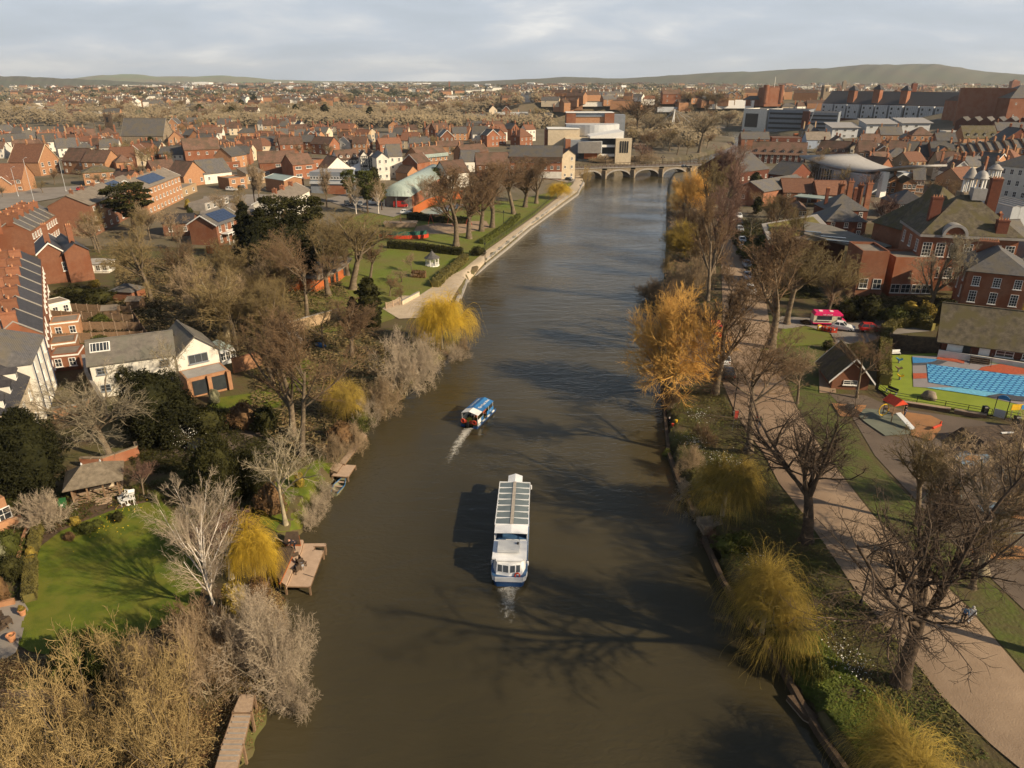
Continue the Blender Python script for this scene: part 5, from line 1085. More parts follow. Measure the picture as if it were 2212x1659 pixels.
 # ================================================================ right bank buildings, one by one
HB2=lambda*a,**k:house(*a,**k)
for i,(u0,u1)in enumerate([(1621,1738),(1760,1824)]):
 HB2(base=((u0,352),(u1,356),332-2*i),D=12,kind='g',wall='brick_dark',roof='tile_brown',pitch=45,label=['long dark brick range with white dormers at the bridge end','short dark brick range with white dormers left of the brick villas'][i],name='mansion_block',cat='building',win=((2,9-3*i),),wsize=(1.2,1.9),dorm=6-2*i,ch=(.1,),skip=0)
HB2((1593,405),(1650,412),6,30,'x','brick_red','slate',26,'brick hall with broad shallow slate gable by the riverside trees',name='school_hall',cat='school',win=((1,2),),wsize=(1.6,1.4),barge='concrete',over=.8)
HB2((1600,372),(1662,364),6,22,'g','brick_dark','slate',30,'long slate roof running back behind the broad gable',name='school_hall',cat='school',win=((1,5),))
HB2((1660,375),(1706,380),7,16,'g','brick_dark','slate',28,'dark slate roofed block with pipework beside the swimming baths',name='building',cat='building',win=((2,3),),side='r',sw=(2,3))
# swimming baths with a swept white roof
p0,p1=P(1760,402),P(1880,425);e_=empty('swimming_baths',p0,math.atan2((p1-p0).y,(p1-p0).x),'white and grey swimming baths with a swept canopy roof','swimming pool');L=(p1-p0).length;PLACED.append(((p0.x+p1.x)/2,p0.y+10,26));H=Hv(p0,358)
K('wall',MB().box((L*.3,12,H/2-1),(L*1.1,22,H+1)),'clad_light',e_);K('glass_front',MB().box((L*.05,.85,H*.62),(L*.42,.4,H*.55)),'glass_dark',e_)
a=MB();k=12
for j in range(k):
 def pr_(t):return(-L*.28+L*1.75*t,H+2.6-4.2*math.sin(math.pi*min(1,t*1.15))*.55-1.2*t+2.2*max(0,t-.6)*3)
 (xa,za),(xb,zb)=pr_(j/k),pr_((j+1)/k);w0=13*(1-.65*j/k);w1=13*(1-.65*(j+1)/k)
 a.add([(xa,12-w0-2,za),(xb,12-w1-2,zb),(xb,12+w1,zb),(xa,12+w0,za),(xa,12-w0-2,za+.7),(xb,12-w1-2,zb+.7),(xb,12+w1,zb+.7),(xa,12+w0,za+.7)],[(3,2,1,0),(4,5,6,7),(0,1,5,4),(2,3,7,6)]+([(3,0,4,7)]if j==0 else[])+([(1,2,6,5)]if j==k-1 else[]))
link('canopy_roof',a.mesh('canopy_roof','lead',True),e_);K('support',MB().box((L*1.05,3,H*.35),(2.0,2.5,H*1.6)),'white_paint',e_)
for i in range(9):K('mullion',MB().box((-L*.14+L*.4*i/8,.6,H*.62),(.18,.2,H*.55)),'white_paint',e_)
# villas and terraces
VG='brick villas below the shopping centre'
for i,(u0,u1,vb,vt,kd,w_)in enumerate([(1850,1888,360,328,'g','brick_orange'),(1888,1915,360,325,'x','brick_orange'),(1916,1952,358,328,'g','brick_orange'),(1955,2000,356,330,'g','brick_red'),(2007,2056,360,330,'g','brick_red')]):
 HB2(base=((u0,vb),(u1,vb+1),vt),D=12,kind=kd,wall=w_,roof='slate' if i>2 else 'tile_brown',label='%s brick villa from the left below the black roofed shopping centre'%ordn(i),group=VG,win=((2,3),),wsize=(1.6,1.8),ch=(.05,.92),barge='white_paint' if kd=='x' else None)
HB2(base=((2018,362),(2046,362),328),D=5,kind='x',wall='brick_red',roof='slate',label='red gabled bay with a large arched white window',name='pub',cat='building',win=((2,1),),wsize=(3.5,3.0))
for i in range(9):
 u=2056+19*i
 HB2(base=((u,356-.8*i),(u+18.6,356-.8*i),331-1.6*i),D=10,kind='g',wall='brick_orange',roof='slate',label='%s house from the left of the orange brick terrace above the white hotel'%ordn(i),group='orange brick terrace',name='terraced_house',cat='terraced house',over=.05,win=((2,2),),wsize=(1.2,1.5),ch=((.02,.5),),pitch=35)
HB2(base=((2078,318),(2150,318),298),D=12,kind='g',wall='brick_orange',roof='slate_moss',label='long brick building with a white dormer band under its roof',name='building',cat='building',win=((1,5),),dorm=4,pitch=48,wsize=(1.5,2))
WG='pale modern blocks with tilted roofs'
for i,(u0,u1,vb,vt)in enumerate([(1795,1850,300,276),(1868,1930,296,268),(1945,2005,292,266)]):
 HB2(base=((u0,vb),(u1,vb),vt),D=14,kind='m',wall='clad_light',roof='lead',label='%s pale modern block with a tilted flat roof under the shopping centre'%ordn(i),group=WG,name='modern_block',cat='building',win=((2,3),),wsize=(2.2,1.6),rise=3,over=1.5)
for i,(u0,u1,vb,vt,kd,w_,rf)in enumerate([(1898,1945,318,291,'g','brick_orange','slate'),(1945,1965,322,298,'x','brick_red','slate'),(1965,2012,316,292,'h','brick_orange','tile_brown'),(1905,1925,338,314,'x','brick_red','tile_brown'),(1860,1898,330,308,'g','render_white','tile_brown'),(1795,1822,332,306,'x','render_white','tile_brown'),(1740,1792,322,302,'g','render_blue','felt'),(1665,1735,318,298,'f','brick_dark','felt'),(1600,1660,318,300,'g','brick_red','slate'),(1960,1990,342,320,'x','brick_orange','tile_brown'),(2020,2062,330,306,'g','brick_red','slate'),(2040,2075,300,285,'f','render_white','felt'),(2150,2212,302,282,'g','brick_red','slate'),(1985,2010,360,338,'g','brick_red','slate_dark'),(1832,1852,352,318,'x','render_cream','tile_brown'),(2160,2230,325,305,'x','brick_dark','slate')]):
 HB2(base=((u0,vb),(u1,vb+.5),vt),D=12,kind=kd,wall=w_,roof=rf,label='%s %s building in the packed streets under the shopping centre'%(ordn(i),{'brick_orange':'orange brick','brick_red':'red brick','render_white':'white walled','render_blue':'blue grey','brick_dark':'dark brick','render_cream':'cream walled'}[w_]),win=((2,3),),wsize=(1.3,1.6),ch=(.1,.85)if kd in 'gx' else())
h_=HB2(base=((2128,424),(2290,446),356),D=14,kind='h',wall='render_white',roof='slate',label='long white hotel with small square top windows at the right edge',name='hotel',cat='hotel',win=(),pitch=30)
add_windows(h_[0],'f',h_[1],14,h_[3],3,9,1.2,1.8,False,0)
for i,(u0,u1,vb,vt,kd,w_,rf,lb)in enumerate([(1908,1945,418,392,'x','brick_orange','tile_brown','brick gable house directly below the swept white roof'),(1945,1975,425,396,'x','brick_orange','slate','orange brick gabled house with cream windows behind the domed hall'),(1968,1992,418,388,'g','brick_orange','slate','small orange brick house with slate roof left of the domes'),
(1690,1758,440,415,'g','brick_red','tile_red','red tiled brick house behind the green canopy'),(1764,1830,440,420,'g','brick_red','tile_red','long red tiled outbuilding right of the bare tree'),(1716,1740,470,452,'h','brick_red','tile_brown','small pyramid roofed brick lodge'),(1782,1868,492,454,'h','brick_dark','slate','dark brick house with slate hip and rusty chimneys'),(1780,1866,512,478,'h','brick_dark','slate','lower dark brick wing in front of the slate hip'),(1930,2000,470,440,'h','brick_dark','slate_dark','dark hipped block with barrel lead roofs left of the domed hall')]):
 HB2(base=((u0,vb),(u1,vb+1),vt),D=12,kind=kd,wall=w_,roof=rf,label=lb,win=((2,3),)if vb-vt>24 else((1,3),),ch=(.1,.8)if i in(0,2,6)else(),wsize=(1.1,1.4),pitch=34)
for i,(u,v,b_)in enumerate([(1806,470,398),(1824,472,392),(1848,466,400),(1866,468,396)]):
 p=P(u,v);H=Hv(p,b_);link_=tag(K('chimney_stack',MB().box((0,0,H/2),(1.6,1.0,H)).box((0,0,H),(1.9,1.3,.4)).lathe([(.2,H),(.25,H+.3),(.15,H+1)],(-.4,0,0),6).lathe([(.2,H),(.25,H+.3),(.15,H+1)],(.4,0,0),6),'brick_red',None,p),'%s of the four tall rusty brick chimneys, from the left'%ordn(i),'chimney','tall rusty chimneys')
p0,p1=P(1712,445),P(1820,450);e_=empty('canopy',p0,math.atan2((p1-p0).y,(p1-p0).x),'long pale green flat canopy roof','canopy');L=(p1-p0).length;H=Hv(p0,424);K('roof',MB().box((L/2,3,H),(L,7,.35)),'metal_roof',e_)
for i in range(5):K('post',MB().box((L*(.05+.225*i),.5,H/2),(.2,.2,H)),'grey_metal',e_)
# sedum roofed modern building
zS=P(1700,640).z;HS=Hv(P(1700,640),565)
h9=MATS.get('sedum')or mat('sedum',(0.22,0.19,0.04),col2=(0.13,0.10,0.03),scale=.5)
def fpoly(pts,z):return[tuple(onz(u,v,z)[:2])for u,v in pts]
zT=zS+7.0;o0=onz(1700,520,zT);e_=empty('museum_wing',(o0[0],o0[1],zS),0,'low modern brick wing with a sedum roof and angled grey metal roof','building');PLACED.append((o0[0],o0[1],14))
loc=lambda pts:[(x-o0[0],y-o0[1])for x,y in fpoly(pts,zT)]
A_=[(1645,484),(1765,463),(1795,496),(1830,520),(1735,516),(1662,526)]
K('wall',MB().prism(loc([(1650,487),(1764,466),(1792,496),(1828,518),(1736,514),(1664,523)])[::-1],-4,6.7),'brick_dark',e_)
K('roof_edge',MB().prism(loc(A_)[::-1],6.7,7.1),'concrete',e_)
K('sedum_roof',MB().prism(loc([(1658,486),(1756,470),(1782,496),(1735,509),(1672,519)])[::-1],7.12,7.3),'sedum',e_)
K('metal_roof',MB().prism(loc([(1736,484),(1795,494),(1870,520),(1925,538),(1900,545),(1857,541),(1736,512)])[::-1],7.35,7.8),'slate_pale',e_)
a=MB()
for(u,v)in[(1748,500),(1800,512),(1812,520)]:q=onz(u,v,zT+.9);a.box((q[0]-o0[0],q[1]-o0[1],7.85),(5.5,1.0,.2),-.5)
link('skylight',a.mesh('skylight','glass_dark'),e_)
h_=HB2(base=((1843,650),(1900,652),548),D=9,kind='f',wall='brick_red',roof='felt',label='red brick tower block end with two tall windows',name='museum_block',cat='building',win=(),near=True,parapet=.6)
add_windows(h_[0],'f',h_[1],9,h_[3],1,2,1.6,2.0,True,0,z0=h_[3]*.28)
h_=HB2(base=((1918,640),(2008,642),562),D=8,kind='f',wall='brick_red',roof='felt',label='flat roofed red brick link below the domed hall',name='museum_block',cat='building',win=(),near=True,parapet=.6,wsize=(1.6,1.8))
add_windows(h_[0],'f',h_[1],8,h_[3],1,4,1.8,1.8,True,.0,z0=.8)
# domed hall
h_=HB2(base=((1966,628),(2168,640),504),D=15,kind='h',wall='brick_red',roof='slate_moss',label='grand red brick hall with swept stone slate roof and white sash windows',name='civic_hall',cat='hall',win=(),near=True,pitch=42,over=.6)
e_,W,D,H,rise,ro=h_;add_windows(e_,'f',W,D,H,1,7,1.7,2.8,True,0,z0=H*.62,bars=(2,3));add_windows(e_,'f',W,D,H,1,7,1.6,2.2,True,.1,z0=H*.26,bars=(2,3));add_windows(e_,'l',W,D,H,2,3,1.5,2.4,True,0,bars=(2,3))
K('cornice',MB().box((0,D/2,H-.35),(W+1.3,D+1.3,.5)),'concrete',e_)
a=MB();k=14;x0=-W*.18;r1,r2=W*.105,W*.135
for i in range(k):
 t0,t1=math.pi*i/k,math.pi*(i+1)/k
 vs=[(x0+r*math.cos(t),y,H-.2+r*math.sin(t))for y in(-1.0,3.5)for r,t in((r1,t0),(r2,t0),(r2,t1),(r1,t1))];a.add(vs,[(0,3,2,1),(4,5,6,7),(1,2,6,5),(0,4,7,3)])
link('arched_pediment',a.mesh('arched_pediment','lead'),e_);K('tympanum',MB().add([(x0+r1*math.cos(math.pi*i/12),-.5,H-.3+r1*math.sin(math.pi*i/12))for i in range(13)],[tuple(range(13))[::-1]]),'brick_red',e_)
for lx,ly,lb in((-W*.02,D*.95,0),(W*.12,D*.55,1)):pass
def lantern(u,v,vt,r,lb):
# a cupola seen at u with its foot on the roof
 q=P(u,560 if u<2110 else 575);
 return None
def cupola(parent,loc,r,h_,name='cupola'):
 c=empty(name,loc);c.parent=parent
 K('base',MB().box((0,0,h_*.12),(r*2,r*2,h_*.5)),'lead',c);cm=MB().bar((0,0,0),(0,0,h_*.42),r*.12,8).mesh('column','white_paint')
 for i in range(8):t=2*math.pi*i/8;link('column',cm,c,(r*.78*math.cos(t),r*.78*math.sin(t),h_*.35))
 link('dome',MB().lathe([(r*1.1,h_*.76),(r*1.1,h_*.80),(r*.98,h_*.82),(r*.92,h_*.92),(r*.7,h_*1.03),(r*.35,h_*1.1),(r*.08,h_*1.13),(r*.05,h_*1.3),(0.01,h_*1.32)],k=16).mesh('dome','lead',True),c)
cupola(e_,(W*.10,D*.48,H+rise*.98),1.25,4.6)
for(x,y,hh_)in((-W*.36,D*.3,6.5),(W*.38,D*.85,9.5),(W*.30,D*.05,3)):
 link('chimney',chimney_mesh(hh_,(2.0,1.4),4,'brick_dark'),ro,(x,y,H))
h2=HB2(base=((1985,600),(2130,592),512),D=18,rise=9,kind='h',wall='brick_red',roof='slate_moss',label='steep swept roofs of the rear range behind the domed hall',name='civic_hall',cat='hall',win=(),pitch=52,over=.5)
e_.location.z+=0
for i,(u,vr,vt,lb)in enumerate([(2062,452,358,'large stone lantern with pale dome behind the hall roofs'),(2118,420,352,'smaller white domed lantern nearer the white hotel')]):
 p=P(u,vr+70);Ht=Hv(p,vt);Hb=Hv(p,vr-38);c=empty('domed_lantern',p,0,lb,'lantern tower');r=mpp(p)*13;K('tower',MB().box((0,0,Hb/2),(r*2.2,r*2.2,Hb)),'stone',c)
 cm=MB().bar((0,0,0),(0,0,(Ht-Hb)*.5),r*.14,8).mesh('column','white_paint')
 for j in range(8):t=2*math.pi*j/8;link('column',cm,c,(r*.8*math.cos(t),r*.8*math.sin(t),Hb))
 link('dome',MB().lathe([(r*1.1,0),(r*1.1,.4),(r*.95,.5),(r*.8,(Ht-Hb)*.2),(r*.4,(Ht-Hb)*.38),(.05,(Ht-Hb)*.44),(.04,(Ht-Hb)*.5)],(0,0,Hb+(Ht-Hb)*.5),16).mesh('dome','concrete',True),c)
h_=HB2(base=((1975,600),(2052,600),512),D=12,kind='h',rise=10,wall='brick_red',roof='slate_moss',label='tall pointed stone slate roof left behind the arched pediment',name='civic_hall',cat='hall',win=())
for i in range(4):
 HB2(base=((2168+18*i,520-i),(2185+18*i,520-i),448),D=16,kind='x',wall='clad_light',roof='lead',label='%s grey sheet roofed bay beside the rear range'%ordn(i),group='grey sheet roofed bays',name='plant_bay',cat='building',win=(),pitch=18,over=.05)
 # near brick house
h_=HB2(base=((2064,690),(2196,706),584),D=14,kind='h',wall='brick_red',roof='slate',label='three storey red brick house with white sash windows and hipped slate roof',near=True,win=(),pitch=33,over=.5,ch=((.35,.75),),chd=(3.2,1.2),pots=8,chh=.4)
e_,W,D,H,rise,ro=h_
for z,hgt_ in((H*.72,1.7),(H*.39,2.1),(H*.08,1.7)):add_windows(e_,'f',W,D,H,1,3,1.2,hgt_,True,0,z0=z,bars=(2,3));add_windows(e_,'l',W,D,H,1,2,1.1,hgt_,True,.3,z0=z,bars=(2,3))
K('door',MB().box((W*.34,-.12,1.1),(1.1,.12,2.3)),'solar',e_)
HB2(base=((2185,640),(2300,650),560),D=14,kind='h',wall='brick_red',roof='slate',label='red brick house cut by the right edge behind the near one',near=True,win=((3,3),),pitch=33)
HB2(base=((2160,600),(2215,598),535),D=12,kind='g',wall='brick_dark',roof='slate',label='dark roofed house between the domed hall and the right edge',win=((2,2),),ch=(.2,))
# pavilion and terrace by the splash pool
h_=HB2(base=((2028,772),(2290,808),727),D=9,kind='g',wall='brick_dark',roof='slate_moss',label='long low brick pavilion with mossy roof above the splash pool',name='pavilion',cat='pavilion',win=(),rise=4.2,over=.9)
e_,W,D,H,rise,ro=h_
K('shutter',MB().box((-W*.37,-.12,H*.5),(W*.17,.15,H*.86)),'white_paint',e_);K('door',MB().box((-W*.29,-.22,H*.42),(1.0,.12,H*.72)),'black_paint',e_);K('shutter',MB().box((-W*.14,-.12,H*.58),(W*.09,.15,H*.45)),'white_paint',e_)
add_windows(e_,'f',W,D,H,1,2,2.4,1.0,True,0,z0=H*.42,x0=.42,x1=.85)
# slate gabled toilet block
h_=HB2(base=((1795,840),(1873,844),812),D=6.5,kind='x',wall='brick_red',roof='slate_moss',rise=3,label='small brick block with a steep slate gable by the dark hedge',name='toilet_block',cat='building',win=((1,1),),wsize=(2.0,.7),barge='white_paint',near=True,over=.7)
# ================================================================ boats
mat('hull_blue',(0.02,0.07,0.20),rough=.35,spec=.5);mat('boat_white',(0.80,0.80,0.80),col2=(0.70,0.70,0.70),scale=.8,rough=.35,spec=.5)
mat('boat_panel',(0.16,0.19,0.19),col2=(0.125,0.15,0.155),scale=.7,rough=.22,spec=.6);mat('boat_strip',(0.42,0.37,0.31),rough=.6);mat('ring_red',(0.62,0.07,0.03),rough=.5)
mat('canopy_blue',(0.035,0.17,0.40),col2=(0.03,0.13,0.32),scale=.6,rough=.6);mat('deck_blue',(0.05,0.12,0.25),rough=.5);mat('pink',(0.72,0.02,0.14),rough=.4);mat('cream_paint',(0.66,0.60,0.44),rough=.4)
mat('jacket_navy',(0.02,0.022,0.035));mat('jacket_blue',(0.08,0.16,0.28));mat('coat_white',(0.75,0.74,0.72));mat('jacket_black',(0.012,0.012,0.014));mat('hivis',(0.75,0.85,0.05));mat('jacket_olive',(0.05,0.06,0.03));mat('jacket_red',(0.4,0.05,0.03));mat('hair_grey',(0.45,0.43,0.40));mat('hair_dark',(0.03,0.02,0.015));mat('denim',(0.05,0.07,0.12))
def text(name,body,size,loc,rot,m,parent,ext=.01):
 c=bpy.data.curves.new(name,'FONT');c.body=body;c.size=size;c.extrude=ext;c.align_x='CENTER';c.align_y='CENTER';c.materials.append(M(m));o=bpy.data.objects.new(name,c);COL.objects.link(o);me=bpy.data.meshes.new_from_object(o.evaluated_get(bpy.context.evaluated_depsgraph_get()));bpy.data.objects.remove(o);return link(name,me,parent,loc,rot)
 # --- long river cruiser, stern towards the camera
q0,q1=Vector(onz(1099,1262,.3)),Vector(onz(1114,1046,1.4));dv=q1-q0;L=math.hypot(dv.x,dv.y)
e_=empty('river_cruiser',(q0.x,q0.y,0),math.atan2(dv.y,dv.x)-math.pi/2,'long white river cruiser with a panelled grey green roof and blue hull','boat');Wd=4.1
sec=[(0,.76,.0),(.25,.92,0),(1.0,1.0,0),(L*.6,1.0,0),(L*.82,.90,.05),(L*.93,.60,.15),(L,.08,.35)]
vs=[];
for y,k,dz in sec:
 w2=Wd/2*k
 for x,z in((-w2,1.15+dz),(-w2*1.0,.62+dz),(-w2*.93,.55),(-w2*.8,-.5),(w2*.8,-.5),(w2*.93,.55),(w2,.62+dz),(w2,1.15+dz)):vs.append((x,y,z))
fs=[];mi_=[]
for i in range(len(sec)-1):
 for j in range(7):fs.append((i*8+j,i*8+j+1,(i+1)*8+j+1,(i+1)*8+j));mi_.append(1 if j in(0,6)else 0)
fs.append(tuple(range(7,-1,-1)));mi_.append(0)
for i in range(len(sec)-1):fs.append((i*8,(i+1)*8,(i+1)*8+7,i*8+7));mi_.append(2)
me=bpy.data.meshes.new('hull');me.from_pydata(vs,[],fs);[me.materials.append(M(m))for m in('hull_blue','boat_white','deck_blue')];me.polygons.foreach_set('material_index',mi_);link('hull',me,e_);e_.scale=(.86,1,1);K('transom',MB().box((0,-.04,.89),(3.08,.1,.5)),'boat_white',e_)
a=MB();a.add([(-1.45,.35,1.15),(0,.10,1.15),(1.45,.35,1.15),(1.85,1.4,1.15),(1.85,4.3,1.15),(-1.85,4.3,1.15),(-1.85,1.4,1.15),(-1.35,.75,2.25),(0,.55,2.25),(1.35,.75,2.25),(1.75,1.6,2.3),(1.75,4.3,2.3),(-1.75,4.3,2.3),(-1.75,1.6,2.3)],[(0,1,8,7),(1,2,9,8),(2,3,10,9),(3,4,11,10),(4,5,12,11),(5,6,13,12),(6,0,7,13),(7,8,9,10,11,12,13)])
link('wheelhouse',a.mesh('wheelhouse','boat_white'),e_)
def quad_on(name,x0,x1,z0,z1,y0,y1,m,par=e_,off=.03):
 return link(name,MB().add([(x0,y0(x0,z0)-off,z0),(x1,y0(x1,z0)-off,z0),(x1,y0(x1,z1)-off,z1),(x0,y0(x0,z1)-off,z1)],[(0,1,2,3)]).mesh(name,m),par)
yf=lambda x,z:(.10+abs(x)/1.45*.25)+(z-1.15)/1.1*(.45+.0*abs(x))
for x0,x1 in((-1.28,-.78),(-.66,-.08),(.14,.68),(.80,1.24)):
 w_=quad_on('window',x0,x1,1.45,2.12,yf,0,'glass_dark');
 K('frame',MB().bar((x0,yf(x0,1.45)-.04,1.45),(x1,yf(x1,1.45)-.04,1.45),.03).bar((x0,yf(x0,2.12)-.04,2.12),(x1,yf(x1,2.12)-.04,2.12),.03),'boat_white',w_)
K('life_ring',MB().torus((.95,.12,1.28),.27,.08,'Y'),'ring_red',e_)
K('cabin_top',MB().box((0,2.55,2.42),(3.9,3.0,.12)).box((0,1.05,2.42),(3.0,.5,.1)),'boat_white',e_)
K('solar_box',MB().box((-.15,2.7,2.75),(2.5,1.7,.30)),'clad_light',e_)
K('vent',MB().lathe([(.12,2.5),(.12,3.0),(.16,3.02),(.1,3.1)],(.9,2.9,0),8),'black_paint',e_)
K('rear_deck',MB().box((.35,5.1,1.2),(2.8,1.7,.08)),'boat_white',e_)
K('seat',MB().box((-1.1,4.9,1.45),(.9,1.1,.5)),'deck_blue',e_)
for x in(-1.9,1.9):
 a=MB();
 for i in range(10):y=4.2+i*(L*.8-4.2)/9;a.bar((x,y,1.1),(x,y,2.95),.04)
 a.bar((x,4.2,1.75),(x,L*.8,1.75),.035);link('side_frame',a.mesh('side_frame','boat_white'),e_)
 K('side_window',MB().box((x*.985,(6.2+L*.8)/2,2.25),(.03,L*.8-6.4,.95)),'glass_dark',e_)
 K('side_wall',MB().box((x*.98,(6.2+L*.8)/2,1.45),(.06,L*.8-6.2,.65)),'boat_white',e_)
 K('fender',MB().lathe([(.02,0),(.12,.05),(.12,.45),(.02,.5)],(x*1.08,2.2,.9),8),'boat_white',e_)
y0,y1=6.1,L*.87;zr=lambda x:3.02-.16*(x/2.0)**2
K('white_awning',MB().add([(-1.98,y0-1.35,2.84),(0,y0-1.5,2.99),(1.98,y0-1.35,2.84),(1.98,y0,2.86),(0,y0,3.02),(-1.98,y0,2.86),(-1.98,y0-1.35,2.78),(0,y0-1.5,2.93),(1.98,y0-1.35,2.78),(1.98,y0,2.8),(0,y0,2.96),(-1.98,y0,2.8)],[(0,1,4,5),(1,2,3,4),(11,10,7,6),(10,9,8,7),(0,6,7,1),(1,7,8,2),(2,8,9,3),(0,5,11,6)]),'boat_white',e_)
n_=7
for i in range(n_):
 ya,yb=y0+(y1-y0)*i/n_,y0+(y1-y0)*(i+1)/n_
 for s in(-1,1):
  xa,xb=(.22,1.98);p_=[(s*xa,ya+.05,zr(xa)),(s*xb,ya+.05,zr(xb)),(s*xb,yb-.05,zr(xb)),(s*xa,yb-.05,zr(xa))];lo_=[(x,y,z-.05)for x,y,z in p_]
  f_=[(0,1,2,3),(7,6,5,4),(0,4,5,1),(1,5,6,2),(2,6,7,3)];K('roof_panel',MB().add(p_+lo_,f_ if s>0 else[q[::-1]for q in f_]),'boat_panel',e_)
a=MB()
for i in range(n_+1):
 y=y0+(y1-y0)*i/n_;a.box((-1.1,y,2.955),(1.85,.08,.1));a.box((1.1,y,2.955),(1.85,.08,.1))
for s in(-1,1):a.box((s*2.0,(y0+y1)/2,2.84),(.08,y1-y0,.1))
link('roof_frame',a.mesh('roof_frame','boat_white'),e_);K('roof_walkway',MB().box((0,(y0+y1)/2,3.03),(.4,y1-y0,.07)),'boat_strip',e_)
K('bow_canopy',MB().add([(-.95,y1+.1,2.78),(0,y1+.1,2.95),(.95,y1+.1,2.78),(.95,y1+1.9,2.70),(0,y1+2.1,2.88),(-.95,y1+1.9,2.70)],[(0,1,4,5),(1,2,3,4),(5,4,1,0)][:2]),'boat_white',e_)
K('bow_post',MB().bar((-.9,y1+1.8,1.3),(-.9,y1+1.8,2.7),.04).bar((.9,y1+1.8,1.3),(.9,y1+1.8,2.7),.04),'boat_white',e_)
K('bow_rail',MB().bar((-1.7,L*.84,2.0),(0,L-.1,2.1),.03).bar((1.7,L*.84,2.0),(0,L-.1,2.1),.03),'boat_white',e_)
K('fender',MB().lathe([(.02,0),(.14,.05),(.14,.5),(.02,.55)],(2.12,y1,2.1),8),'boat_white',e_)
# --- small picnic boat
q0,q1=Vector(onz(1013,924,0)),Vector(onz(1055,884,0));dv=q1-q0;L=6.2;Wd=2.5
e_=empty('picnic_boat',(q0.x,q0.y,0),math.atan2(dv.y,dv.x)-math.pi/2,'small picnic boat under a blue and white canopy with orange life rings','boat')
for s in(-1,1):
 a=MB();pr=[(0,.28),(L*.85,.28),(L,.05)]
 a.add([(s*(Wd/2-w_),y,z)for y,w in((0,.6),(L*.85,.6),(L+.3,.12))for w_,z in((0,.42),(0,-.3),(w,-.3),(w,.42))],[(0,1,5,4),(1,2,6,5),(2,3,7,6),(3,0,4,7),(4,5,9,8),(5,6,10,9),(6,7,11,10),(7,4,8,11),(0,3,2,1),(8,9,10,11)]);link('pontoon',a.mesh('pontoon','hull_blue'),e_)
K('deck',MB().box((0,L/2,.47),(Wd-.1,L,.1)),'leaf_mid',e_)
for i in range(4):K('fender',MB().box((Wd/2+.03,.6+1.6*i,.42),(.14,.8,.16)),'boat_white',e_)
zc=2.25;hw=1.3
def can(name,y0,y1,m):
 a=MB();a.add([(-hw,y0,zc-.25),(-.1,y0,zc+.12),(hw,y0,zc-.25),(hw,y1,zc-.25),(-.1,y1,zc+.12),(-hw,y1,zc-.25)]+[(x,y,z-.05)for x,y,z in[(-hw,y0,zc-.25),(-.1,y0,zc+.12),(hw,y0,zc-.25),(hw,y1,zc-.25),(-.1,y1,zc+.12),(-hw,y1,zc-.25)]],[(0,1,4,5),(1,2,3,4),(11,10,7,6),(10,9,8,7),(0,6,7,1),(1,7,8,2),(2,8,9,3),(3,9,10,4),(4,10,11,5),(5,11,6,0)]);return link(name,a.mesh(name,m),e_)
can('canopy',1.75,5.6,'canopy_blue');can('canopy',.3,1.74,'white_paint')
tl=math.atan2(.37,1.4);text('lettering','The Picnic Boat',.52,(.62,3.7,zc-.02),(0,tl,0),'white_paint',e_).rotation_euler=(Matrix.Rotation(tl,4,'Y')@Matrix.Rotation(math.pi/2,4,'Z')).to_euler()
text('lettering','The Picnic Boat',.45,(-.78,3.7,zc-.04),(0,0,0),'clad_light',e_).rotation_euler=(Matrix.Rotation(-tl*1.05,4,'Y')@Matrix.Rotation(math.pi/2,4,'Z')).to_euler()
for x in(-1.2,1.2):
 for y in(.35,2.2,4.0,5.5):K('post',MB().bar((x,y,.5),(x,y,zc-.25),.03),'white_paint',e_)
for x,y,l_,m in((1.24,1.2,1.7,'white_paint'),(1.24,4.5,2.2,'canopy_blue'),(-1.24,1.3,1.8,'white_paint'),(-1.24,4.3,2.4,'canopy_blue')):link('side_panel',MB().box((x,y,.92),(.05,l_,.62)).mesh('side_panel',m),e_)
K('side_panel',MB().box((1.25,1.75,.92),(.05,.8,.6)),'canopy_blue',e_);text('lettering','CAFE',.22,(1.29,4.5,.95),(math.pi/2,0,math.pi/2),'white_paint',e_)
K('stern_panel',MB().box((-.75,.1,.85),(.8,.06,.5)).box((.6,.1,.85),(1.1,.06,.5)),'jacket_red',e_)
for x in(-.9,.85):K('life_ring',MB().torus((x,.0,.95),.28,.09,'Y'),'ring_red',e_)
K('outboard_motor',MB().box((-.1,-.15,.55),(.35,.4,.6)).box((-.1,-.2,0),(.12,.2,.8)),'black_paint',e_)
K('table',MB().box((0,3.2,1.0),(.8,2.4,.06)).box((0,3.2,.75),(.1,1.8,.5)),'orange_wood',e_);K('awning_flap',MB().box((1.26,2.5,1.82),(.05,1.1,.3)),'orange_wood',e_);PB=e_
# --- rowing boat
q0,q1=Vector(onz(722,1072,0)),Vector(onz(745,1036,0));dv=q1-q0;L=dv.length;e_=empty('rowing_boat',(q0.x,q0.y,0),math.atan2(dv.y,dv.x)-math.pi/2,'old blue grey rowing boat moored below the small jetty','boat')
sec=[(0,.38),(L*.2,.58),(L*.5,.68),(L*.75,.55),(L*.92,.25),(L,.02)];a=MB();vs=[]
for y,w2 in sec:vs+=[(-w2,y,.42),(-w2*.7,y,-.1),(w2*.7,y,-.1),(w2,y,.42),(w2*.86,y,.42),(w2*.55,y,.05),(-w2*.55,y,.05),(-w2*.86,y,.42)]
a.add(vs,[(i*8+j,i*8+(j+1)%8,(i+1)*8+(j+1)%8,(i+1)*8+j)for i in range(5)for j in range(8)]);a.add([(-.38,0,.42),(.38,0,.42),(.27,0,-.1),(-.27,0,-.1)],[(0,1,2,3)]);link('hull',a.mesh('hull','leaf_grey'),e_)
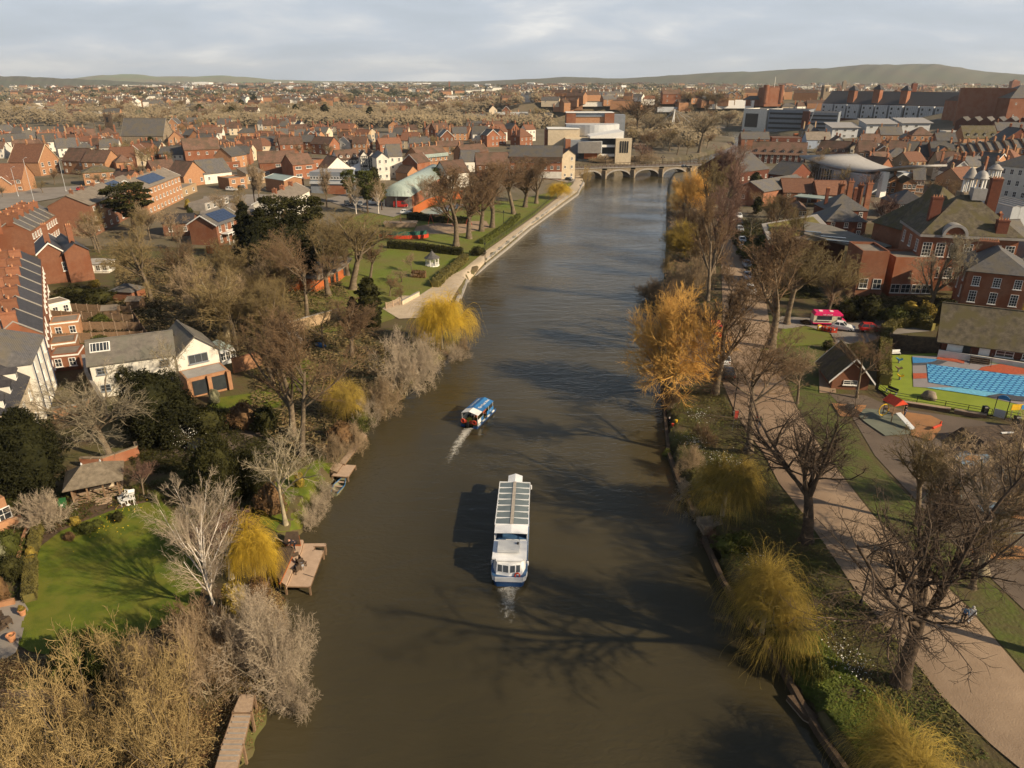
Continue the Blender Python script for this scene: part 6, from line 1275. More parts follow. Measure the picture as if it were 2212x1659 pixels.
K('rubbing_strip',MB().bar((.40,0,.43),(.69,L*.5,.43),.04).bar((.69,L*.5,.43),(.26,L*.92,.43),.04).bar((-.40,0,.43),(-.69,L*.5,.43),.04).bar((-.69,L*.5,.43),(-.26,L*.92,.43),.04),'canopy_blue',e_)
for y in(.18,.45,.7):K('thwart',MB().box((0,L*y,.33),(1.1,.28,.05)),'timber_pale',e_)
K('bow_deck',MB().add([(-.5,L*.77,.44),(.5,L*.77,.44),(0,L,.46)],[(0,1,2)]),'leaf_grey',e_)
# foam behind the boats: torn white water on the surface
fm=bpy.data.materials.new('foam');fm.use_nodes=True;t=fm.node_tree;b=t.nodes['Principled BSDF'];b.inputs['Base Color'].default_value=(.55,.52,.45,1);b.inputs['Roughness'].default_value=.6
tc=t.nodes.new('ShaderNodeTexCoord');no=t.nodes.new('ShaderNodeTexNoise');no.inputs['Scale'].default_value=2.2;no.inputs['Detail'].default_value=8;no.inputs['Roughness'].default_value=.7;no.inputs['Distortion'].default_value=.8;t.links.new(tc.outputs['Object'],no.inputs['Vector'])
at=t.nodes.new('ShaderNodeAttribute');at.attribute_name='fade';m1=t.nodes.new('ShaderNodeMath');m1.operation='ADD';t.links.new(no.outputs['Fac'],m1.inputs[0]);t.links.new(at.outputs['Fac'],m1.inputs[1]);mr=t.nodes.new('ShaderNodeMapRange');t.links.new(m1.outputs[0],mr.inputs[0]);mr.inputs[1].default_value=.82;mr.inputs[2].default_value=1.15;mr.inputs[4].default_value=.8;t.links.new(mr.outputs[0],b.inputs['Alpha']);MATS['foam']=fm
def foam(pts,name):
 """pts: centre line with half widths and strength, metres on the water"""
 V=[];Fd=[];
 for(x,y,w_,s)in pts:
  for k in(-1,-.5,0,.5,1):V.append((x+k*w_*1.5,y+k*w_*.35,.03));Fd.append(s*(1-abs(k)**1.5))
 k=np.arange(len(pts)-1)[:,None]*5+np.arange(4)[None];k=k.ravel()
 me=npmesh(name,V,[np.stack([k,k+1,k+6,k+5],-1)],'foam');me.attributes.new('fade','FLOAT','POINT').data.foreach_set('value',Fd);tag(link(name,me),kind='stuff')
pt=lambda u,v,w_,s:(*onz(u,v,0)[:2],w_,s)
foam([pt(1013,925,.8,.75),pt(1004,938,.75,.68),pt(995,950,.8,.62),pt(988,962,.85,.55),pt(981,975,.9,.5),pt(975,988,.9,.42),pt(966,1002,1.0,.3),pt(955,1018,1.2,.0)],'wake_foam')
foam([pt(1099,1268,1.3,.62),pt(1100,1280,1.0,.56),pt(1100,1295,1.1,.5),pt(1099,1315,1.2,.42),pt(1098,1345,1.4,.3),pt(1096,1380,1.5,.0)],'wake_foam')
# ================================================================ people
PM={}
def body_mesh(pose):
 """one skinned figure per pose, 1.72 m tall, facing -Y; returns body, jacket, trousers, hair meshes"""
 if pose in PM:return PM[pose]
 J={'pel':(0,0,.95),'bel':(0,-.01,1.12),'che':(0,0,1.33),'nec':(0,-.01,1.47),'hea':(0,-.03,1.60),'top':(0,-.01,1.70)}
 for s,n in((-1,'l'),(1,'r')):
  J.update({n+'sh':(s*.18,0,1.42),n+'el':(s*.23,.02,1.14),n+'wr':(s*.24,-.08,.90),n+'ha':(s*.24,-.11,.82),n+'hi':(s*.10,0,.92),n+'kn':(s*.11,-.03,.50),n+'an':(s*.11,.02,.09),n+'to':(s*.12,-.16,.04)})
 if pose=='walk':
  J.update({'lkn':(-.11,-.16,.52),'lan':(-.11,-.22,.10),'lto':(-.12,-.40,.05),'rkn':(.11,.02,.50),'ran':(.11,.26,.16),'rto':(.12,.12,.04),'lel':(-.24,.12,1.16),'lwr':(-.25,.10,.93),'lha':(-.25,.08,.85),'rel':(.24,-.10,1.17),'rwr':(.22,-.28,1.02),'rha':(.21,-.35,.98)})
 if pose=='bend':
  J.update({'pel':(0,.12,.90),'bel':(0,.02,1.05),'che':(0,-.20,1.18),'nec':(0,-.34,1.22),'hea':(0,-.46,1.24),'top':(0,-.54,1.30),'lhi':(-.10,.12,.87),'rhi':(.10,.12,.87)})
  for s,n in((-1,'l'),(1,'r')):J.update({n+'sh':(s*.17,-.26,1.20),n+'el':(s*.22,-.32,.95),n+'wr':(s*.12,-.45,.78),n+'ha':(s*.08,-.50,.74)})
 if pose=='sit':
  for k,(x,y,z)in list(J.items()):
   if k[1:]not in('kn','an','to'):J[k]=(x,y+.05,z-.47)
  for s,n in((-1,'l'),(1,'r')):J.update({n+'kn':(s*.13,-.38,.48),n+'an':(s*.13,-.36,.08),n+'to':(s*.13,-.54,.04),n+'wr':(s*.16,-.26,.60),n+'ha':(s*.13,-.33,.58),n+'el':(s*.23,-.02,.68)})
 rad={'pel':.14,'bel':.125,'che':.145,'nec':.055,'hea':.10,'top':.07,'sh':.075,'el':.045,'wr':.032,'ha':.030,'hi':.095,'kn':.062,'an':.043,'to':.04}
 bones=[('pel','bel'),('bel','che'),('che','nec'),('nec','hea'),('hea','top')]
 for n in 'lr':bones+=[('che',n+'sh'),(n+'sh',n+'el'),(n+'el',n+'wr'),(n+'wr',n+'ha'),('pel',n+'hi'),(n+'hi',n+'kn'),(n+'kn',n+'an'),(n+'an',n+'to')]
 def skin(bs,grow_,fingers=False,root='pel',name='body'):
  ks=sorted({k for b_ in bs for k in b_});V=[J[k]for k in ks];Rr=[rad[k if k in rad else k[1:]]+grow_ for k in ks];E=[(ks.index(a_),ks.index(b_))for a_,b_ in bs]
  if fingers:
   for n,s in(('l',-1),('r',1)):
    h0=Vector(J[n+'ha']);d0=(h0-Vector(J[n+'wr'])).normalized();sd_=Vector((0,1,0)).cross(d0);sd_=sd_.normalized()if sd_.length>.1 else Vector((1,0,0));sd_=d0.cross(sd_)
    for f_ in range(5):
     o_=(f_-2)*.018;ln=(.045,.075,.085,.078,.06)[f_];q=h0+sd_*o_+d0*(.02 if f_ else-.02)+sd_*(-.02 if f_==0 else 0);q2=q+d0*ln*.6+sd_*(-.03 if f_==0 else 0)+Vector((-s*.012,0,0));q3=q2+d0*ln*.4+Vector((-s*.022,0,0))
     b0=len(V);V+=[tuple(q),tuple(q2),tuple(q3)];Rr+=[.011,.009,.007];E+=[(ks.index(n+'ha'),b0),(b0,b0+1),(b0+1,b0+2)]
  me=bpy.data.meshes.new(name);me.from_pydata(V,E,[]);o=bpy.data.objects.new(name,me);COL.objects.link(o)
  o.modifiers.new('s','SKIN');
  for i,r_ in enumerate(Rr):me.skin_vertices[0].data[i].radius=(r_,r_*(.8 if ks[i:i+1]and ks[i]in('pel','bel','che')else 1));me.skin_vertices[0].data[i].use_root=(i<len(ks)and ks[i]==root)
  sb=o.modifiers.new('b','SUBSURF');sb.levels=1;dg=bpy.context.evaluated_depsgraph_get();res=bpy.data.meshes.new_from_object(o.evaluated_get(dg));bpy.data.objects.remove(o);res.name=name;return res
 B=skin(bones,0,True);B.materials.clear();B.materials.append(M('skin'))
 jb=[('pel','bel'),('bel','che')]+[b_ for n in 'lr' for b_ in(('che',n+'sh'),(n+'sh',n+'el'),(n+'el',n+'wr'))];tb=[b_ for n in 'lr' for b_ in(('pel',n+'hi'),(n+'hi',n+'kn'),(n+'kn',n+'an'))]
 Jk=skin(jb,.018,name='jacket');Tr=skin(tb,.016,name='trousers');sh=MB()
 for n in 'lr':ax,ay,az=J[n+'an'];tx,ty,tz=J[n+'to'];sh.bar((ax,ay+.05,az-.03),(tx,ty-.06,tz-.0),.055,6,.045)
 hc=Vector(J['hea']);hr=MB();hr.lathe([(.03,.125),(.085,.10),(.112,.04),(.113,-.02),(.10,-.06)],(hc.x,hc.y+.022,hc.z+.02),10)
 fc=MB()
 for s in(-1,1):fc.lathe([(.005,-.012),(.014,0),(.005,.012)],(hc.x+s*.036,hc.y-.092,hc.z+.015),6,mi=1);fc.box((hc.x+s*.103,hc.y+.0,hc.z+.005),(.02,.03,.055))
 fc.box((hc.x,hc.y-.108,hc.z-.01),(.022,.03,.045),taper=.5);fc.box((hc.x,hc.y-.094,hc.z-.048),(.05,.012,.012),mi=2)
 PM[pose]=(B,Jk,Tr,sh.mesh('shoes','jacket_black'),hr,fc.mesh('face',['skin','hair_dark','ring_red']));return PM[pose]
def person(p,yaw,pose='stand',jk='jacket_navy',tr='denim',hair='hair_dark',label='',s=1.0,dz=0,group=None):
 B,Jk,Tr,Sh,hr,fc=body_mesh(pose);e_=empty('person',(p[0],p[1],p[2]+dz),yaw,label,'person',group);e_.scale=(s,)*3
 link('body',B,e_);
 for nm,me,m in(('jacket',Jk,jk),('trousers',Tr,tr)):
  if not me.materials:me.materials.append(M(m))
  o=link(nm,me,e_);o.material_slots[0].link='OBJECT';o.material_slots[0].material=M(m)
 link('shoes',Sh,e_);o=link('hair',hr.mesh('hair',hair),e_);link('face',fc,e_);return e_
 # ================================================================ vehicles
for nm,c in(('car_white',(.75,.75,.74)),('car_silver',(.42,.43,.45)),('car_red',(.42,.025,.02)),('car_black',(.015,.015,.018)),('car_blue',(.03,.08,.2)),('car_grey',(.12,.125,.13))):mat(nm,c,col2=tuple(x*.95 for x in c),rough=.25,spec=.6)
mat('tyre',(.02,.02,.02));mat('lamp_glass',(.7,.7,.68),rough=.1);mat('tail_red',(.4,.01,.01),rough=.2)
CM={}
def car_meshes(kind):
 if kind in CM:return CM[kind]
 L={'hatch':4.0,'estate':4.6,'van':5.0}[kind];Wc=1.76 if kind!='van' else 1.95;Hc={'hatch':1.48,'estate':1.50,'van':2.3}[kind]
 pf={'hatch':[(0,.30,.62,.0),(.06,.28,.80,.0),(.24,.25,.93,.0),(.40,.24,.96,1.0),(.50,.24,.97,1.0),(.86,.25,.98,1.0),(.97,.28,.95,.0),(1,.33,.80,.0)],
 'estate':[(0,.30,.60,.0),(.05,.28,.78,.0),(.26,.25,.92,.0),(.38,.24,.94,1),(.46,.24,.95,1),(.90,.25,.96,1),(.98,.28,.93,0),(1,.34,.75,0)],
 'van':[(0,.35,.8,0),(.04,.3,1.0,0),(.14,.28,1.15,0),(.22,.28,1.2,1),(.30,.28,1.2,1),(.97,.28,1.2,1),(.99,.3,1.2,0),(1,.35,1.1,0)]}[kind]
 a=MB();vs=[]
 for f,z0,zb,_ in pf:
  y=f*L-L/2;w2=Wc/2*(.80 if f in(0,1)else(.93 if f<.07 or f>.95 else 1))
  vs+=[(-w2*.92,y,z0),(-w2,y,z0+.18),(-w2,y,zb-.1),(-w2*.93,y,zb),(w2*.93,y,zb),(w2,y,zb-.1),(w2,y,z0+.18),(w2*.92,y,z0)]
 n=len(pf);a.add(vs,[(i*8+j,i*8+(j+1)%8,(i+1)*8+(j+1)%8,(i+1)*8+j)[::-1]for i in range(n-1)for j in range(8)]+[tuple(range(8)),tuple(range((n-1)*8,n*8))[::-1]])
 top=[(.52 if kind!='van' else.27,.92),(.80 if kind=='hatch' else(.88 if kind=='estate' else.96),.90)];f0,f1=(.36,.93)if kind=='hatch' else((.34,.97)if kind=='estate' else(.16,.985))
 ya,yb,yc,yd=f0*L-L/2,top[0][0]*L-L/2,top[1][0]*L-L/2,f1*L-L/2;zb=.93 if kind!='van' else 1.15;w1,w2=Wc/2*.93,Wc/2*(.74 if kind!='van' else.88)
 g=MB();gv=[(-w1,ya,zb),(w1,ya,zb),(w1,yd,zb),(-w1,yd,zb),(-w2,yb,Hc-.03),(w2,yb,Hc-.03),(w2,yc,Hc-.03),(-w2,yc,Hc-.03)]
 g.add(gv,[(0,1,5,4),(1,2,6,5),(2,3,7,6),(3,0,4,7)])
 a.add([(-w2,yb,Hc-.04),(w2,yb,Hc-.04),(w2,yc,Hc-.04),(-w2,yc,Hc-.04),(-w2*.96,yb+.05,Hc+.02),(w2*.96,yb+.05,Hc+.02),(w2*.96,yc-.05,Hc+.02),(-w2*.96,yc-.05,Hc+.02)],[(4,5,6,7),(0,1,5,4),(1,2,6,5),(2,3,7,6),(3,0,4,7)])
 for s in(-1,1):
  for(p,q)in(((s*w1,ya,zb),(s*w2,yb,Hc)),((s*w1,yd,zb),(s*w2,yc,Hc)),((s*w1,(ya+yd)/2,zb),(s*w2,(yb+yc)/2,Hc))):a.bar(p,q,.05)
  a.box((s*(w1+.1),ya+.35,zb+.05),(.16,.12,.12))
 if kind=='van':
  for s in(-1,1):a.box((s*(w1-.01),(ya+yd)/2+.6,(zb+Hc)/2),(.06,(yd-ya)*.66,Hc-zb-.1))
 wh=MB().torus((0,0,0),.23,.10,'X',14,6).mesh('tyre','tyre');rm=MB();rm.bar((-.07,0,0),(.07,0,0),.17,10)
 CM[kind]=(a,g.mesh('glazing','glass_dark'),wh,rm.mesh('rim','car_silver'),L,Wc);return CM[kind]
def car(p,yaw,kind,col,label,group=None,z=None):
 a,g,wh,rm,L,Wc=car_meshes(kind);e_=empty('parked_car' if kind!='van' else 'parked_van',p,yaw,label,'car' if kind!='van' else 'van',group)
 link('body',a.mesh('body',col),e_);link('glazing',g,e_)
 for s in(-1,1):
  for y in(-L*.32,L*.31):
   w_=link('wheel',rm,e_,(s*(Wc/2-.1),y,.33));link('tyre',wh,w_)
  K('headlight',MB().box((s*Wc*.34,-L/2+.03,.62),(.32,.1,.14)),'lamp_glass',e_);K('tail_light',MB().box((s*Wc*.36,L/2-.03,.78),(.22,.08,.2)),'tail_red',e_)
 K('number_plate',MB().box((0,-L/2-.02,.42),(.5,.03,.12)),'white_paint',e_)
 return e_
CR='cars parked in a row under the trees'
cols=['car_white','car_silver','car_silver','car_grey','car_white','car_white','car_silver','car_grey','car_white']
for i,(u,v)in enumerate([(1621,632),(1614,602),(1613,576),(1610,556),(1605,541),(1603,523),(1598,499),(1597,484),(1596,470)]):
 car(P(u,v,.13),-.12,'hatch' if i%3 else 'estate',cols[i],'%s car, counted from the near end, of the row parked under the trees'%ordn(i),CR)
for i,(u,v,k,c,lb)in enumerate([(1543,722,'van','car_red','red van parked behind the big orange willow'),(1556,757,'estate','car_black','dark car half hidden behind the thin tree by the willow'),(1563,783,'hatch','car_white','white car between two dark ones beside the orange willow'),(1572,812,'estate','car_black','black car with red tail lights nearest the thin tree')]):
 car(P(u,v,.13),math.pi-.15,k,c,lb)
car(P(1820,712,.14),1.05,'hatch','car_white','white hatchback parked in front of the pink and cream van')
car(P(1884,716,.14),1.35,'estate','car_red','red car parked behind the small twiggy tree')
for u,v,y,k,c,lb in[(750,443,.3,'estate','car_black','black car left of three below the clad building'),(764,443,.2,'estate','car_black','black car in the middle of three below the clad building'),(778,444,.2,'hatch','car_grey','dark grey car right of three below the clad building'),(812,441,-1.3,'van','car_white','white van behind the left park birches'),(877,462,1.5,'hatch','car_white','white car on the yard in front of the barrel roofed depot'),(866,448,1.5,'van','car_red','red fairground vehicle under the depot opening'),
(501,412,1.4,'estate','car_white','white car by the dark hedge near the flat roofed brick building'),(520,408,1.4,'hatch','car_black','black car next to the flat roofed orange brick building'),(180,412,1.6,'estate','car_red','red car on the road behind the brown brick terrace'),(1215,376,.9,'hatch','car_white','farthest white car in the riverside hotel car park'),(1220,379,.9,'hatch','car_silver','silver car second from the back in the hotel car park'),(1224,382,.9,'hatch','car_white','white car in the middle of the hotel car park'),(1227,386,.9,'hatch','car_blue','blue car second from the front in the hotel car park'),(1229,390,.9,'hatch','car_black','black car at the front of the hotel car park'),
(2195,484,1.5,'estate','car_white','white car in the yard at the right edge'),(2206,514,1.2,'estate','car_black','dark car in the yard at the right edge'),(1488,374,1.6,'hatch','car_black','dark car driving over the stone bridge')]:
 pp_=P(u,v,.2)
 if 'bridge' in lb:pp_=Vector((pa.x+bx(1478),pa.y+3.5,HB+.1))
 car(pp_,y,k,c,lb)
car(P(447,978,.08),1.3,'estate','car_black','dark blue car half hidden on the shaded drive by the holly')
# ice cream van
p=P(1786,700,.14);e_=empty('ice_cream_van',p,math.pi/2-.12,'pink roofed cream van with a serving hatch, lettered ICE CREAM','van')
K('body',MB().box((0,.5,1.15),(2.0,4.6,1.5)).add([(-1,-1.8,.4),(1,-1.8,.4),(1,-2.9,.45),(-1,-2.9,.45),(-1,-1.8,1.9),(1,-1.8,1.9),(1,-2.35,1.15),(-1,-2.35,1.15),(1,-2.95,.95),(-1,-2.95,.95)],[(0,3,2,1),(4,5,6,7),(7,6,8,9),(9,8,2,3),(0,4,7,9,3),(1,2,8,6,5)]),'cream_paint',e_)
K('skirt',MB().box((0,.5,.42),(2.06,4.62,.22)),'pink',e_);K('bonnet',MB().add([(-1.02,-2.3,1.2),(1.02,-2.3,1.2),(1.02,-3.0,.98),(-1.02,-3.0,.98),(-1.02,-3.02,.5),(1.02,-3.02,.5)],[(0,1,2,3)[::-1],(3,2,5,4)[::-1]]),'pink',e_)
K('roof',MB().box((0,.35,2.2),(2.1,4.9,.6),taper=.90).box((0,-2.1,2.05),(2.0,.4,.3)),'pink',e_)
for y in(-.4,1.5):K('roof_hatch',MB().box((0,y,2.53),(.7,.6,.12)),'white_paint',e_)
for s in(-1,1):
 K('serving_hatch',MB().box((s*1.01,.9,1.45),(.06,2.6,.75)),'glass_dark',e_);K('counter',MB().box((s*1.1,.9,1.02),(.25,2.6,.06)),'white_paint',e_);K('cab_window',MB().box((s*1.0,-1.75,1.45),(.06,.75,.55)),'glass_dark',e_)
 text('lettering','ICE CREAM',.34,(s*1.06,.4,2.08),(math.pi/2,0,s*math.pi/2),'white_paint',e_)
 for y in(-1.9,1.7):w_=link('wheel',MB().bar((-.07,0,0),(.07,0,0),.2,10).mesh('rim','car_silver'),e_,(s*.9,y,.35));K('tyre',MB().torus((0,0,0),.26,.10,'X'),'tyre',w_)
K('windscreen',MB().add([(-.85,-1.85,1.95),(.85,-1.85,1.95),(.9,-2.38,1.2),(-.9,-2.38,1.2)],[(0,1,2,3)[::-1]]),'glass_dark',e_)
# red water filled barriers, yellow sign
for i,(u,v,w_)in enumerate([(1778,713,-.35),(1785,715,-.3),(1793,717,-.2),(1801,718,-.1)]):
 p=P(u,v,.15);e_=empty('traffic_barrier',p,w_,'%s red plastic barrier from the left in front of the white hatchback'%ordn(i),'barrier','red plastic barriers');a=MB();a.box((0,0,.55),(1.0,.3,.5));a.box((0,0,.12),(1.0,.45,.24));a.box((-.42,0,.85),(.12,.25,.15));a.box((.42,0,.85),(.12,.25,.15));link('barrier_body',a.mesh('barrier_body','ring_red'),e_)
 for k in range(3):link('panel',MB().box((-.32+.32*k,-.17,.55),(.2,.04,.3)).mesh('panel','coat_white' if k==1 else 'jacket_red'),e_)
p=P(1769,713,.15);e_=empty('a_board',p,.1,'yellow folding sign beside the red barriers','sign');mat('yellow_paint',(.75,.45,.02));K('board',MB().bar((0,-.25,0),(0,-.05,1.0),.03).box((0,-.15,.5),(.6,.06,.95)).box((0,.15,.5),(.6,.05,.95)),'yellow_paint',e_);K('notice',MB().box((0,-.2,.62),(.42,.03,.4)),'white_paint',e_)
# persons
pe=[(1902,728,2.8,'stand','jacket_black','jacket_black','person in dark clothes standing beside the tall hedge end'),(1878,718,2.9,'stand','hivis','jacket_black','person in a yellow hi vis jacket by the red car'),(2078,1345,2.6,'walk','jacket_blue','jacket_black','person in a blue jacket walking on the path under the huge tree'),(2093,1345,2.7,'walk','coat_white','coat_white','person in a white coat walking beside the blue jacketed one'),
(1640,925,2.9,'walk','jacket_olive','denim','person in olive clothes walking on the path past the lamp post'),(1634,921,2.9,'walk','jacket_red','jacket_black','person in brown red clothes walking next to the olive one'),(1996,1003,1.0,'stand','jacket_black','denim','person dressed in black standing in the playground'),
(1546,668,2.9,'stand','jacket_black','jacket_black','person in black standing behind the orange willow by the path'),(1605,716,3.0,'walk','jacket_olive','jacket_olive','person in green walking up the middle of the wide path'),(1953,899,.6,'stand','jacket_black','denim','person behind the pink roofed climbing frame')]
for u,v,y,po,jk,tr,lb in pe:person(P(u,v,.14),y,po,jk,tr,'hair_grey' if 'white coat' in lb else 'hair_dark',lb)
PBm=PB.matrix_basis
bpy.context.view_layer.update()
for i,(x,y,jk,po,lb)in enumerate([(.1,1.2,'coat_white','stand','person in a white top steering at the stern of the picnic boat'),(-.7,1.9,'jacket_navy','sit','person in navy sitting left under the picnic boat canopy'),(.8,3.2,'jacket_red','sit','person in red sitting at the picnic boat table')]):
 q=PB.matrix_world@Vector((x,y,.52));person(q,PB.rotation_euler[2]+[0,-1.4,1.4][i],po,jk,'jacket_black','hair_dark',lb,s=.92)
person(P(1444,918,.15),-1.4,'sit','jacket_black','jacket_olive','hair_grey','angler in dark clothes sitting at the very edge of the right bank')
for u,v,m,lb,nm in[(1453,920,'ring_red','orange tackle bucket beside the seated angler','bucket'),(1461,912,'yellow_paint','small yellow marker beside the angler','marker')]:
 tag(link(nm,MB().lathe([(.15,0),(.2,.35),(.17,.36)],k=10).mesh(nm,m),None,P(u,v,.1)),lb,nm)
 # ================================================================ wooden decks
def deckp(pts,z,th,name,m,label,posts=True,cat='deck',edge='timber'):
 w_=[onz(u,v,z)for u,v in pts];c=w_[0];e_=empty(name,(c[0],c[1],z),0,label,cat);lp=[(q[0]-c[0],q[1]-c[1])for q in w_]
 ar=sum(lp[i][0]*lp[(i+1)%len(lp)][1]-lp[(i+1)%len(lp)][0]*lp[i][1]for i in range(len(lp)))
 if ar<0:lp=lp[::-1]
 link('boards',MB().prism(lp,-th,0).mesh('boards',m),e_)
 if posts:
  pm=MB().box((0,0,-.9),(.16,.16,1.9)).mesh('post','timber')
  for x,y in lp:link('post',pm,e_,(x*.98,y*.98,-.05))
 a=MB()
 for i in range(len(lp)):p,q=lp[i],lp[(i+1)%len(lp)];a.bar((*p,-th/2),(*q,-th/2),.07)
 link('edge_beam',a.mesh('edge_beam',edge),e_);return e_
bd=mat('boards',(0.46,0.33,0.235),col2=(0.38,0.27,0.19),scale=1.5,detail=3);
deckp([(617,1266),(670,1267),(699,1189),(677,1188),(679.5,1179.5),(703.5,1179.5),(704,1173.5),(655,1174)],1.0,.15,'river_deck','boards','broad pale timber river deck with a notch cut in its outer edge')
deckp([(603,1254),(617,1264),(650,1187),(655,1166),(640,1166),(634,1180)],1.5,.5,'deck_step','boards','raised timber step along the inner side of the river deck',False)
for pts,lb in[([(594,1240),(603,1252),(634,1184),(601,1181)],'large timber edged planting bed above the river deck'),([(613,1168),(648,1169),(644,1148),(618,1148)],'small timber edged planting bed at the top of the river deck')]:
 e_=deckp(pts,2.1,1.0,'raised_bed','soil',lb,False,'planter','orange_wood');
deckp([(736,1003),(768,1005),(752,1030),(717,1027)],.7,.15,'jetty','boards','small square jetty above the moored rowing boat')
deckp([(690,985),(740,1003),(728,1020),(700,1008)],.9,.15,'jetty','timber_pale','narrow slatted walkway joining the small jetty to the lawn')
deckp([(733,1000),(745,1002),(792,940),(782,934)],.9,.15,'boardwalk','timber_pale','thin boardwalk strip under the bare shrubs upstream of the jetty')
deckp([(519,1500),(549,1500),(543,1538),(503,1538)],2.6,.15,'boardwalk','timber_pale','upper step of the long boardwalk at the bottom left')
e_=deckp([(503,1540),(542,1540),(525,1610),(508,1675),(460,1675),(479,1610)],2.4,.15,'boardwalk','timber_pale','long timber boardwalk at the bottom left under golden shrubs')
a=MB()
for i in range(9):q0=onz(506-4.6*i,1548+12*i,2.43);q1=onz(540-3.6*i,1548+12*i,2.43);c=e_.location;a.bar((q0[0]-c.x,q0[1]-c.y,.03),(q1[0]-c.x,q1[1]-c.y,.03),.06)
link('slat',a.mesh('slat','concrete'),e_)
tag(link('mooring_buoy',MB().lathe([(.02,-.2),(.2,-.1),(.27,.08),(.2,.25),(.05,.32)],k=12).mesh('mooring_buoy','ring_red',True),None,Vector(onz(563,1561,0))),'orange mooring buoy floating off the long boardwalk','buoy')
person(Vector(onz(637,1188,1.55)),-1.2,'bend','jacket_navy','jacket_navy','skin','bald man in navy bending over a long pole on the river deck')
tag(link('long_pole',MB().bar(Vector(onz(594,1160,2.6)),Vector(onz(648,1190,1.3)),.035,6).mesh('long_pole','timber_pale')),'long pale wooden pole held by the man on the river deck','pole')
def lounge(p,yaw,lb,m='clad_grey'):
 e_=empty('garden_chair',p,yaw,lb,'chair');link('seat',MB().box((0,0,.32),(.7,.7,.16)).mesh('seat',m),e_);link('backrest',MB().box((0,.38,.62),(.7,.1,.6)).mesh('backrest',m),e_)
 for s in(-1,1):link('arm',MB().box((s*.38,0,.5),(.08,.75,.12)).box((s*.38,-.3,.22),(.07,.07,.45)).box((s*.38,.3,.22),(.07,.07,.45)).mesh('arm',m),e_)
for u,v,y,lb in[(640,1235,-2.0,'dark woven armchair nearest the front of the river deck'),(652,1222,2.3,'dark woven armchair on the water side of the low table'),(642,1215,.6,'dark woven armchair by the step of the river deck')]:lounge(Vector(onz(u,v,1.0)),y,lb,'bark_dark')
e_=empty('low_table',Vector(onz(648,1228,1.0)),.3,'low glass table between the woven chairs on the river deck','table');K('top',MB().box((0,0,.42),(.8,.6,.04)),'clad_light',e_);[K('leg',MB().box((x,y,.2),(.05,.05,.4)),'grey_metal',e_)for x in(-.35,.35)for y in(-.25,.25)]
e_=empty('fishing_rest',Vector(onz(655,1240,1.0)),0,'thin dark pole frame lying on the river deck','frame');K('rod',MB().bar((0,0,.05),(1.4,-.6,.05),.02).bar((1.4,-.6,.05),(1.5,.6,.05),.02),'black_paint',e_)
# ================================================================ left garden
def hedge(pts,h,th,m,lb,world=False,top=1.0,name='hedge',size=.07,dens=60,group=None):
 pp=[Vector((p[0],p[1],0))for p in(pts if world else[P(*p)for p in pts])];c=pp[0].copy();c.z=hh(c.x,c.y);rng=np.random.default_rng(int(abs(c.x)*100)%9999)
 e_=empty(name,c,0,lb,'hedge',group);a=MB();C=[]
 for i in range(len(pp)-1):
  d=pp[i+1]-pp[i];n_=max(1,int(d.length/.8));u=d.normalized();q=Vector((-u.y,u.x,0))
  for j in range(n_):
   s,e2=pp[i]+d*(j/n_),pp[i]+d*((j+1)/n_);k=.42*th*random.uniform(.9,1.08);zs,ze=hh(s.x,s.y)-c.z,hh(e2.x,e2.y)-c.z;hj=h*random.uniform(.93,1.0)
   vs=[(v.x,v.y,z)for v,z in((s-q*k-c,zs-.3),(e2-q*k-c,ze-.3),(e2+q*k-c,ze-.3),(s+q*k-c,zs-.3),(s-q*k-c,zs+hj*.94),(e2-q*k-c,ze+hj*.94),(e2+q*k-c,ze+hj*.94),(s+q*k-c,zs+hj*.94))]
   a.add(vs,[(3,2,1,0),(4,5,6,7),(0,1,5,4),(2,3,7,6),(1,2,6,5),(3,0,4,7)])
  n=int(d.length*(th+2*h)*dens);t=rng.uniform(0,1,n);w_=rng.uniform(-1,1,n);hz=rng.uniform(0,1,n);side=rng.uniform(0,1,n)<(2*h)/(th+2*h)
  ww=np.where(side,np.sign(w_)*rng.uniform(.85,1.1,n),w_)*th/2;zz=np.where(side,hz,rng.uniform(.93,1.04,n))*h
  x=pp[i].x+d.x*t+q.x*ww;y=pp[i].y+d.y*t+q.y*ww;C.append(np.stack([x-c.x,y-c.y,hgt(x,y)-c.z+zz],1))
 link('hedge_body',a.mesh('hedge_body',m),e_);V,Fq=quads(rng,np.concatenate(C),size);link('foliage',npmesh('foliage',V,[Fq],m),e_);return e_
hedge([(66,1302),(70,1216)],1.0,1.0,'leaf_hedge','clipped hedge along the patio side of the large lawn',dens=170)
hedge([(74,1192),(88,1140)],1.0,.9,'leaf_hedge','clipped hedge between the flower bed and the brick path',dens=170)
T('bushgold',68,1202,1183,24,'golden clipped ball at the end of the upper garden hedge',name='ball_shrub',cat='shrub');T('bushgold',71,1222,1200,24,'golden clipped ball at the start of the lower garden hedge',name='ball_shrub',cat='shrub')
poly_wall('garden_wall',[(42,1212),(48,1180),(62,1140)],.5,.25,'brick_orange','low orange brick edging left of the clipped hedges')
poly_wall('garden_wall',[(-30,1325),(0,1312),(34,1305)],.6,.3,'brick_orange','low orange brick edging at the top of the patio')
poly_wall('garden_wall',[(-40,1170),(20,1140),(50,1130)],1.0,.3,'brick_orange','orange brick terrace wall at the left edge beside the ball shrub')
house((-40,1105),(12,1082),2.8,4,'f','brick_orange','lead',0,'brick bay with dark glazing at the left edge',name='garden_room',cat='building',win=((1,2),),near=True,wsize=(1.4,1.4),deep=.5)
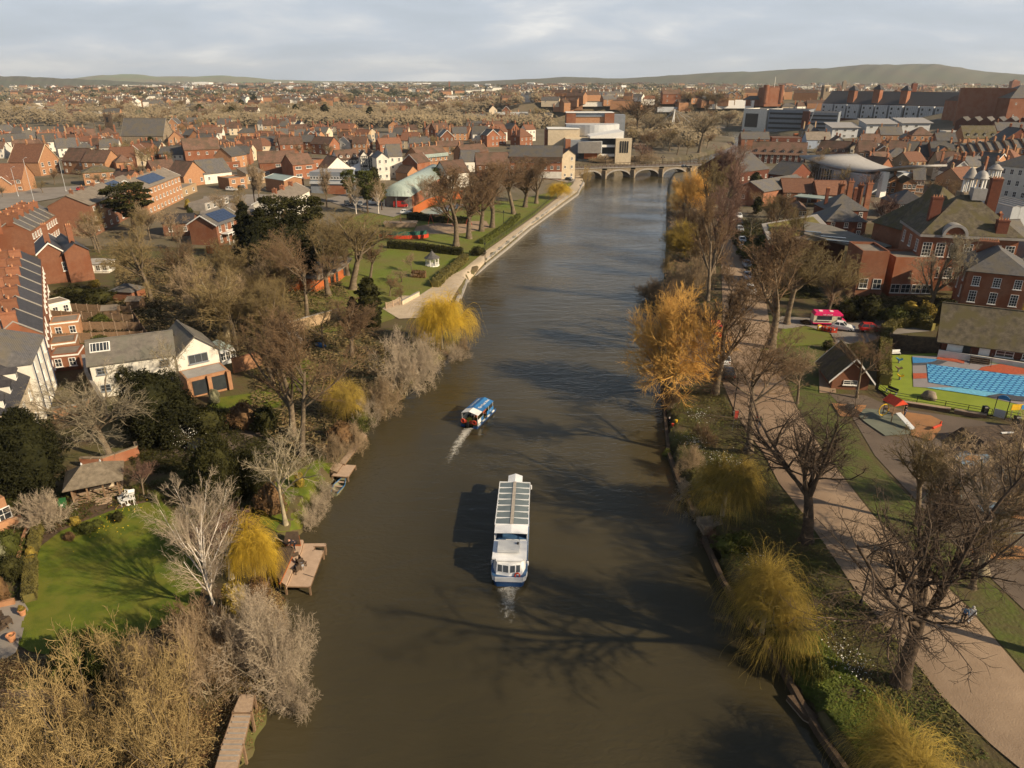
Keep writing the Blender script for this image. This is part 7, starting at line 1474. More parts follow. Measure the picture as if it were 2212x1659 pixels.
for i,(k,u,v,vt,w_,lb,nm)in enumerate([('bush',25,1200,1150,60,'rounded green shrub left of the brick edging','shrub'),('bushdark',30,1250,1200,60,'dark green rounded shrub between patio and brick edging','shrub'),('bushgrey',5,1215,1170,40,'silvery shrub at the left edge','shrub'),('bushrust',8,1300,1245,44,'dark red shrub at the left edge above the patio','shrub'),
('bush',190,1150,1128,40,'bright green low shrub below the summerhouse','shrub'),('bush',210,1140,1122,30,'second low green shrub below the summerhouse','shrub'),('bushgold',165,1135,1115,24,'pale yellow green tuft between ball shrub and summerhouse','shrub'),('bush',340,1085,1060,28,'green shrub at the foot of the reddish twiggy tree','shrub'),('bushdark',255,1125,1105,30,'dark low rock plant on the lawn corner','shrub'),('bushrust',150,1165,1150,30,'brown heather clump at the lawn edge','shrub'),
('bushgold',515,1335,1260,62,'yellow flowering shrub at the foot of the white birch','shrub'),('bushrust',560,1290,1250,70,'rusty red ground shrub under the yellow willow','shrub'),('bushgold',648,1052,1020,26,'bright yellow forsythia on the small riverside lawn','shrub'),('bushrust',590,1110,1045,70,'brown beech shrub beside the small riverside lawn','shrub'),('bush',180,1470,1370,110,'variegated green shrub at the bottom of the large lawn','shrub'),('bush',240,1480,1370,90,'yellow green leafy shrub behind the golden twiggy thicket','shrub'),
('bushdark',455,935,880,90,'low dark bush at the edge of the shaded drive','shrub'),('bushrust',530,925,870,80,'brown bush on the upper garden lawn','shrub'),('bushdark',575,930,880,70,'dark bush next to the brown one on the upper lawn','shrub'),('bush',780,930,885,60,'dark green bush by the river below the weeping tree','shrub'),('bushrust',740,960,915,70,'rusty bush between lawn and boardwalk','shrub'),('bushgrey',465,870,840,30,'grey green ball beside the cottage steps','shrub'),('bushdark',400,800,760,44,'round ivy clump against the cottage wall','shrub'),
('bush',218,700,678,46,'round green bush in a strip garden','shrub'),('bush',218,752,726,58,'large round green bush in a strip garden near the cottage','shrub'),('bushgold',205,620,604,28,'yellow flowering bush below the tall brick gable','shrub'),('bushdark',160,650,620,90,'dark mass of ivy beside the white conservatory','shrub'),('bushdark',215,655,625,80,'dark laurel behind the octagonal garden house','shrub'),('bushgold',407,452,430,16,'yellow conifer bush behind the black pine','shrub'),('bush',412,465,448,16,'bright green bush below the yellow conifer','shrub')]):
 T(k,u,v,vt,w_,lb,name=nm,cat='shrub')
 # more garden shrubs filling the beds
 # summerhouse
p=P(212,1082);e_=empty('summerhouse',p,math.atan2(-.10,1)*0-.0,'open fronted thatch brown shingled summerhouse with a hipped roof','summerhouse');s=mpp(p);W,D,H=4.6,3.4,2.3;PLACED.append((p.x,p.y,4));e_.rotation_euler[2]=.45
mat('shingle',(0.26,0.21,0.15),col2=(0.15,0.12,0.085),scale=2,stripe=(5,.4),bump=.4)
x,y0,y1=W/2+.6,-.6,D+.6;K('roof',MB().add([(-x,y0,H),(x,y0,H),(x,y1,H),(-x,y1,H),(-.9,D/2,H+1.6),(.9,D/2,H+1.6),(-x,y0,H-.12),(x,y0,H-.12),(x,y1,H-.12),(-x,y1,H-.12)],[(0,1,5,4),(1,2,5),(2,3,4,5),(3,0,4),(9,8,7,6),(0,6,7,1),(1,7,8,2),(2,8,9,3),(3,9,6,0)]),'shingle',e_)
for fx in(-.9,.9):K('finial',MB().lathe([(.08,0),(.12,.12),(.03,.3)],(fx,D/2,H+1.55),8),'clad_light',e_)
K('wall',MB().box((0,D-.1,H/2),(W,.15,H)).box((-W/2+.1,D*.6,H/2),(.15,D*.75,H)).box((W/2-.1,D*.75,H/2),(.15,D*.45,H)),'timber',e_)
for fx in(-W/2+.1,-W/6,W/6,W/2-.1):K('post',MB().box((fx,.1,H/2),(.16,.16,H)),'timber',e_)
K('floor',MB().box((0,D/2,.12),(W+.2,D+.1,.24)),'timber_pale',e_)
for i in range(3):K('step',MB().box((.6,-.25-.3*i,.14-.05*i),(1.6,.34,.16)),'timber_pale',e_)
K('railing',MB().box((-W/3,.1,.75),(W/3,.06,.08)).box((-W/3,.1,.45),(W/3,.06,.08)).box((W/3,.1,.75),(W/3,.06,.08)),'timber',e_)
lc=lambda x_,y_,z_:e_.matrix_basis@Vector((x_,y_,z_));bpy.context.view_layer.update();SHm=e_.matrix_world.copy();
b0=empty('cushioned_bench',SHm@Vector((0.4,2.2,.24)),.45,'bench with pale and red cushions inside the summerhouse','bench');K('seat',MB().box((0,0,.35),(2.4,.7,.3)),'render_cream',b0);K('backrest',MB().box((0,.35,.7),(2.4,.12,.5)),'timber',b0);[link('cushion',MB().box((cx_,.1,.62),(.4,.2,.35)).mesh('cushion',m),b0)for cx_,m in((-.8,'coat_white'),(-.2,'jacket_red'),(.4,'coat_white'),(.9,'jacket_red'))]
def cast_chair(p,yaw,lb):
 e_=empty('white_chair',p,yaw,lb,'chair');K('seat',MB().box((0,0,.44),(.45,.42,.05)),'white_paint',e_);a=MB();a.bar((-.2,.2,.44),(-.22,.27,.95),.025).bar((.2,.2,.44),(.22,.27,.95),.025).bar((-.22,.27,.95),(.22,.27,.95),.03).torus((0,.24,.72),.13,.02,'Y');link('backrest',a.mesh('backrest','white_paint'),e_)
 for x_ in(-.19,.19):
  for y_ in(-.18,.18):K('leg',MB().bar((x_,y_,.44),(x_*1.2,y_*1.25,0),.022),'white_paint',e_)
  K('arm',MB().bar((x_*1.1,.22,.66),(x_*1.15,-.18,.64),.02).bar((x_*1.15,-.18,.64),(x_,-.18,.44),.02),'white_paint',e_)
for u,v,y,lb in[(266,1092,-.6+3.1,'white ornate chair nearest the lawn beside the round table'),(274,1076,0,'white ornate chair behind the round table'),(288,1084,1.9,'white ornate chair on the right of the round table'),(262,1082,-1.6,'white ornate chair nearest the summerhouse')]:cast_chair(P(u,v,.05),y,lb)
p=P(277,1090,.05);e_=empty('round_table',p,0,'small white round table among white garden chairs','table');K('top',MB().lathe([(.4,.70),(.42,.72),(.4,.74)],k=18),'white_paint',e_);K('pedestal',MB().lathe([(.25,0),(.05,.1),(.04,.6),(.15,.7)],k=10),'white_paint',e_)
p=P(291,1092,.05);e_=empty('bird_table',p,.4,'white bird table with a little pitched roof','bird table');K('pole',MB().bar((0,0,0),(0,0,1.5),.04).bar((-.3,0,.02),(.3,0,.02),.03).bar((0,-.3,.02),(0,.3,.02),.03),'white_paint',e_);K('tray',MB().box((0,0,1.5),(.5,.4,.05)),'white_paint',e_);K('roof',MB().add([(-.32,-.28,1.8),(.32,-.28,1.8),(.32,.28,1.8),(-.32,.28,1.8),(-.32,0,2.05),(.32,0,2.05)],[(0,1,5,4),(2,3,4,5),(1,2,5),(3,0,4),(3,2,1,0)]),'white_paint',e_)
p=P(138,1098,0);e_=empty('wheelie_bin',p,.3,'green wheelie bin beside the dark holly','bin');mat('bin_green',(.03,.14,.04));K('body',MB().box((0,0,.5),(.55,.65,1.0),taper=1.1),'bin_green',e_);K('lid',MB().box((0,0,1.06),(.64,.74,.1)),'bin_green',e_);K('sticker',MB().box((0,-.35,.6),(.25,.02,.2)),'white_paint',e_)
for u,v,y,lb in[(4,1362,1.2,'dark metal garden chair on the patio near its edge'),(14,1350,-2.2,'dark metal garden chair at the back of the patio'),(-4,1345,.3,'dark metal garden chair cut by the left edge')]:lounge(P(u,v,.1),y,lb,'bark_dark')
e_=empty('patio_table',P(5,1352,.1),0,'dark slatted table on the bottom left patio','table');K('top',MB().box((0,0,.72),(1.0,.8,.05)),'bark_dark',e_);[K('leg',MB().box((x_,y_,.36),(.05,.05,.72)),'bark_dark',e_)for x_ in(-.4,.4)for y_ in(-.3,.3)]
for u,v,s_,lb in[(27,1384,.33,'large terracotta pot on the patio edge'),(50,1328,.3,'terracotta pot with a golden plant at the lawn corner')]:
 p=P(u,v,.1);e_=empty('plant_pot',p,0,lb,'plant pot');K('pot',MB().lathe([(s_*.7,0),(s_,.5*s_/.3),(s_*1.12,.5*s_/.3),(s_*1.12,.58*s_/.3),(s_*.9,.58*s_/.3),(s_*.8,.45*s_/.3)],k=16),'clay_pot',e_);o=link('plant',LIB['bushgold'][1],e_,(0,0,.5*s_/.3),None,.22 if 'golden' in lb else.05)
p=P(690,746,0);e_=empty('dinghy',p,1.0,'small light blue dinghy turned over by the buff garden wall','boat');K('hull',MB().add([(-.5,-1.3,0),(.5,-1.3,0),(.6,0,0),(.3,1.2,0),(0,1.6,0),(-.3,1.2,0),(-.6,0,0),(-.2,-1.1,.4),(.2,-1.1,.4),(.25,0,.45),(0,1.2,.3),(-.25,0,.45)],[(0,1,8,7),(1,2,9,8),(2,3,10,9),(3,4,10),(4,5,10),(5,6,11,10),(6,0,7,11),(7,8,9,11),(11,9,10)]),'canopy_blue',e_)
p=P(193,660,0);cast_chair(p,2.5,'lone white chair in a strip garden')
# ================================================================ left park furniture
p=P(934,574);e_=empty('bandstand',p,.2,'white octagonal garden bandstand with a pointed grey roof','bandstand');r=mpp(p)*15.5;H=Hv(p,541);hw_=H*.52;k=8;ang_=[2*math.pi*(i+.5)/8 for i in range(8)]
K('floor',MB().lathe([(r,0),(r,.3)],k=8),'white_paint',e_);K('roof',MB().lathe([(r*1.15,hw_),(r*1.1,hw_+.12),(r*.62,hw_+(H-hw_)*.38),(r*.25,hw_+(H-hw_)*.72),(.05,H),(.03,H+.4)],k=8),'slate',e_)
for t in ang_:K('post',MB().box((r*.93*math.cos(t),r*.93*math.sin(t),hw_/2),(.16,.16,hw_)),'white_paint',e_)
a=MB()
for i in range(8):
 t0,t1=ang_[i],ang_[(i+1)%8];p0_,p1_=Vector((r*.93*math.cos(t0),r*.93*math.sin(t0),0)),Vector((r*.93*math.cos(t1),r*.93*math.sin(t1),0))
 if i==5:continue
 for z in(.5,1.1):a.bar(p0_+Vector((0,0,z)),p1_+Vector((0,0,z)),.05)
 for j in range(1,7):q=p0_.lerp(p1_,j/7);a.bar(q+Vector((0,0,.45)),q+Vector((0,0,1.1)),.035)
link('balustrade',a.mesh('balustrade','white_paint'),e_)
ctr=P(872,512);n_=26;e_=empty('construction_fence',ctr,0,'curved green mesh fence behind red barriers around the ship playground','fence');rb=mpp(ctr)*50
mesh_m=mat('green_mesh',(.03,.13,.10),rough=.6)
a,b_=MB(),MB();
for i in range(n_):
 t0,t1=math.pi*1.05+math.pi*.95*i/n_,math.pi*1.05+math.pi*.95*(i+1)/n_;q0=Vector((rb*math.cos(t0),rb*.42*math.sin(t0),0));q1=Vector((rb*math.cos(t1),rb*.42*math.sin(t1),0));d_=(q1-q0)
 a.add([q0+Vector((0,0,.7)),q1+Vector((0,0,.7)),q1+Vector((0,0,2.1)),q0+Vector((0,0,2.1))],[(0,1,2,3)]);a.bar(q0,q0+Vector((0,0,2.2)),.05)
 m_=(q0+q1)/2*1.06;b_.box((m_.x,m_.y,.5),(d_.length*.92,.35,1.0),math.atan2(d_.y,d_.x))
link('mesh_panel',a.mesh('mesh_panel','green_mesh'),e_);e2=empty('barrier_ring',ctr,0,'curved line of red plastic barriers at the ship playground','barrier');link('barrier_run',b_.mesh('barrier_run','ring_red'),e2)
p=P(866,490);H=Hv(p,462);e_=empty('climbing_mast',p,0,'wooden mast of the ship shaped climbing frame','play equipment');K('mast',MB().bar((0,0,0),(0,0,H),.25,6,.12),'timber',e_);K('yard',MB().bar((-2.5,0,H*.6),(2.5,0,H*.6),.1),'timber',e_);K('hull',MB().box((0,0,.8),(9,3,1.6),taper=1.15),'timber_pale',e_)
a=MB();p=P(972,487);e_=empty('tubular_goal',p,0,'thin red tubular frames on the sandy play square','play equipment')
for x in(-6,0,6):a.bar((x-1,0,0),(x,0,3.4),.07).bar((x+1,0,0),(x,0,3.4),.07)
a.bar((-6,0,3.4),(0,0,3.4),.07);link('frame',a.mesh('frame','ring_red'),e_)
hedge([(882,474),(960,482),(1010,484)],2.2,2.2,'leaf_dark','dark clipped hedge north of the sandy play square',dens=16,size=.16)
hedge([(838,536),(905,541),(960,548),(1000,552)],2.0,2.0,'leaf_dark','long dark hedge behind the white bandstand',dens=16,size=.16)
hedge([(1005,562),(990,578),(960,602),(940,622)],1.8,2.0,'leaf_hedge','brown hedge sloping down beside the embankment path',dens=16,size=.16)
hedge([(1040,528),(1100,490),(1120,470)],1.5,1.5,'leaf_mid','low green hedge between park trees and embankment',dens=16,size=.16)
hedge([(890,598),(920,600)],1.5,2.0,'leaf_rust','short russet hedge in front of the bandstand lawn',dens=16,size=.16)
T('bushdark',1032,552,533,36,'rounded dark bush at the foot of the park trees',name='shrub',cat='shrub')
poly_wall('timber_fence',[(893,467),(925,448),(975,432),(1000,428)],3.0,.15,'orange_wood','tall orange timber fence beside the tennis court',cat='fence',posts='orange_wood')
railing('embankment_railing',[(1052,566),(1100,527),(1148,487),(1196,450),(1240,418)],'thin railing along the embankment wall',m='clad_light',step=3)
railing('park_railing',[(1050,538),(1150,466),(1232,394)],'dark railing between the left park and the embankment path',step=3)
poly_wall('embankment_wall',[(985,655),(1008,606),(1049,574),(1099,534),(1149,491),(1199,455),(1249,419),(1263,402)],.35,.5,'concrete','pale stone coping of the long embankment wall',follow=True)
e_=poly_wall('park_wall',[(905,640),(868,660)],1.0,.35,'render_cream','low cream wall beside the timber garden gate',cap='concrete')
p0,p1=P(834,668),P(864,660);e_=empty('garden_gate',p0,math.atan2((p1-p0).y,(p1-p0).x),'pale five barred timber gate at the end of the embankment path','gate');L=(p1-p0).length;a=MB()
for z in(.25,.5,.75,1.0,1.25):a.box((L/2,0,z),(L,.06,.1))
a.bar((.1,-.04,.2),(L-.1,-.04,1.25),.05);link('bar',a.mesh('bar','timber_pale'),e_);[K('post',MB().box((x_,0,.7),(.2,.2,1.5)),'timber_pale',e_)for x_ in(0,L/2,L)]
# ================================================================ lamp posts, flags
LP_='black lamp posts by the riverside path'
def lamp(u,v,vt,lb,m='black_paint',group=LP_,old=True):
 p=P(u,v,.1);H=Hv(p,vt);e_=empty('lamp_post',p,0,lb,'lamp post',group);link('column',MB().lathe([(.16,0),(.16,.6),(.08,.7),(.06,H-.6)],k=8).mesh('column',m),e_)
 if old:K('lantern',MB().lathe([(.06,H-.62),(.24,H-.15),(.22,H-.1),(.05,H+.08)],k=8),'glass_dark',e_);link('crossbar',MB().bar((-.35,0,H-.8),(.35,0,H-.8),.025).mesh('crossbar',m),e_)
 else:link('arm',MB().bar((0,0,H-.6),(1.0,0,H),.05).box((1.2,0,H),(.6,.2,.1)).mesh('arm',m),e_)
lamp(1583,898,812,'lamp post on the grass beside the thin flag banner');lamp(1858,1308,1185,'lamp post with white light at the path edge below the huge tree');lamp(1048,572,525,'lamp post on the embankment path steps');lamp(1088,492,455,'lamp post between the park trees and embankment')
for u,v,vt,lb in[(143,414,345,'tall pale street lamp beside the orange brick school'),(75,440,340,'tall pale street lamp by the road at the left'),(40,425,360,'street lamp near the left edge of the road')]:lamp(u,v,vt,lb,'clad_light','pale street lamps',False)
p=P(1586,930,.1);e_=empty('feather_flag',p,0,'dark red feather banner on two thin poles on the river verge','banner');K('pole',MB().bar((-.25,0,0),(-.25,0,3),.03).bar((.25,0,0),(.3,.1,3.2),.03),'grey_metal',e_);K('cloth',MB().box((0,0,2.3),(.45,.06,1.2)),'jacket_red',e_)
# ================================================================ right bank stonework
for pts,z,lb in[([(1701,1502),(1722,1500),(1768,1548),(1759,1556),(1738,1545)],.75,'pink brown landing slab on the right river wall'),([(1506,1116),(1558,1112),(1562,1132),(1522,1140)],1.5,'low concrete landing bay below the olive willow')]:
 deckp(pts,z-.15,1.0,'landing_stage','soil' if 'pink' in lb else 'stone',lb,False,'landing stage','stone')
poly_wall('river_wall',[tuple(onz(u,v,0)[:2])for u,v in[(1520,1170),(1560,1262),(1602,1330),(1652,1398),(1690,1455),(1728,1525),(1776,1604),(1815,1660),(1850,1710)]],1.75,.4,'soil','rough dark river wall along the near right bank',world=True,step=1.0,zabs=.7)
poly_wall('river_wall',[tuple(onz(u,v,0)[:2])for u,v in[(1430,830),(1436,900),(1444,985),(1464,1042),(1497,1112)]],1.7,.4,'soil','rough dark river wall below the angler',world=True,step=1.0,zabs=.6)
# ================================================================ splash pool and playgrounds
mat('turf',(.23,.28,.03),col2=(.19,.24,.025),scale=.4);mat('pg_grey',(.27,.24,.24),col2=(.23,.21,.21),scale=.5);mat('pg_red',(.46,.10,.045));mat('pg_blue',(.05,.24,.52));mat('pg_lightblue',(.17,.48,.66));mat('pg_dark',(.08,.085,.10));mat('pg_orange',(.38,.18,.07),col2=(.24,.125,.06),scale=.4);mat('pg_greygreen',(.16,.17,.13),col2=(.12,.13,.10),scale=.4);mat('pg_bluegrey',(.16,.22,.28),col2=(.12,.17,.22),scale=.4)
tm=bpy.data.materials.new('pool_tiles');tm.use_nodes=True;t=tm.node_tree;br=t.nodes.new('ShaderNodeTexBrick');tc=t.nodes.new('ShaderNodeTexCoord');mp=t.nodes.new('ShaderNodeMapping');mp.inputs['Rotation'].default_value=(0,0,.12);t.links.new(tc.outputs['Object'],mp.inputs[0]);t.links.new(mp.outputs[0],br.inputs['Vector'])
br.inputs['Color1'].default_value=(.16,.50,.72,1);br.inputs['Color2'].default_value=(.12,.42,.66,1);br.inputs['Mortar'].default_value=(.02,.12,.32,1);br.inputs['Scale'].default_value=1.0;br.inputs['Brick Width'].default_value=.95;br.inputs['Row Height'].default_value=.62;br.inputs['Mortar Size'].default_value=.13;br.offset=.5;t.links.new(br.outputs['Color'],t.nodes['Principled BSDF'].inputs['Base Color']);t.nodes['Principled BSDF'].inputs['Roughness'].default_value=.6;MATS['pool_tiles']=tm
drape('play_turf',[(1921,770),(1896,842),(1921,861),(2159,902),(2212,911),(2330,934),(2330,830),(2212,800),(2024,765)],'turf',.22,2)
drape('play_surface',[(1970,772),(1972,839),(2063,845),(2212,880),(2330,902),(2330,830),(2212,800),(2120,785),(2040,772)],'pg_grey',.27,2)
for pts,m,o_ in[([(1970,775),(2024,780),(2018,784),(2000,787),(1971,788)],'pg_blue',.31),([(1971,788),(2000,787.5),(2018,784),(2024,781),(2046,784),(2030,791),(1972,793)],'pg_dark',.30),([(1971,810),(2001,810),(2001,821),(1972,822)],'pg_red',.31),([(2026,773),(2082,782),(2082,789),(2022,779)],'pg_red',.31),([(2120,797),(2160,790),(2212,800),(2212,812),(2180,812),(2113,803)],'pg_red',.31),
([(2001,790),(2212,817),(2330,832),(2330,888),(2212,862),(2063,840),(2005,830)],'pool_tiles',.33),([(1998,841),(2063,841),(2185,856),(2130,861),(2060,850)],'pg_lightblue',.31),([(2128,860),(2159,855),(2212,862),(2212,872),(2170,868)],'pg_dark',.36)]:
 drape('play_marking',pts,m,o_,2)
for pts,m in[([(1796,873),(1871,878),(1860,902),(1815,902)],'pg_orange'),([(1940,890),(2010,900),(2035,912),(2031,931),(2012,955),(1969,943),(1962,915)],'pg_orange'),([(1866,884),(1940,891),(1968,920),(1965,940),(1912,944),(1868,914),(1852,900)],'pg_greygreen'),
([(2100+38*math.cos(t),992+16*math.sin(t))for t in np.linspace(0,5.9,16)],'pg_bluegrey'),([(2005,1058),(2040,1050),(2073,1056),(2070,1072),(2012,1070)],'pg_orange'),([(2094,1190),(2150,1175),(2212,1185),(2230,1210),(2160,1212),(2110,1206)],'pg_orange'),([(2170,1080),(2225,1085),(2230,1130),(2180,1120)],'pg_orange'),([(2110,1095),(2165,1085),(2172,1110),(2130,1120)],'pg_bluegrey'),([(2105,946),(2140,932),(2260,936),(2330,960),(2330,1000),(2240,985),(2150,965)],'pg_bluegrey'),([(1990,985),(2030,990),(2020,1012),(1985,1008)],'pg_greygreen'),([(2160,1010),(2230,1020),(2240,1060),(2180,1050)],'pg_bluegrey')]:
 drape('play_patch',pts,m,.19,2)
drape('play_patch',[(2100+17*math.cos(t),993+6.5*math.sin(t))for t in np.linspace(0,5.9,14)],'pg_orange',.23,2)
# terrace in front of the pavilion
a0,a1=P(2028,757,1.4),None;a1=Vector(onz(2330,803,a0.z));d_=(a1-a0);yaw=math.atan2(d_.y,d_.x);L=math.hypot(d_.x,d_.y);e_=empty('terrace',(a0.x,a0.y,a0.z-1.4),yaw,'white walled terrace with dark steps below the long pavilion','terrace')
K('wall',MB().box((L/2,.12,.6),(L,.24,1.8)),'render_white',e_);K('paving',MB().box((L/2,4.2,.55),(L,7.9,1.66)),'asphalt',e_)
s0=L*.315
for i in range(6):K('step',MB().box((s0,-.35-.28*i,.55-.11*i),(2.6,.3,1.6-.22*i)),'bark_dark',e_)
for s in(-1,1):K('handrail',MB().bar((s0+s*1.4,-2,.9),(s0+s*1.4,0,2.3),.04).bar((s0+s*1.4,-2,0),(s0+s*1.4,-2,.9),.04),'black_paint',e_)
hedge([(1908,835),(1907,800),(1912,722)],2.0,1.6,'leaf_hedge','tall golden green hedge along the turf of the splash pool',dens=60,size=.11)
hedge([(1912,722),(1930,708),(1975,706),(2015,714)],1.8,1.5,'leaf_hedge','golden green hedge curving beside the side road',dens=60,size=.11)
poly_wall('close_boarded_fence',[(1917,752),(2024,766)],2.6,.1,'bark_dark','dark close boarded fence behind the white bench',cat='fence',posts='bark_dark')
railing('play_fence',[(1896,842),(1921,861),(2040,882),(2140,900)],'thin dark railing along the front of the green turf',step=2.6)
railing('play_fence',[(2172,905),(2230,916),(2330,934)],'thin dark railing right of the splash pool gate',step=2.6)
for i,(pts,lb)in enumerate([([(1925,870),(2052,890)],'long timber kerb bench in front of the turf, left half'),([(2060,892),(2130,903)],'long timber kerb bench in front of the turf, right half')]):poly_wall('kerb_bench',pts,.45,.5,'timber',lb,cat='bench',cap='timber_pale')
def boulder(u,v,r,lb):
 rng=random.Random(u);bm=bmesh.new();bmesh.ops.create_icosphere(bm,subdivisions=3,radius=1)
 for vt in bm.verts:vt.co*=(1+.18*math.sin(vt.co.x*3+rng.random())+.1*math.sin(vt.co.y*5)*math.cos(vt.co.z*4));vt.co.z=max(vt.co.z*.75,-.4)
 me=bpy.data.meshes.new('boulder');bm.to_mesh(me);bm.free();me.materials.append(M('stone'));[setattr(p_,'use_smooth',True)for p_ in me.polygons];tag(link('boulder',me,None,P(u,v,.2)+Vector((0,0,r*.3)),None,r),lb,'boulder')
boulder(2004,860,1.0,'big tan boulder on the green turf');boulder(1834,883,.7,'smaller boulder on the orange rubber surface')
for u,v,m,lb in[(1941,784,'pg_blue','blue spring rider on the turf'),(1940,803,'timber','brown spring rider on the turf'),(1943,820,'yellow_paint','orange banana shaped spring rider on the turf')]:
 p=P(u,v,.24);e_=empty('spring_rider',p,1.2,lb,'play equipment');K('spring',MB().lathe([(.12,0),(.16,.1),(.12,.2),(.16,.3),(.12,.4)],k=8),'grey_metal',e_);link('seat',MB().bar((0,-.5,.75),(0,0,.5),.16,6).bar((0,0,.5),(0,.5,.85),.16,6,.08).mesh('seat',m),e_);K('handle',MB().bar((-.25,-.25,.9),(.25,-.25,.9),.03),'black_paint',e_)
def bench(u,v,yaw,m,lb,H_=.2):
 e_=empty('park_bench',P(u,v,H_),yaw,lb,'bench');link('seat',MB().box((0,0,.45),(1.7,.4,.05)).mesh('seat',m),e_);link('backrest',MB().box((0,.22,.75),(1.7,.05,.4)).mesh('backrest',m),e_)
 for x_ in(-.75,.75):K('leg',MB().box((x_,.0,.22),(.06,.4,.45)),'grey_metal',e_)
bench(1933,768,.1,'white_paint','white bench by the dark fence above the turf');bench(1925,850,-1.1,'black_paint','black metal bench at the hedge end of the turf')
for u,v,lb in[(2125,896,'black litter bin left of the blue arched gate'),(2193,918,'black litter bin right of the blue arched gate')]:
 e_=empty('litter_bin',P(u,v,.2),0,lb,'bin');K('body',MB().box((0,0,.55),(.6,.6,1.1)),'black_paint',e_);K('lid',MB().box((0,0,1.2),(.7,.7,.15),taper=.7),'black_paint',e_)
p0,p1=P(2143,900,.15),P(2170,906,.15);e_=empty('arched_gate',p0,math.atan2((p1-p0).y,(p1-p0).x),'playground gate between tall posts with a blue arched sign','gate');L=(p1-p0).length;[K('post',MB().bar((x_,0,0),(x_,0,3.0),.06),'black_paint',e_)for x_ in(0,L)]
K('arch_sign',MB().add([(L/2+L/2*math.cos(math.pi*i/10),y_,2.7+.6*math.sin(math.pi*i/10))for y_ in(-.04,.04)for i in range(11)],[tuple(range(11))[::-1],tuple(range(11,22))]+[(i,i+1,12+i,11+i)for i in range(10)]),'pg_blue',e_);K('leaf',MB().box((L/2,0,.7),(L*.9,.05,1.1)),'clad_light',e_)
e_=empty('information_board',P(2188,908,.2),.1,'orange and blue rounded information board by the splash pool','sign');K('board',MB().box((0,0,1.9),(1.5,.08,.8)),'yellow_paint',e_);K('badge',MB().box((.9,-.05,1.9),(.6,.06,.6)),'pg_blue',e_);[K('post',MB().bar((x_,0,0),(x_,0,1.6),.04),'grey_metal',e_)for x_ in(-.5,.5)]
# climbing frame with pink roof and slide
p=P(1925,905,.18);e_=empty('climbing_tower',p,.3,'climbing frame with a pink red roof and a metal slide','play equipment');[K('post',MB().bar((x_,y_,0),(x_,y_,2.6),.06),'timber',e_)for x_ in(-.8,.8)for y_ in(-.8,.8)]
K('roof',MB().add([(-1.1,-1.1,2.5),(1.1,-1.1,2.5),(1.1,1.1,2.5),(-1.1,1.1,2.5),(0,-1.1,3.3),(0,1.1,3.3)],[(0,1,4),(1,2,5,4),(2,3,5),(3,0,4,5)]),'ring_red',e_);K('platform',MB().box((0,0,1.3),(1.7,1.7,.1)),'timber',e_);K('slide',MB().add([(-.4,-.8,1.35),(.4,-.8,1.35),(.4,-3.6,.3),(-.4,-3.6,.3),(-.4,-.8,1.25),(.4,-.8,1.25),(.4,-3.6,.2),(-.4,-3.6,.2)],[(3,2,1,0),(4,5,6,7),(0,4,7,3),(1,2,6,5)]),'clad_light',e_);K('climbing_ring',MB().torus((-1.6,0,1.6),.8,.06,'Y'),'yellow_paint',e_)
e_=empty('rocking_toy',P(2022,927,.2),.4,'small red rocking toy on the orange surface','play equipment');K('body',MB().bar((-.7,0,.3),(.7,0,.5),.18,6).bar((.5,0,.5),(.7,0,1.0),.1),'ring_red',e_)
e_=empty('play_mound',P(2150,975,.1),.1,'dark mound with a raised bridge at the right playground edge','play equipment');K('mound',MB().box((3,2,.7),(12,5,1.4),taper=.8),'bark_dark',e_);K('climbing_net',MB().bar((2,0,1.4),(6,3,3.2),.05).bar((6,3,0),(6,3,3.2),.1).bar((8,0,0),(6,3,3.2),.06),'black_paint',e_);K('plank',MB().box((2.6,1.8,1.5),(1.6,.3,.08)),'white_paint',e_)
for i,(u,v,y)in enumerate([(2030,1095,.3),(2160,1200,.1)]):
 p=P(u,v,.1);e_=empty('swing_set',p,y,['green legged swing frame behind the huge forked tree','swing frame at the right edge of the playground'][i],'play equipment');a=MB()
 for x_ in(-2,2):a.bar((x_,-1,0),(x_,0,2.5),.05).bar((x_,1,0),(x_,0,2.5),.05)
 a.bar((-2,0,2.5),(2,0,2.5),.05);link('frame',a.mesh('frame','metal_roof'),e_);[K('swing',MB().bar((x_-.2,0,2.5),(x_-.2,0,.6),.015).bar((x_+.2,0,2.5),(x_+.2,0,.6),.015).box((x_,0,.57),(.5,.2,.05)),'black_paint',e_)for x_ in(-.9,.9)]
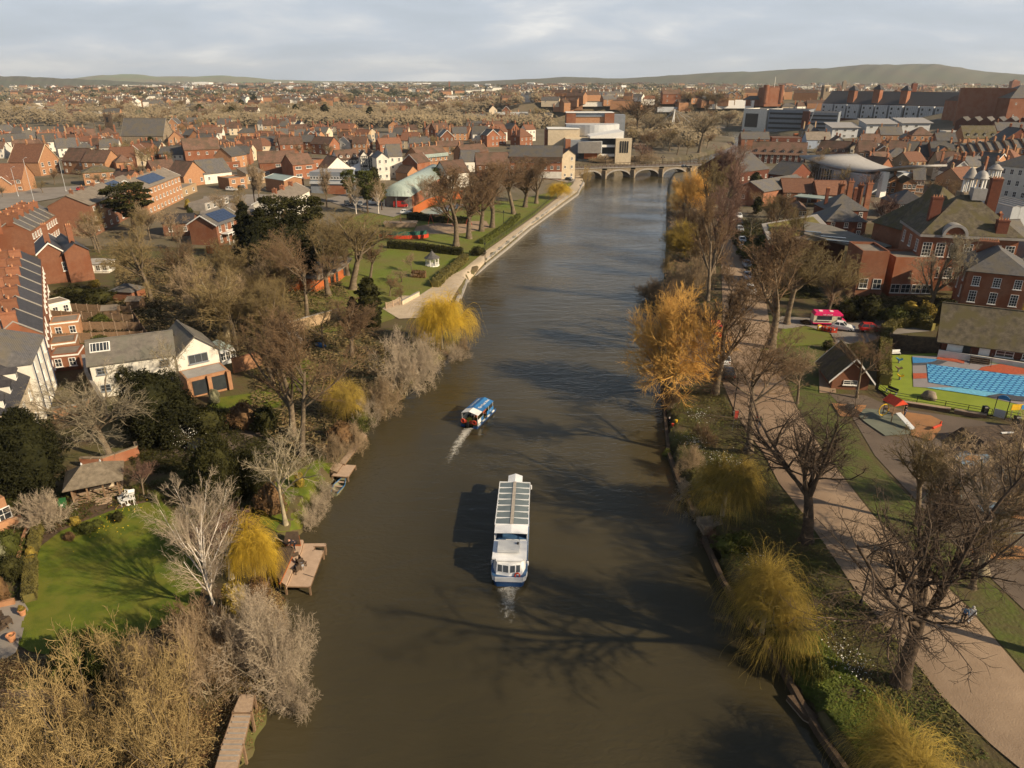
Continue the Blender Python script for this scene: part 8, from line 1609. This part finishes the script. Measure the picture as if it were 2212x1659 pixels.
for u,v,vt,w_,k,lb in[(2000,700,655,60,'bushgold','golden leaved shrub below the brick link building'),(1960,690,650,40,'column','upright golden shrub in the dark garden bed'),(1930,700,665,70,'bush','dark green shrub along the side road'),(1870,690,640,70,'bushdark','dark laurel below the brick tower block'),(1830,690,655,60,'bushdark','dark laurel behind the pink roofed van'),(1985,703,670,70,'bushdark','dark shrub by the hedge and side road'),(2035,700,650,60,'bushdark','dark shrub left of the near brick house'),(1790,755,735,30,'bush','yellow green bush beside the slate gabled block'),(1850,765,740,50,'bush','yellow green bush behind the slate gabled block'),
(1740,700,690,24,'bushrust','small russet bush on the edge of the side road'),(1620,560,520,60,'bush','green bush beside the parked row'),(1660,560,500,70,'bush','broad olive bush below the sedum roof'),(1700,600,560,80,'bushdark','dark bush in front of the sedum roofed wing'),(2200,690,650,40,'bushgold','golden bush at the door of the near brick house'),(1440,1000,970,30,'bush','green tuft on the bank edge below the angler'),(1570,1190,1160,70,'bush','green ivy clump between the two near willows'),(1600,1180,1150,60,'bush','second green ivy clump between the near willows'),(1760,1460,1420,60,'bush','green clump with white flowers beside the long trunk shadow')]:
 T(k,u,v,vt,w_,lb,name='shrub',cat='shrub',twig='leaf_gold' if 'golden' in lb else None)
 # ================================================================ hills
def ridge(name,prof,dist,m,depth=1800,base=6):
 us=np.linspace(prof[0][0],prof[-1][0],240);vs=np.interp(us,[p[0]for p in prof],[p[1]for p in prof]);ds=np.interp(us,[p[0]for p in prof],[p[2]if len(p)>2 else dist for p in prof])
 rng=np.random.default_rng(len(name));V=[];js=np.linspace(0,1,26)
 for i,(u,v,dd)in enumerate(zip(us,vs,ds)):
  d=ray(u,v);t=dd/d[1];tip=CAMZ+d[2]*t
  for j in js:
   s=math.sin(math.pi*j)**.8 if j<.5 else math.sin(math.pi*j)
   y=dd-depth+2*depth*j;z=base-8+(tip-base+8)*s*(1+.04*math.sin(i*.31+j*9)+.03*math.sin(i*.9-j*17)*(s<.98));V.append((d[0]*t*(y/dd),y,min(z,tip)if j<.5 else z*.9))
 k=(np.arange(239)[:,None]*26+np.arange(25)[None]).ravel();o=link(name,npmesh(name,V,[np.stack([k,k+26,k+27,k+1],-1)],m,smooth=True));tag(o,kind='structure')
ridge('hills',[(850,182),(1000,177),(1062,174),(1110,172),(1165,169),(1220,166),(1290,168),(1350,169),(1425,165),(1465,161),(1530,158),(1600,155),(1700,151),(1790,146),(1870,141),(1950,138),(2020,140),(2080,146),(2130,155),(2190,160),(2300,164),(2500,172),(2650,182)],5200,'hill_wood',1500)
ridge('hills',[(-300,166),(-50,165),(0,164),(60,165),(110,168),(160,170),(230,173),(300,177),(420,181)],4200,'hill_wood',900)
ridge('hills',[(60,180),(150,170),(210,163),(260,160),(300,161),(340,165),(420,165),(480,163),(530,166),(590,172),(700,175),(900,177),(1100,177)],9000,'hill_field',1500)
# ================================================================ houses of the town, each one a thing
rs=random.Random(5)
def clear(x,y,r):return all((x-a)**2+(y-b)**2>(r+c)**2*.62 for a,b,c in PLACED)
WL=[('brick_orange','orange brick'),('brick_orange','orange brick'),('brick_red','red brick'),('brick_red','red brick'),('brick_buff','buff brick'),('render_white','white walled'),('render_cream','cream walled'),('render_white','white walled')]
RF=[('slate','grey slate'),('tile_brown','brown tiled'),('slate','grey slate'),('tile_brown','brown tiled'),('tile_red','red tiled')]
def band(n,u0,u1,v0,v1,rot,phrase,H=(4.6,6.2),W=(7.5,13),far=False,slope=0.0,white=0):
 got=[]
 for k in range(n*14):
  if len(got)>=n:break
  u=rs.uniform(u0,u1);v=rs.uniform(v0,v1)+slope*(u-u0)
  p=P(u,v);w_,d_=rs.uniform(*W),rs.uniform(7.5,10.5)
  if not clear(p.x,p.y+d_/2,math.hypot(w_,d_)/2*.8):continue
  if XL(p.y)-12<p.x<XR(p.y)+12:continue
  PLACED.append((p.x,p.y+d_/2,math.hypot(w_,d_)/2*.8));got.append((u,p,w_,d_))
 got.sort(key=lambda g:g[0])
 for i,(u,p,w_,d_)in enumerate(got):
  wl=rs.choice(WL)if rs.random()>white else('render_white','white walled');rf=rs.choice(RF);kd=rs.choice(['g','g','g','x','h']);r_=rot+rs.choice([-.35,-.2,0,.1,.25,.5])*(1 if not far else.6)
  nch=rs.choice([1,2,2,3]);side='r' if r_<.1 else 'l'
  if kd=='x':w_,d_=min(w_,9),max(w_,9)
  house(at=(p.x,p.y,p.z),W=w_,rot=r_,H=rs.uniform(*H),D=d_,kind=kd,wall=wl[0],roof=rf[0],pitch=rs.uniform(34,46),name='house',label='%s house from left %s, %s'%(ordn(i),phrase,wl[1]),
  group='houses '+phrase,win=((2,3),)if not far else((2,2),),side=side if not far else None,sw=(2,1),ch=tuple([.06,.94,.5][:nch])if not far else((.1,.9)[:min(nch,2)]),barge='white_paint' if kd=='x' and rs.random()<.5 else None,wsize=(1.1,1.4)if not far else(1.3,1.6),deep=1.2)
band(16,-20,260,322,344,.15,'left of the church behind the brick school')
band(16,0,300,300,320,.1,'in the slate roofed lane below the dark church tower')
band(14,260,560,345,366,-.1,'between the solar terrace and the plain brick block',W=(8,15))
band(24,300,700,300,340,-.1,'behind the plain brick block with three gables',W=(8,15))
band(22,560,1000,306,335,0,'behind the timber framed inn and tall white house',W=(8,16))
band(20,600,1080,284,304,.1,'in the long streets left of the theatre',W=(9,17))
band(10,1020,1180,296,325,.5,'in the high street leading to the hotel',W=(8,12),H=(6,8))
band(16,340,640,270,292,0,'beside the stone church nave',far=True)
band(26,90,620,222,258,0,'on the far slope beyond the dark church tower',far=True,W=(12,22),white=.45,H=(5,8))
band(14,640,1000,225,245,0,'among the bare woods left of the theatre tower',far=True,W=(10,18),white=.3)
band(14,1000,1200,225,270,0,'directly behind the theatre car park',far=True,W=(12,24))
band(16,1280,1640,205,232,0,'between the footbridge mast and the castle',far=True,W=(12,26),H=(5,9),white=.2)
band(14,1790,2212,190,200,0,'on the skyline beyond the black shopping centre',far=True,W=(12,22),H=(6,11))
band(12,1540,1800,240,300,.2,'around the grey car park below the castle',W=(9,16))
band(12,1850,2212,366,420,.2,'in the courts behind the domed hall',W=(8,12))
for i,(u0,u1,vb,vt,w_)in enumerate([(0,75,245,232,'concrete'),(200,250,250,242,'render_white'),(1420,1475,240,232,'clad_light'),(1560,1628,232,218,'white_paint'),(1070,1140,250,243,'clad_light'),(280,345,190,184,'render_white'),(1240,1330,228,222,'render_white'),(960,1010,222,208,'render_white'),(1060,1140,262,250,'render_cream')]):
 house(base=((u0,vb),(u1,vb),vt),D=22,kind='f',wall=w_,roof='white_paint' if i>1 else 'felt',label='%s pale flat roofed block of the far town from the left'%ordn([0,1,6,8,5,2,7,3,4][i]),group='pale flat roofed blocks',name='flat_block',cat='building',win=((2,6),)if i in(0,8,7)else(),wsize=(2,1.6),deep=1)
 # ================================================================ trees of the middle distance
def copse(n,u0,u1,v0,v1,phrase,kinds=('far0','far1','far2'),H=(8,15),ever=.06,r=4.0,nm='bare_tree'):
 got=[]
 for k in range(n*10):
  if len(got)>=n:break
  u=rs.uniform(u0,u1);v=rs.uniform(v0,v1);p=P(u,v)
  if XL(p.y)-3<p.x<XR(p.y)+3 or any((p.x-a)**2+(p.y-b)**2<(c*.75+1.5)**2 for a,b,c in PLACED):continue
  got.append((u,p))
 got.sort(key=lambda g:g[0])
 for i,(u,p)in enumerate(got):
  ev=rs.random()<ever
  plant('farever' if ev else rs.choice(kinds),p-Vector((0,0,.2)),rs.uniform(*H)*(.7 if ev else 1),rs.uniform(.9,1.35),'evergreen_tree' if ev else nm,'%s %s tree from left %s'%(ordn(i),'dark evergreen' if ev else 'bare',phrase),'tree','trees '+phrase)
copse(34,0,430,212,262,'on the far slope around the pale houses',H=(12,22),ever=.15)
copse(52,420,1180,222,268,'forming the brown belt behind the old town',H=(13,22))
copse(26,150,480,268,300,'around the church')
copse(22,200,420,325,372,'in front of the church and school',H=(7,12),kinds=('far2','far1'))
copse(16,0,560,382,430,'between the road and the brick terraces',H=(4,8))
copse(18,560,1100,300,350,'among the old town roofs',H=(6,10))
copse(40,1330,1660,256,338,'around the slim footbridge',H=(10,18))
copse(16,1380,1660,222,250,'below the castle',H=(12,18))
copse(22,1600,2100,330,470,'between the brick villas and the river park',H=(7,11),kinds=('far0','far3','far1'))
copse(12,1800,2212,196,206,'on the wooded skyline behind the shopping centre',H=(10,18),ever=.4)
copse(14,200,560,470,560,'in the gardens left of the black conifers',kinds=('round0','lime2'),H=(8,12),ever=0)
copse(16,440,640,640,780,'crowding the shaded wood',kinds=('tall1','lime2','round0'),H=(10,15),ever=0)
copse(8,560,760,560,640,'around the curved timber lodge',kinds=('tall1','lime1'),H=(12,16),ever=0)
copse(7,1645,1710,490,660,'behind the row of parked cars',kinds=('tall0','lime2'),H=(10,14),ever=0)
copse(6,1700,1960,560,690,'shading the museum wing',kinds=('tall1','round0'),H=(8,12),ever=0)
copse(5,1980,2260,1020,1300,'standing on the playground tarmac',kinds=('lime2','tall1'),H=(9,13),ever=0)
for i,(u,v,vt,w_)in enumerate([(842,640,590,60),(800,600,520,70),(870,655,615,50),(780,560,500,60)]):T(['round0','lime2'][i%2],u,v,vt,w_,'%s small bare tree between timber lodge and garden gate'%ordn(i),group='bare trees by the garden gate',twig='twig_brown')
T('scrubtan',1300,352,330,60,'sunlit tan thicket right of the theatre pylon wall',name='bare_shrub',cat='shrub');T('scrubtan',1390,350,322,90,'pale reed brown thicket on the far side of the bridge',name='bare_shrub',cat='shrub')
for i in range(9):T('scrubtan',1296+11*i,352-.9*i,336-.8*(i%3),34,'%s bare bush from left along the spit behind the stone bridge'%ordn(i),name='bare_shrub',cat='shrub',group='bare bushes on the spit')
T('far3',1382,352,305,50,'purple brown tree beside the theatre pylon');T('far0',1375,300,192,90,'tall brown tree behind the theatre');T('far2',1510,330,228,110,'largest pale brown tree right of the footbridge mast');T('far2',1400,310,232,80,'round pale tree left of the footbridge mast')
# ================================================================ what nobody could count
rn=np.random.default_rng(9)
def cover(name,poly,n,size,m,h=(0,.25),world=None):
 us=[p[0]for p in poly];vs_=[p[1]for p in poly];W_=np.array([list(P(*p))[:2]for p in poly]);lo,hi=W_.min(0),W_.max(0);pts=rn.uniform(lo,hi,(n*3,2));ins=np.zeros(len(pts),bool);j=len(W_)-1
 for i in range(len(W_)):
  a,b=W_[i],W_[j];c=((a[1]>pts[:,1])!=(b[1]>pts[:,1]))&(pts[:,0]<(b[0]-a[0])*(pts[:,1]-a[1])/(b[1]-a[1]+1e-9)+a[0]);ins^=c;j=i
 cl=np.sin(pts[:,0]*.9+np.sin(pts[:,1]*.7))*np.sin(pts[:,1]*.8+1.3*np.sin(pts[:,0]*.5));pts=pts[ins&(cl>rn.uniform(-1.0,.6,len(pts)))][:n]
 z=hgt(pts[:,0],pts[:,1]);ok=z>.15;pts,z=pts[ok],z[ok];C=np.stack([pts[:,0],pts[:,1],z+rn.uniform(h[0],h[1],len(pts))],1);V,Fq=quads(rn,C,size,.72,np.array([0,0,1.]));tag(link(name,npmesh(name,V,[Fq],m)),kind='stuff')
RBK=[(1450,850),(1560,850),(1620,950),(1680,1045),(1735,1110),(1850,1280),(1945,1390),(2040,1510),(2140,1640),(1860,1680),(1740,1520),(1650,1390),(1560,1240),(1500,1110),(1445,985)]
cover('ivy',RBK,30000,.08,'rough_grass',(0,.2));cover('dead_leaves',RBK,9000,.06,'leaf_rust',(0,.05));cover('undergrowth',RBK,9000,.10,'leaf_hedge',(0,.3));cover('ivy',[(1650,1390),(1760,1370),(1860,1480),(2000,1600),(1860,1660),(1740,1520)],24000,.09,'leaf_sunlit',(0,.3))
cover('undergrowth',[(1440,460),(1540,460),(1550,640),(1550,850),(1440,860),(1425,700)],16000,.25,'twig_brown',(0,1.0))
LWD=[(420,560),(700,560),(800,700),(900,800),(800,960),(700,980),(640,1000),(540,900),(560,760),(420,760),(250,700),(250,560)]
cover('undergrowth',LWD,40000,.22,'twig_olive',(0,.8));cover('dead_leaves',LWD,26000,.2,'leaf_rust',(0,.2));cover('ivy',LWD,14000,.2,'leaf_dark',(0,1.2))
cover('undergrowth',[(420,1330),(620,1240),(640,1400),(620,1560),(500,1680),(-100,1700),(-100,1430),(160,1420),(330,1370)],40000,.07,'leaf_rust',(0,.3));cover('undergrowth',[(420,1330),(620,1240),(640,1400),(620,1560),(500,1680),(-100,1700),(-100,1430),(160,1420),(330,1370)],20000,.06,'twig_gold',(0,.6))
cover('garden_plants',[(-60,1110),(0,1070),(250,1060),(380,1030),(420,1000),(560,1000),(560,1130),(500,1260),(400,1120),(345,1075),(240,1100),(130,1145),(60,1170),(40,1290),(-60,1300)],26000,.10,'leaf_mid',(0,.4));cover('garden_plants',[(-60,1110),(250,1060),(560,1000),(560,1130),(500,1260),(400,1120),(345,1075),(240,1100),(130,1145),(-60,1240)],20000,.10,'leaf_rust',(0,.25))
cover('garden_plants',[(100,640),(360,640),(380,790),(110,800)],16000,.16,'leaf_dark',(0,.5));cover('garden_plants',[(1900,690),(2060,700),(2060,650),(1640,640),(1560,480),(1700,480),(1800,700)],30000,.28,'leaf_dark',(0,1.2));cover('garden_plants',[(230,900),(600,880),(640,1000),(300,1030)],14000,.15,'leaf_dark',(0,.4))
cover('grass',[(720,470),(990,432),(1180,418),(1150,468),(1050,540),(940,612),(850,690),(700,700),(650,600)],30000,.10,'lawn',(.08,.16))
for u,v,n_,m_ in[(1500,960,160,'flower_white'),(1512,900,120,'flower_white'),(1545,1000,120,'flower_white'),(1835,1430,220,'flower_white'),(1580,1000,80,'flower_white'),(405,965,170,'flower_white'),(1640,1220,60,'flower_white'),(240,1140,60,'flower_yellow'),(520,1290,200,'flower_yellow'),(270,1100,50,'flower_yellow')]:
 p=P(u,v);h_f=1.8 if u==405 else.4;C=np.array(p)+rn.normal(0,1,(n_,3))*np.array([.9,1.3,.12 if h_f<1 else.6])+np.array([0,0,h_f]);V,Fq=quads(rn,C,.07,asp=1);tag(link('blossom',npmesh('blossom',V,[Fq],m_)),kind='stuff')
 # far woods and far roofs, past the houses one could count
def farwood(name,n,v0,v1,m,hs=(7,13),q=16,sz=2.6,u0=-200,u1=2400,clump=True):
 u=rn.uniform(u0,u1,n);v=rn.uniform(v0,v1,n);d=np.stack([(u-1106)/F,CP+(829.5-v)/F*SP,-SP+(829.5-v)/F*CP],1);t=(9-CAMZ)/np.minimum(d[:,2],-.0035);x,y=d[:,0]*t,d[:,1]*t
 ok=(y<8500)&~((x>XL(y)-15)&(x<XR(y)+15));
 if clump:ok&=(np.sin(x*.006+2*np.sin(y*.0016))+np.sin(y*.0045+x*.002)+rn.normal(0,.7,n))>-.2
 x,y=x[ok],y[ok];z=hgt(x,y);h=rn.uniform(hs[0],hs[1],len(x))*(1+.2*(y>2500));o=nrm(rn.normal(0,1,(len(x),q,3)))*rn.uniform(.4,1,(len(x),q,1));s=1+(y/2500)[:,None,None]*.8
 C=np.stack([x,y,z+h*.5],1)[:,None]+o*np.stack([h*.6,h*.6,h*.5],1)[:,None]*np.where(np.arange(3)<2,s,1);V,Fq=quads(rn,C.reshape(-1,3),sz*1.0,.72,np.array([.3,-.4,.85]));V=V.reshape(-1,4,3);c=V.mean(1,keepdims=True);V=c+(V-c)*np.repeat(s[:,:,0],q,0).reshape(-1,1,1);tag(link(name,npmesh(name,V.reshape(-1,3),[Fq],m)),kind='stuff')
farwood('far_woodland',3200,181,232,'far_wood');farwood('far_woodland',2600,179,215,'far_green');farwood('far_woodland',1300,179,212,'leaf_yew',u0=100,u1=1500);farwood('far_woodland',620,230,266,'far_wood',(8,14),90,1.0,420,1190,False);farwood('far_woodland',260,205,262,'far_wood',(8,14),90,1.0,-50,420,False);farwood('far_woodland',220,232,300,'far_wood',(8,14),110,.9,1330,1620,False)
def farroofs(name,n,v0,v1,wm_,rm_,u0=-100,u1=2300):
 a=MB();k=0
 for i in range(n*3):
  if k>=n:break
  u,v=rs.uniform(u0,u1),v0+(v1-v0)*rs.random()**1.3;p=P(u,v)
  if math.sin(p.x*.008+1)+math.sin(p.y*.006+p.x*.003)+rs.gauss(0,.6)<-.3 or XL(p.y)-10<p.x<XR(p.y)+10 or not clear(p.x,p.y,6):continue
  k+=1;W,D,H=rs.uniform(8,24)*(1+p.y/4000),rs.uniform(8,12),rs.uniform(5,7.5)*(1+p.y/7000);c,s=math.cos(t:=rs.uniform(-.6,.6)),math.sin(t);q=lambda x_,y_,z_:(p.x+x_*c-y_*s,p.y+x_*s+y_*c,p.z+z_)
  a.add([q(x_,y_,z_)for z_ in(-1,H)for x_,y_ in((-W/2,0),(W/2,0),(W/2,D),(-W/2,D))]+[q(-W/2,D/2,H+3.5),q(W/2,D/2,H+3.5)],[(0,1,5,4),(1,2,6,9,5),(3,0,4,8,7)]);a.add([q(-W/2,0,H),q(W/2,0,H),q(W/2,D/2,H+3.6),q(-W/2,D/2,H+3.6),q(W/2,D,H),q(-W/2,D,H)],[(0,1,2,3),(3,2,4,5)],mi=1)
  for x_ in(-W*.3,W*.3):a.box(q(x_,D/2,H+4),(1,1,3))
 tag(a.obj(name,[wm_,rm_]),kind='stuff')
farroofs('far_town',700,183,240,'brick_orange','tile_brown');farroofs('far_town',420,181,235,'render_white','slate');farroofs('far_town',50,181,196,'white_paint','white_paint',100,1400)
# ================================================================ air
vm=bpy.data.materials.new('haze_air');vm.use_nodes=True;t=vm.node_tree
for n in list(t.nodes):t.nodes.remove(n)
vo=t.nodes.new('ShaderNodeOutputMaterial');vp=t.nodes.new('ShaderNodeVolumePrincipled');vp.inputs['Density'].default_value=0.00005;vp.inputs['Color'].default_value=(.82,.90,1,1);vp.inputs['Anisotropy'].default_value=.1;t.links.new(vp.outputs[0],vo.inputs['Volume']);MATS['haze_air']=vm
tag(link('haze',MB().box((0,7900,170),(30000,17400,350)).mesh('haze','haze_air')),kind='stuff')
print('objects',len(bpy.data.objects),'polys',sum(len(m.polygons)for m in bpy.data.meshes))
